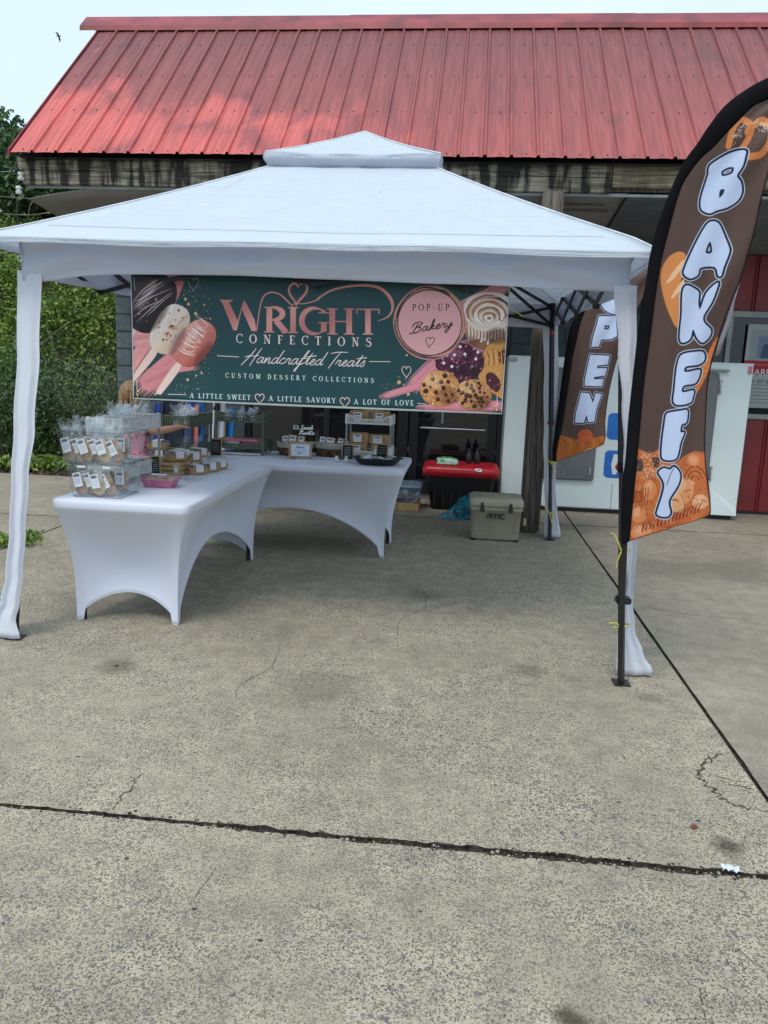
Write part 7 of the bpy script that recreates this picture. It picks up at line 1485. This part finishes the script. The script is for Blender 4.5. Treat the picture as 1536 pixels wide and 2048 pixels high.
# blue letters of the ice sign, stacked
def lab(nm, pts, y, d, m): return MB().prism(pts, 1, y - d, y).build(nm, m, fz)
def rr_(x0_, x1_, z0_, z1_, r=.05): return [(cx_ + r * math.cos(math.radians(a)), cz_ + r * math.sin(math.radians(a))) for cx_, cz_, a0 in ((x1_ - r, z1_ - r, 0), (x0_ + r, z1_ - r, 90), (x0_ + r, z0_ + r, 180), (x1_ - r, z0_ + r, 270)) for a in range(a0, a0 + 91, 15)]
lab('lettering', rr_(1.565, 1.80, .815, 1.10), y0 - .001, .002, M_BLUE); lab('lettering', rr_(1.565, 1.86, .40, .70), y0 - .001, .002, M_BLUE)
lab('lettering', [(1.66, .66), (1.74, .66), (1.72, .56), (1.80, .56), (1.79, .50), (1.72, .50), (1.70, .44), (1.66, .44), (1.64, .55)], y0 - .0035, .001, M_FRZ)
c = Vector((.515, y0 - .003, 1.625)); MB().tube([c + Vector((.043 * math.cos(a), 0, .021 * math.sin(a))) for a in [k * .3 for k in range(22)]], .0028, 5).build('logo', M_INK, fz); text_mesh('logo', 'Leer', .034, M_INK, fz, Matrix.Translation(c + Vector((0, -.001, 0))) @ VX, .0006, .2)
MB().bx(2.945, 2.985, y0 - .006, y0 - .0045, 1.57, 1.64).build('sticker', mat('pink_sticker', (.55, .2, .2), .5), fz); MB().bx(2.948, 2.952, y0 - .007, y0 - .0062, 1.555, 1.572).bx(2.962, 2.967, y0 - .007, y0 - .0062, 1.555, 1.572).bx(2.976, 2.98, y0 - .007, y0 - .0062, 1.555, 1.572).build('lettering', M_INK, fz)
MB().add([(2.72, y0 - .003, .33), (2.995, y0 - .003, .13), (2.995, y0 - .02, .055), (2.72, y0 - .012, .055)], [(0, 1, 2, 3)]).build('dented_panel', M_FRZ, fz, solid=.002)

# ------------------------------------------------------------------ cooler
M_TAN = mat('tan_plastic', (.40, .37, .27), .55, var=.06, scale=5, bump=.15, bscale=200); M_LATCH = mat('black_latch', (.035, .03, .025), .5)
co = place('cooler', (.35, 6.95, 0), 'tan hard-sided cooler with two black latches on the ground beside the timber post', 'cooler')
def cring(x0, x1, y0, y1, z, r=.03, n=4): return [Vector((cx_ + r * math.cos(math.radians(a)), cy_ + r * math.sin(math.radians(a)), z)) for cx_, cy_, a0 in ((x1 - r, y1 - r, 0), (x0 + r, y1 - r, 90), (x0 + r, y0 + r, 180), (x1 - r, y0 + r, 270)) for a in [a0 + 90 * k / n for k in range(n + 1)]]
loft([cring(.15, .55, 6.80, 7.12, .008), cring(.135, .565, 6.785, 7.135, .03), cring(.128, .574, 6.778, 7.14, .30), cring(.118, .584, 6.768, 7.15, .305), cring(.118, .584, 6.768, 7.15, .335)], True, True).build('body', M_TAN, co, smooth='all')
lid = loft([cring(.114, .588, 6.764, 7.155, .338), cring(.112, .59, 6.762, 7.157, .36), cring(.114, .588, 6.764, 7.155, .405), cring(.135, .567, 6.785, 7.13, .425)], True, True).build('lid', M_TAN, co, smooth='all')
MB().box((.35, 6.96, .427), (.27, .2, .006), None, .003).build('lid_panel', M_TAN, lid, smooth=True); MB().bx(.24, .46, 6.772, 6.7722, .0, .0).build('x', M_TAN, lid) if False else None
for x in (.225, .475):
    l_ = MB().box((x, 6.748, .345), (.022, .016, .085), None, .005).box((x, 6.744, .305), (.045, .018, .022), None, .006).build('latch', M_LATCH, co, smooth=True)
    MB().box((x - .028, 6.757, .33), (.012, .02, .06), None, .004).box((x + .028, 6.757, .33), (.012, .02, .06), None, .004).build('latch_guard', M_TAN, l_, smooth=True)
for x in (.16, .54): MB().box((x, 6.80, .006), (.05, .05, .01), None, .003).build('foot', M_RUB, co)
mb = MB().tube([(.17, 6.771, .23), (.17, 6.771, .09), (.20, 6.775, .07), (.50, 6.775, .07), (.53, 6.771, .09), (.53, 6.771, .23)], .0035, 6); mb.build('relief_line', M_TAN, co, smooth=True)
# letters R T I C: blocky, the first one open at the left
def cl(pts): 
    s_ = .05; x0_, z0_ = .272, .225; return [(x0_ + a * s_, z0_ + b_ * s_) for a, b_ in pts]
for pts in ([(0, 0), (.22, 0), (.22, .45), (.5, .45), (.72, 0), (1.0, 0), (.78, .42), (.95, .6), (.95, .85), (.8, 1), (.3, 1), (.12, .8), (.7, .8), (.7, .62), (0, .62)], [(1.05, 1), (1.05, .8), (1.32, .8), (1.32, 0), (1.55, 0), (1.55, .8), (1.82, .8), (1.82, 1)], [(1.92, 0), (2.15, 0), (2.15, 1), (1.92, 1)], [(2.28, .15), (2.45, 0), (3.1, 0), (3.1, .2), (2.52, .2), (2.52, .8), (3.1, .8), (3.1, 1), (2.45, 1), (2.28, .85)]):
    MB().prism(cl(pts), 1, 6.7665, 6.776).build('lettering', M_LATCH, co)
MB().tube([(.60, 6.9, .28), (.625, 6.86, .22), (.62, 6.86, .16), (.605, 6.9, .10)], .006, 6).build('rope_handle', M_BLACK, co, smooth=True); MB().lathe([(.008, -.035), (.014, -.03), (.014, .03), (.008, .035)], (.612, 6.86, .19), 10).build('wood_grip', M_WOODL, co, smooth=True)

co.scale = (1, 1, .91)

# ------------------------------------------------------------------ tote and things by the door
M_BTOTE = mat('black_tote', (.010, .011, .014), .5); M_RLID = mat('red_lid', (.50, .012, .022), .35, var=.08)
to = place('storage_tote', (0, 8.4, 0), 'large black storage tote with a red lid in front of the glass door', 'tote')
loft([cring(-.28, .33, 8.22, 8.62, .004, .04), cring(-.345, .39, 8.16, 8.68, .37, .05), cring(-.345, .39, 8.16, 8.68, .39, .05)], True, True).build('tub', M_BTOTE, to, smooth='all')
for i in range(7): bxo('rib', -.25 + i * .09, -.235 + i * .09, 8.19, 8.26, .03, .33, M_BTOTE, to)
lid = loft([cring(-.385, .43, 8.12, 8.72, .375, .06, 6), cring(-.39, .435, 8.115, 8.725, .44, .06, 6), cring(-.375, .42, 8.13, 8.71, .475, .06, 6), cring(-.33, .375, 8.17, 8.67, .485, .05, 6)], True, True).build('lid', M_RLID, to, smooth='all')
MB().box((.02, 8.42, .488), (.5, .36, .012), None, .005).build('raised_panel', M_RLID, lid, smooth=True)
P = Paint(80, 60, H('e8e6ea')); rr = random.Random(1)
for i in range(9): P.dot((rr.uniform(8, 72), rr.uniform(6, 54)), rr.uniform(5, 11), H(rr.choice(['1d2648', 'a82436', '232a50'])))
MB().add([(.17, 8.108, .445), (.24, 8.108, .445), (.24, 8.125, .478), (.17, 8.125, .478)], [(0, 1, 2, 3)]).build('sticker', print_mat('tote_sticker', P), lid, uvf=uvrect(.17, .24, .445, .478), recalc=False)
P = Paint(160, 100, H('8fb6a0')); P.poly([(0, 0), (160, 0), (160, 26), (0, 26)], H('5d8f4e')); P.poly(P.ell((90, 60), 55, 26), H('cfe0e0')); P.poly(P.ell((45, 55), 22, 18), H('3e7d52')); scribble(P, (50, 45), (140, 80), 3, 14, H('35604a'), .4, 3)
wp = place('wipes_packet', (-.13, 8.3, .495), 'green and pale blue soft packet lying on the red tote lid', 'packet'); mb = MB(); mb.grid(lambda u, v: (-.24 + .22 * u + .01 * math.sin(v * 9), 8.22 + .12 * v, .497 + .075 * (math.sin(math.pi * v) ** .5) * (.6 + .4 * math.sin(math.pi * u) ** .4) + .003 * math.sin(u * 20)), 20, 12); mb.build('pouch', print_mat('packet_print', P, .3), wp, smooth='all', uvf=lambda p: ((p.x + .24) / .22, (p.z - .497) / .08)); bxo('pouch_base', -.235, -.025, 8.225, 8.335, .4945, .5, M_GRN, wp)
for i, (x, y, lb) in enumerate(((.10, 8.42, 'dark bottle standing on the red tote lid, left one'), (.19, 8.45, 'dark bottle standing on the red tote lid, right one'))):
    t = place('bottle', (x, y, .495), lb, 'bottle', 'dark bottles on the tote'); MB().lathe([(.03, 0), (.034, .01), (.034, .09), (.02, .115), (.012, .125), (.012, .14)], (x, y, .495), 16).build('body', M_BTOTE, t, smooth=True); MB().lathe([(.014, .136), (.014, .158), (.010, .16)], (x, y, .4955), 12).build('cap', M_LATCH, t, smooth=True)
# blue plastic bag
M_BBAG = clear('blue_film', (.0, .30, .42), .34, 14, .3)
def bagfn(u, v):
    a = u * 2 * math.pi; r = (.02 + .13 * (1 - v) ** .6 + .02 * math.sin(a * 3 + v * 5) + .012 * math.sin(a * 7)); return (-.02 + .15 * v + r * math.cos(a), 7.72 + r * .6 * math.sin(a), .006 + .23 * v + .01 * math.sin(a * 5))
bb = place('plastic_bag', (.03, 7.72, 0), 'translucent blue plastic bag slumped between the tote and the cooler', 'bag'); MB().grid(bagfn, 40, 16).build('film', M_BBAG, bb, smooth='all', recalc=False); mb = MB(); rr = random.Random(2)
for i in range(8): frill(mb, Vector((.12, 7.72, .2)), .05, .06, rr, 3)
mb.build('film_top', M_BBAG, bb); mb = MB(); lump(mb, (.05, 7.74, .07), .10, .07, .06, rr); mb.build('contents', mat('dark_contents', (.03, .05, .06), .7), bb, smooth='all')
# clear tub on a cardboard box behind the back table
bx_ = place('cardboard_box', (-.58, 8.15, 0), 'low brown cardboard box on the ground behind the back table', 'box'); bxo('carton', -.78, -.40, 7.98, 8.35, .003, .09, M_KRAFT, bx_, .004); bxo('tape', -.61, -.57, 7.976, 7.9795, .003, .09, M_WOODL, bx_)
tb = place('storage_tub', (-.58, 8.15, .092), 'clear plastic storage tub with a blue-grey lid stacked on the cardboard box', 'tub'); loft([cring(-.75, -.42, 8.0, 8.33, .093, .03), cring(-.79, -.39, 7.96, 8.37, .25, .04)], True, False).build('tub', clear('frosted', (.45, .52, .62), .35, 5, .2), tb, smooth='all', solid=.003); loft([cring(-.80, -.38, 7.95, 8.38, .252, .04), cring(-.80, -.38, 7.95, 8.38, .275, .04), cring(-.76, -.42, 7.99, 8.34, .285, .04)], True, True).build('lid', mat('blue_grey_lid', (.17, .25, .33), .35), tb, smooth='all')
# bundles seen through the racks by the wall
def sheet_stand(x0, x1, y, z1, m, nm, par, lean=.05):
    MB().grid(lambda u, v: (x0 + (x1 - x0) * u + .02 * v, y + lean * v + .015 * math.sin(u * 6), .004 + z1 * v), 8, 10).build(nm, m, par, smooth='all', solid=.02)
bd = place('camp_chair_bundle', (-2.85, 8.6, 0), 'upright bundle of white, salmon red and bright blue cloth by the grey wall', 'bundle')
sheet_stand(-2.92, -2.80, 8.62, .92, mat('white_lilac_cloth', (.45, .44, .55), .8), 'white_cloth', bd); sheet_stand(-2.80, -2.70, 8.6, .9, mat('salmon_cloth', (.5, .09, .07), .8, var=.5, scale=14, col2=(.6, .3, .22)), 'red_cloth', bd); sheet_stand(-2.70, -2.62, 8.63, .95, mat('bright_blue_cloth', (.01, .16, .45), .8), 'blue_cloth', bd)
bd = place('dark_bundle', (-3.25, 8.4, 0), 'dark navy and blue bundle with a red stripe standing behind the end-on green rack', 'bundle')
sheet_stand(-3.48, -3.40, 8.4, 1.0, mat('royal_blue_cloth', (.01, .04, .25), .8), 'blue_cloth', bd); sheet_stand(-3.40, -3.12, 8.45, 1.15, mat('navy_cloth', (.008, .012, .03), .8), 'navy_cloth', bd); sheet_stand(-3.12, -3.03, 8.4, 1.06, bpy.data.materials['royal_blue_cloth'], 'blue_cloth', bd); sheet_stand(-3.03, -2.97, 8.42, 1.0, bpy.data.materials['salmon_cloth'], 'red_cloth', bd)
sheet_stand(-3.05, -2.93, 8.5, 1.16, bpy.data.materials['bright_blue_cloth'], 'blue_cloth', bd)

# ------------------------------------------------------------------ girl
def skin_mesh(name, verts, edges, m, parent, sub=2, root=0):
    me = bpy.data.meshes.new(name); me.from_pydata([v[0] for v in verts], edges, []); o = bpy.data.objects.new(name, me); COL.objects.link(o)
    md = o.modifiers.new('skin', 'SKIN'); 
    for i, v in enumerate(verts): r = v[1]; me.skin_vertices[0].data[i].radius = r if isinstance(r, tuple) else (r, r)
    me.skin_vertices[0].data[root].use_root = True; md.use_smooth_shade = True; s_ = o.modifiers.new('sub', 'SUBSURF'); s_.levels = sub; s_.render_levels = sub
    dg = bpy.context.evaluated_depsgraph_get(); dg.update(); m2 = bpy.data.meshes.new_from_object(o.evaluated_get(dg)); bpy.data.objects.remove(o); m2.name = name
    m2.materials.clear(); m2.materials.append(m); m2.polygons.foreach_set('use_smooth', [True] * len(m2.polygons)); q = bpy.data.objects.new(name, m2); COL.objects.link(q)
    q.parent = parent; m2.transform(Matrix.Translation(-_wo[parent.name])); _wo[q.name] = _wo[parent.name]; _childmap.setdefault(parent.name, []).append(q); return q
M_SKIN = mat('skin', (.52, .27, .18), .55, var=.05); M_HAIR = mat('blonde_hair', (.34, .20, .075), .5, var=.4, scale=5, stretch=(26, 26, 1.6), col2=(.10, .055, .02))
def dots():
    mt, n, b = node_mat('pink_dotted_cloth'); tcn = n.nodes.new('ShaderNodeTexCoord'); v = n.nodes.new('ShaderNodeTexVoronoi'); v.inputs['Scale'].default_value = 26; v.inputs['Randomness'].default_value = .55; n.links.new(tcn.outputs['Object'], v.inputs['Vector'])
    r = n.nodes.new('ShaderNodeValToRGB'); r.color_ramp.interpolation = 'CONSTANT'; e = r.color_ramp.elements; e[0].color = (.30, .03, .09, 1); e[1].position = .3; e[1].color = (.68, .24, .34, 1); n.links.new(v.outputs['Distance'], r.inputs[0]); n.links.new(r.outputs[0], b.inputs['Base Color']); b.inputs['Roughness'].default_value = .85; return mt
M_DRESS = dots()
GX, GY = -2.42, 5.35; girl = place('person', (GX, GY, 0), 'girl with long blonde hair in a pink dotted dress reaching towards the green rack', 'person')
h0 = 1.33   # crown height
def g(x, y, z): return (GX + x, GY + y, z)
# facing right and away; right arm reaches to the rack
V = [(g(.03, .02, .68), (.10, .085)), (g(.035, .02, .80), (.095, .075)), (g(.045, .02, .93), (.105, .08)), (g(.05, .02, 1.02), (.10, .07)), (g(.055, .02, 1.07), .042), (g(.06, .03, 1.12), .04), (g(.065, .035, 1.20), (.068, .078)), (g(.065, .035, 1.265), (.062, .07)),
     (g(.14, -.02, 1.035), .045), (g(.24, -.03, .985), .033), (g(.33, .02, 1.0), .027), (g(.385, .06, 1.015), .02), (g(.41, .075, 1.018), (.026, .014)),
     (g(-.05, .05, 1.035), .045), (g(-.10, .07, .92), .034), (g(-.05, .10, .82), .026), (g(.02, .12, .80), .02), (g(.05, .125, .80), (.024, .014)),
     (g(.09, .02, .60), .075), (g(.10, .0, .36), .052), (g(.10, .02, .10), .032), (g(.105, -.02, .035), (.035, .028)), (g(.11, -.11, .025), (.03, .018)),
     (g(-.03, .02, .60), .075), (g(-.04, .03, .36), .052), (g(-.04, .05, .10), .032), (g(-.04, .02, .035), (.035, .028)), (g(-.03, -.07, .025), (.03, .018))]
Eg = [(0, 1), (1, 2), (2, 3), (3, 4), (4, 5), (5, 6), (6, 7), (3, 8), (8, 9), (9, 10), (10, 11), (11, 12), (3, 13), (13, 14), (14, 15), (15, 16), (16, 17), (0, 18), (18, 19), (19, 20), (20, 21), (21, 22), (0, 23), (23, 24), (24, 25), (25, 26), (26, 27)]
def fingers(base, d, up, n0):
    d = Vector(d).normalized(); up = Vector(up); sd_ = d.cross(up).normalized(); out = []
    for k in range(4):
        a = Vector(base) + sd_ * (.012 - .008 * k); L = (.034, .038, .036, .028)[k]
        V.append((tuple(a + d * .02), .0065)); V.append((tuple(a + d * (.02 + L * .55) - up * .004), .0055)); V.append((tuple(a + d * (.02 + L) - up * .014), .0045)); i = len(V) - 3; Eg.extend([(n0, i), (i, i + 1), (i + 1, i + 2)])
    a = Vector(base) + sd_ * .018; V.append((tuple(a + d * .008 + sd_ * .012), .0075)); V.append((tuple(a + d * .028 + sd_ * .018 - up * .01), .006)); i = len(V) - 2; Eg.extend([(n0, i), (i, i + 1)])
fingers(g(.41, .075, 1.018), (.8, .55, 0), (0, 0, 1), 12); fingers(g(.05, .125, .80), (1, .1, -.1), (0, 0, 1), 17)
skin_mesh('body', V, Eg, M_SKIN, girl)
# dress: bodice and flared skirt with folds
def dress(u, v):
    a = u * 2 * math.pi; z = 1.065 - .62 * v
    R = [(0, .075, .06), (.06, .115, .085), (.2, .118, .09), (.38, .105, .082), (.6, .15, .13), (1, .23, .2)]
    for p, q in zip(R, R[1:]):
        if p[0] <= v <= q[0] + 1e-6: t = (v - p[0]) / (q[0] - p[0]); rx, ry = p[1] + (q[1] - p[1]) * t, p[2] + (q[2] - p[2]) * t; break
    w = 1 + .09 * max(0, v - .35) * math.sin(a * 9 + v * 3) + .02 * math.sin(a * 5 + v * 11); return (GX + .045 + rx * w * math.cos(a), GY + .02 + ry * w * math.sin(a), z)
MB().grid(dress, 60, 40).build('dress', M_DRESS, girl, smooth='all', solid=.004, recalc=False)
for sx_, e in ((.14, (.20, -.03, .99)), (-.05, (-.085, .06, .97))):
    a = Vector(g(sx_ * .6 + .02, .0 if sx_ > 0 else .045, 1.045)); b_ = Vector(g(*e)); MB().tube([a, a.lerp(b_, .5), b_], [.055, .058, .05], 14, cap=False).build('sleeve', M_DRESS, girl, smooth=True)
# hair: long strands over a cap
hc = Vector(g(.062, .03, 1.235)); rr = random.Random(6); mb = MB(); lump(mb, hc + Vector((-.008, -.012, .008)), .088, .094, .098, rr, 16)
for i in range(150):
    a = rr.uniform(0, 6.28); 
    if .1 < a < 1.3: continue
    d = Vector((math.cos(a), math.sin(a), 0)); top = hc + d * .03 + Vector((0, 0, .088)); s1 = hc + d * (.088 + rr.uniform(0, .006)) + Vector((0, 0, .02)); s2 = hc + d * (.088 + rr.uniform(-.004, .01)) + Vector((rr.uniform(-.01, .01), 0, -.10)); L = rr.uniform(.2, .31); s3 = hc + d * (.075 + rr.uniform(-.01, .02)) + Vector((rr.uniform(-.015, .02), -.01, -L))
    mb.tube([top, hc + d * .07 + Vector((0, 0, .065)), s1, s2, s3], [.007, .009, .010, .009, .003], 5)
mb.build('hair', M_HAIR, girl, smooth='all')
# face (turned away from the lot)
fc = hc + Vector((.045, .06, -.02)); fd = Vector((.6, .8, 0)); sdv = Vector((.8, -.6, 0)); mb = MB(); rr = random.Random(2)
lump(mb, fc + fd * .012 + Vector((0, 0, -.005)), .009, .012, .014, rr, 8); mb.build('nose', M_SKIN, girl, smooth='all')
for s_ in (-1, 1):
    mb = MB(); lump(mb, fc + sdv * .026 * s_ + Vector((0, 0, .018)), .009, .009, .007, rr, 8); mb.build('eye', M_WHITEP, girl, smooth='all'); mb = MB(); lump(mb, hc + sdv * .07 * s_ + Vector((0, 0, -.01)), .008, .014, .02, rr, 8); mb.build('ear', M_SKIN, girl, smooth='all')
mb = MB(); lump(mb, fc + Vector((0, 0, -.032)), .016, .01, .005, rr, 8); mb.build('mouth', mat('lips', (.4, .1, .1), .5), girl, smooth='all')
for x, y in ((.105, -.06), (-.035, -.02)): MB().box(g(x, y, .02), (.07, .17, .035), None, .015).build('shoe', M_WHITEP, girl, smooth=True)

# ------------------------------------------------------------------ litter, bird
wr = ray_z(1460, 1742, 0); rr = random.Random(9)
mb = MB().grid(lambda u, v: (wr.x - .028 + .058 * u + .004 * math.sin(v * 9), wr.y - .012 + .024 * v + .004 * math.sin(u * 7), .004 + .012 * abs(math.sin(u * 9 + v * 4)) * (.5 + .5 * math.sin(v * 7 + u * 3))), 14, 8)
tag(mb.build('litter_wrapper', mat('white_wrapper', (.72, .78, .82), .35, var=.1), smooth=False, origin=wr, solid=.0008), 'crumpled white wrapper caught in the long pavement joint', 'litter')
def dead_leaf(px, m, label, s=.02):
    c = ray_z(*px, 0); mb = MB().grid(lambda u, v: (c.x + s * (u - .5) * 1.6, c.y + s * (v - .5) * (1 - (2 * u - 1) ** 2) * 1.3, .003 + .35 * s * abs(v - .5) + .2 * s * u), 8, 4); tag(mb.build('fallen_leaf', m, origin=c, smooth='all', solid=.0006), label, 'leaf')
dead_leaf((1388, 1657), mat('rust_leaf', (.22, .05, .02), .7), 'small rust-red fallen leaf on the concrete near the right edge', .017)
dead_leaf((233, 1333), mat('brown_leaf', (.06, .045, .03), .8), 'small dark leaf on the concrete below the left table', .012)
mb = MB()
b0 = ray_y(117, 72, 30); M_BIRD = mat('black_feather', (.01, .01, .012), .6); bt = place('bird', tuple(b0), 'small black bird flying in the sky left of the roof', 'bird'); S = .10
mb.lathe([(.002, -.9), (.12, -.6), (.2, -.1), (.17, .35), (.1, .55), (.12, .7), (.04, .9)], (0, 0, 0), 10); mb.v = [b0 + Vector((q.z * S, q.y * S, q.x * S)) * 1.2 for q in mb.v]; mb.build('body', M_BIRD, bt, smooth='all')
MB().add([b0 + Vector(q) * S for q in ((-.2, 0, .1), (.4, 0, .1), (.1, -.8, .9), (-.5, -1.4, .7), (-.4, -.6, .5))], [(0, 1, 2, 3, 4)]).build('wing', M_BIRD, bt, solid=.006); MB().add([b0 + Vector(q) * S for q in ((-.2, 0, 0), (.4, 0, 0), (.5, .5, -1.0), (.1, .8, -2.0), (-.2, .5, -1.0))], [(0, 1, 2, 3, 4)]).build('wing', M_BIRD, bt, solid=.006)
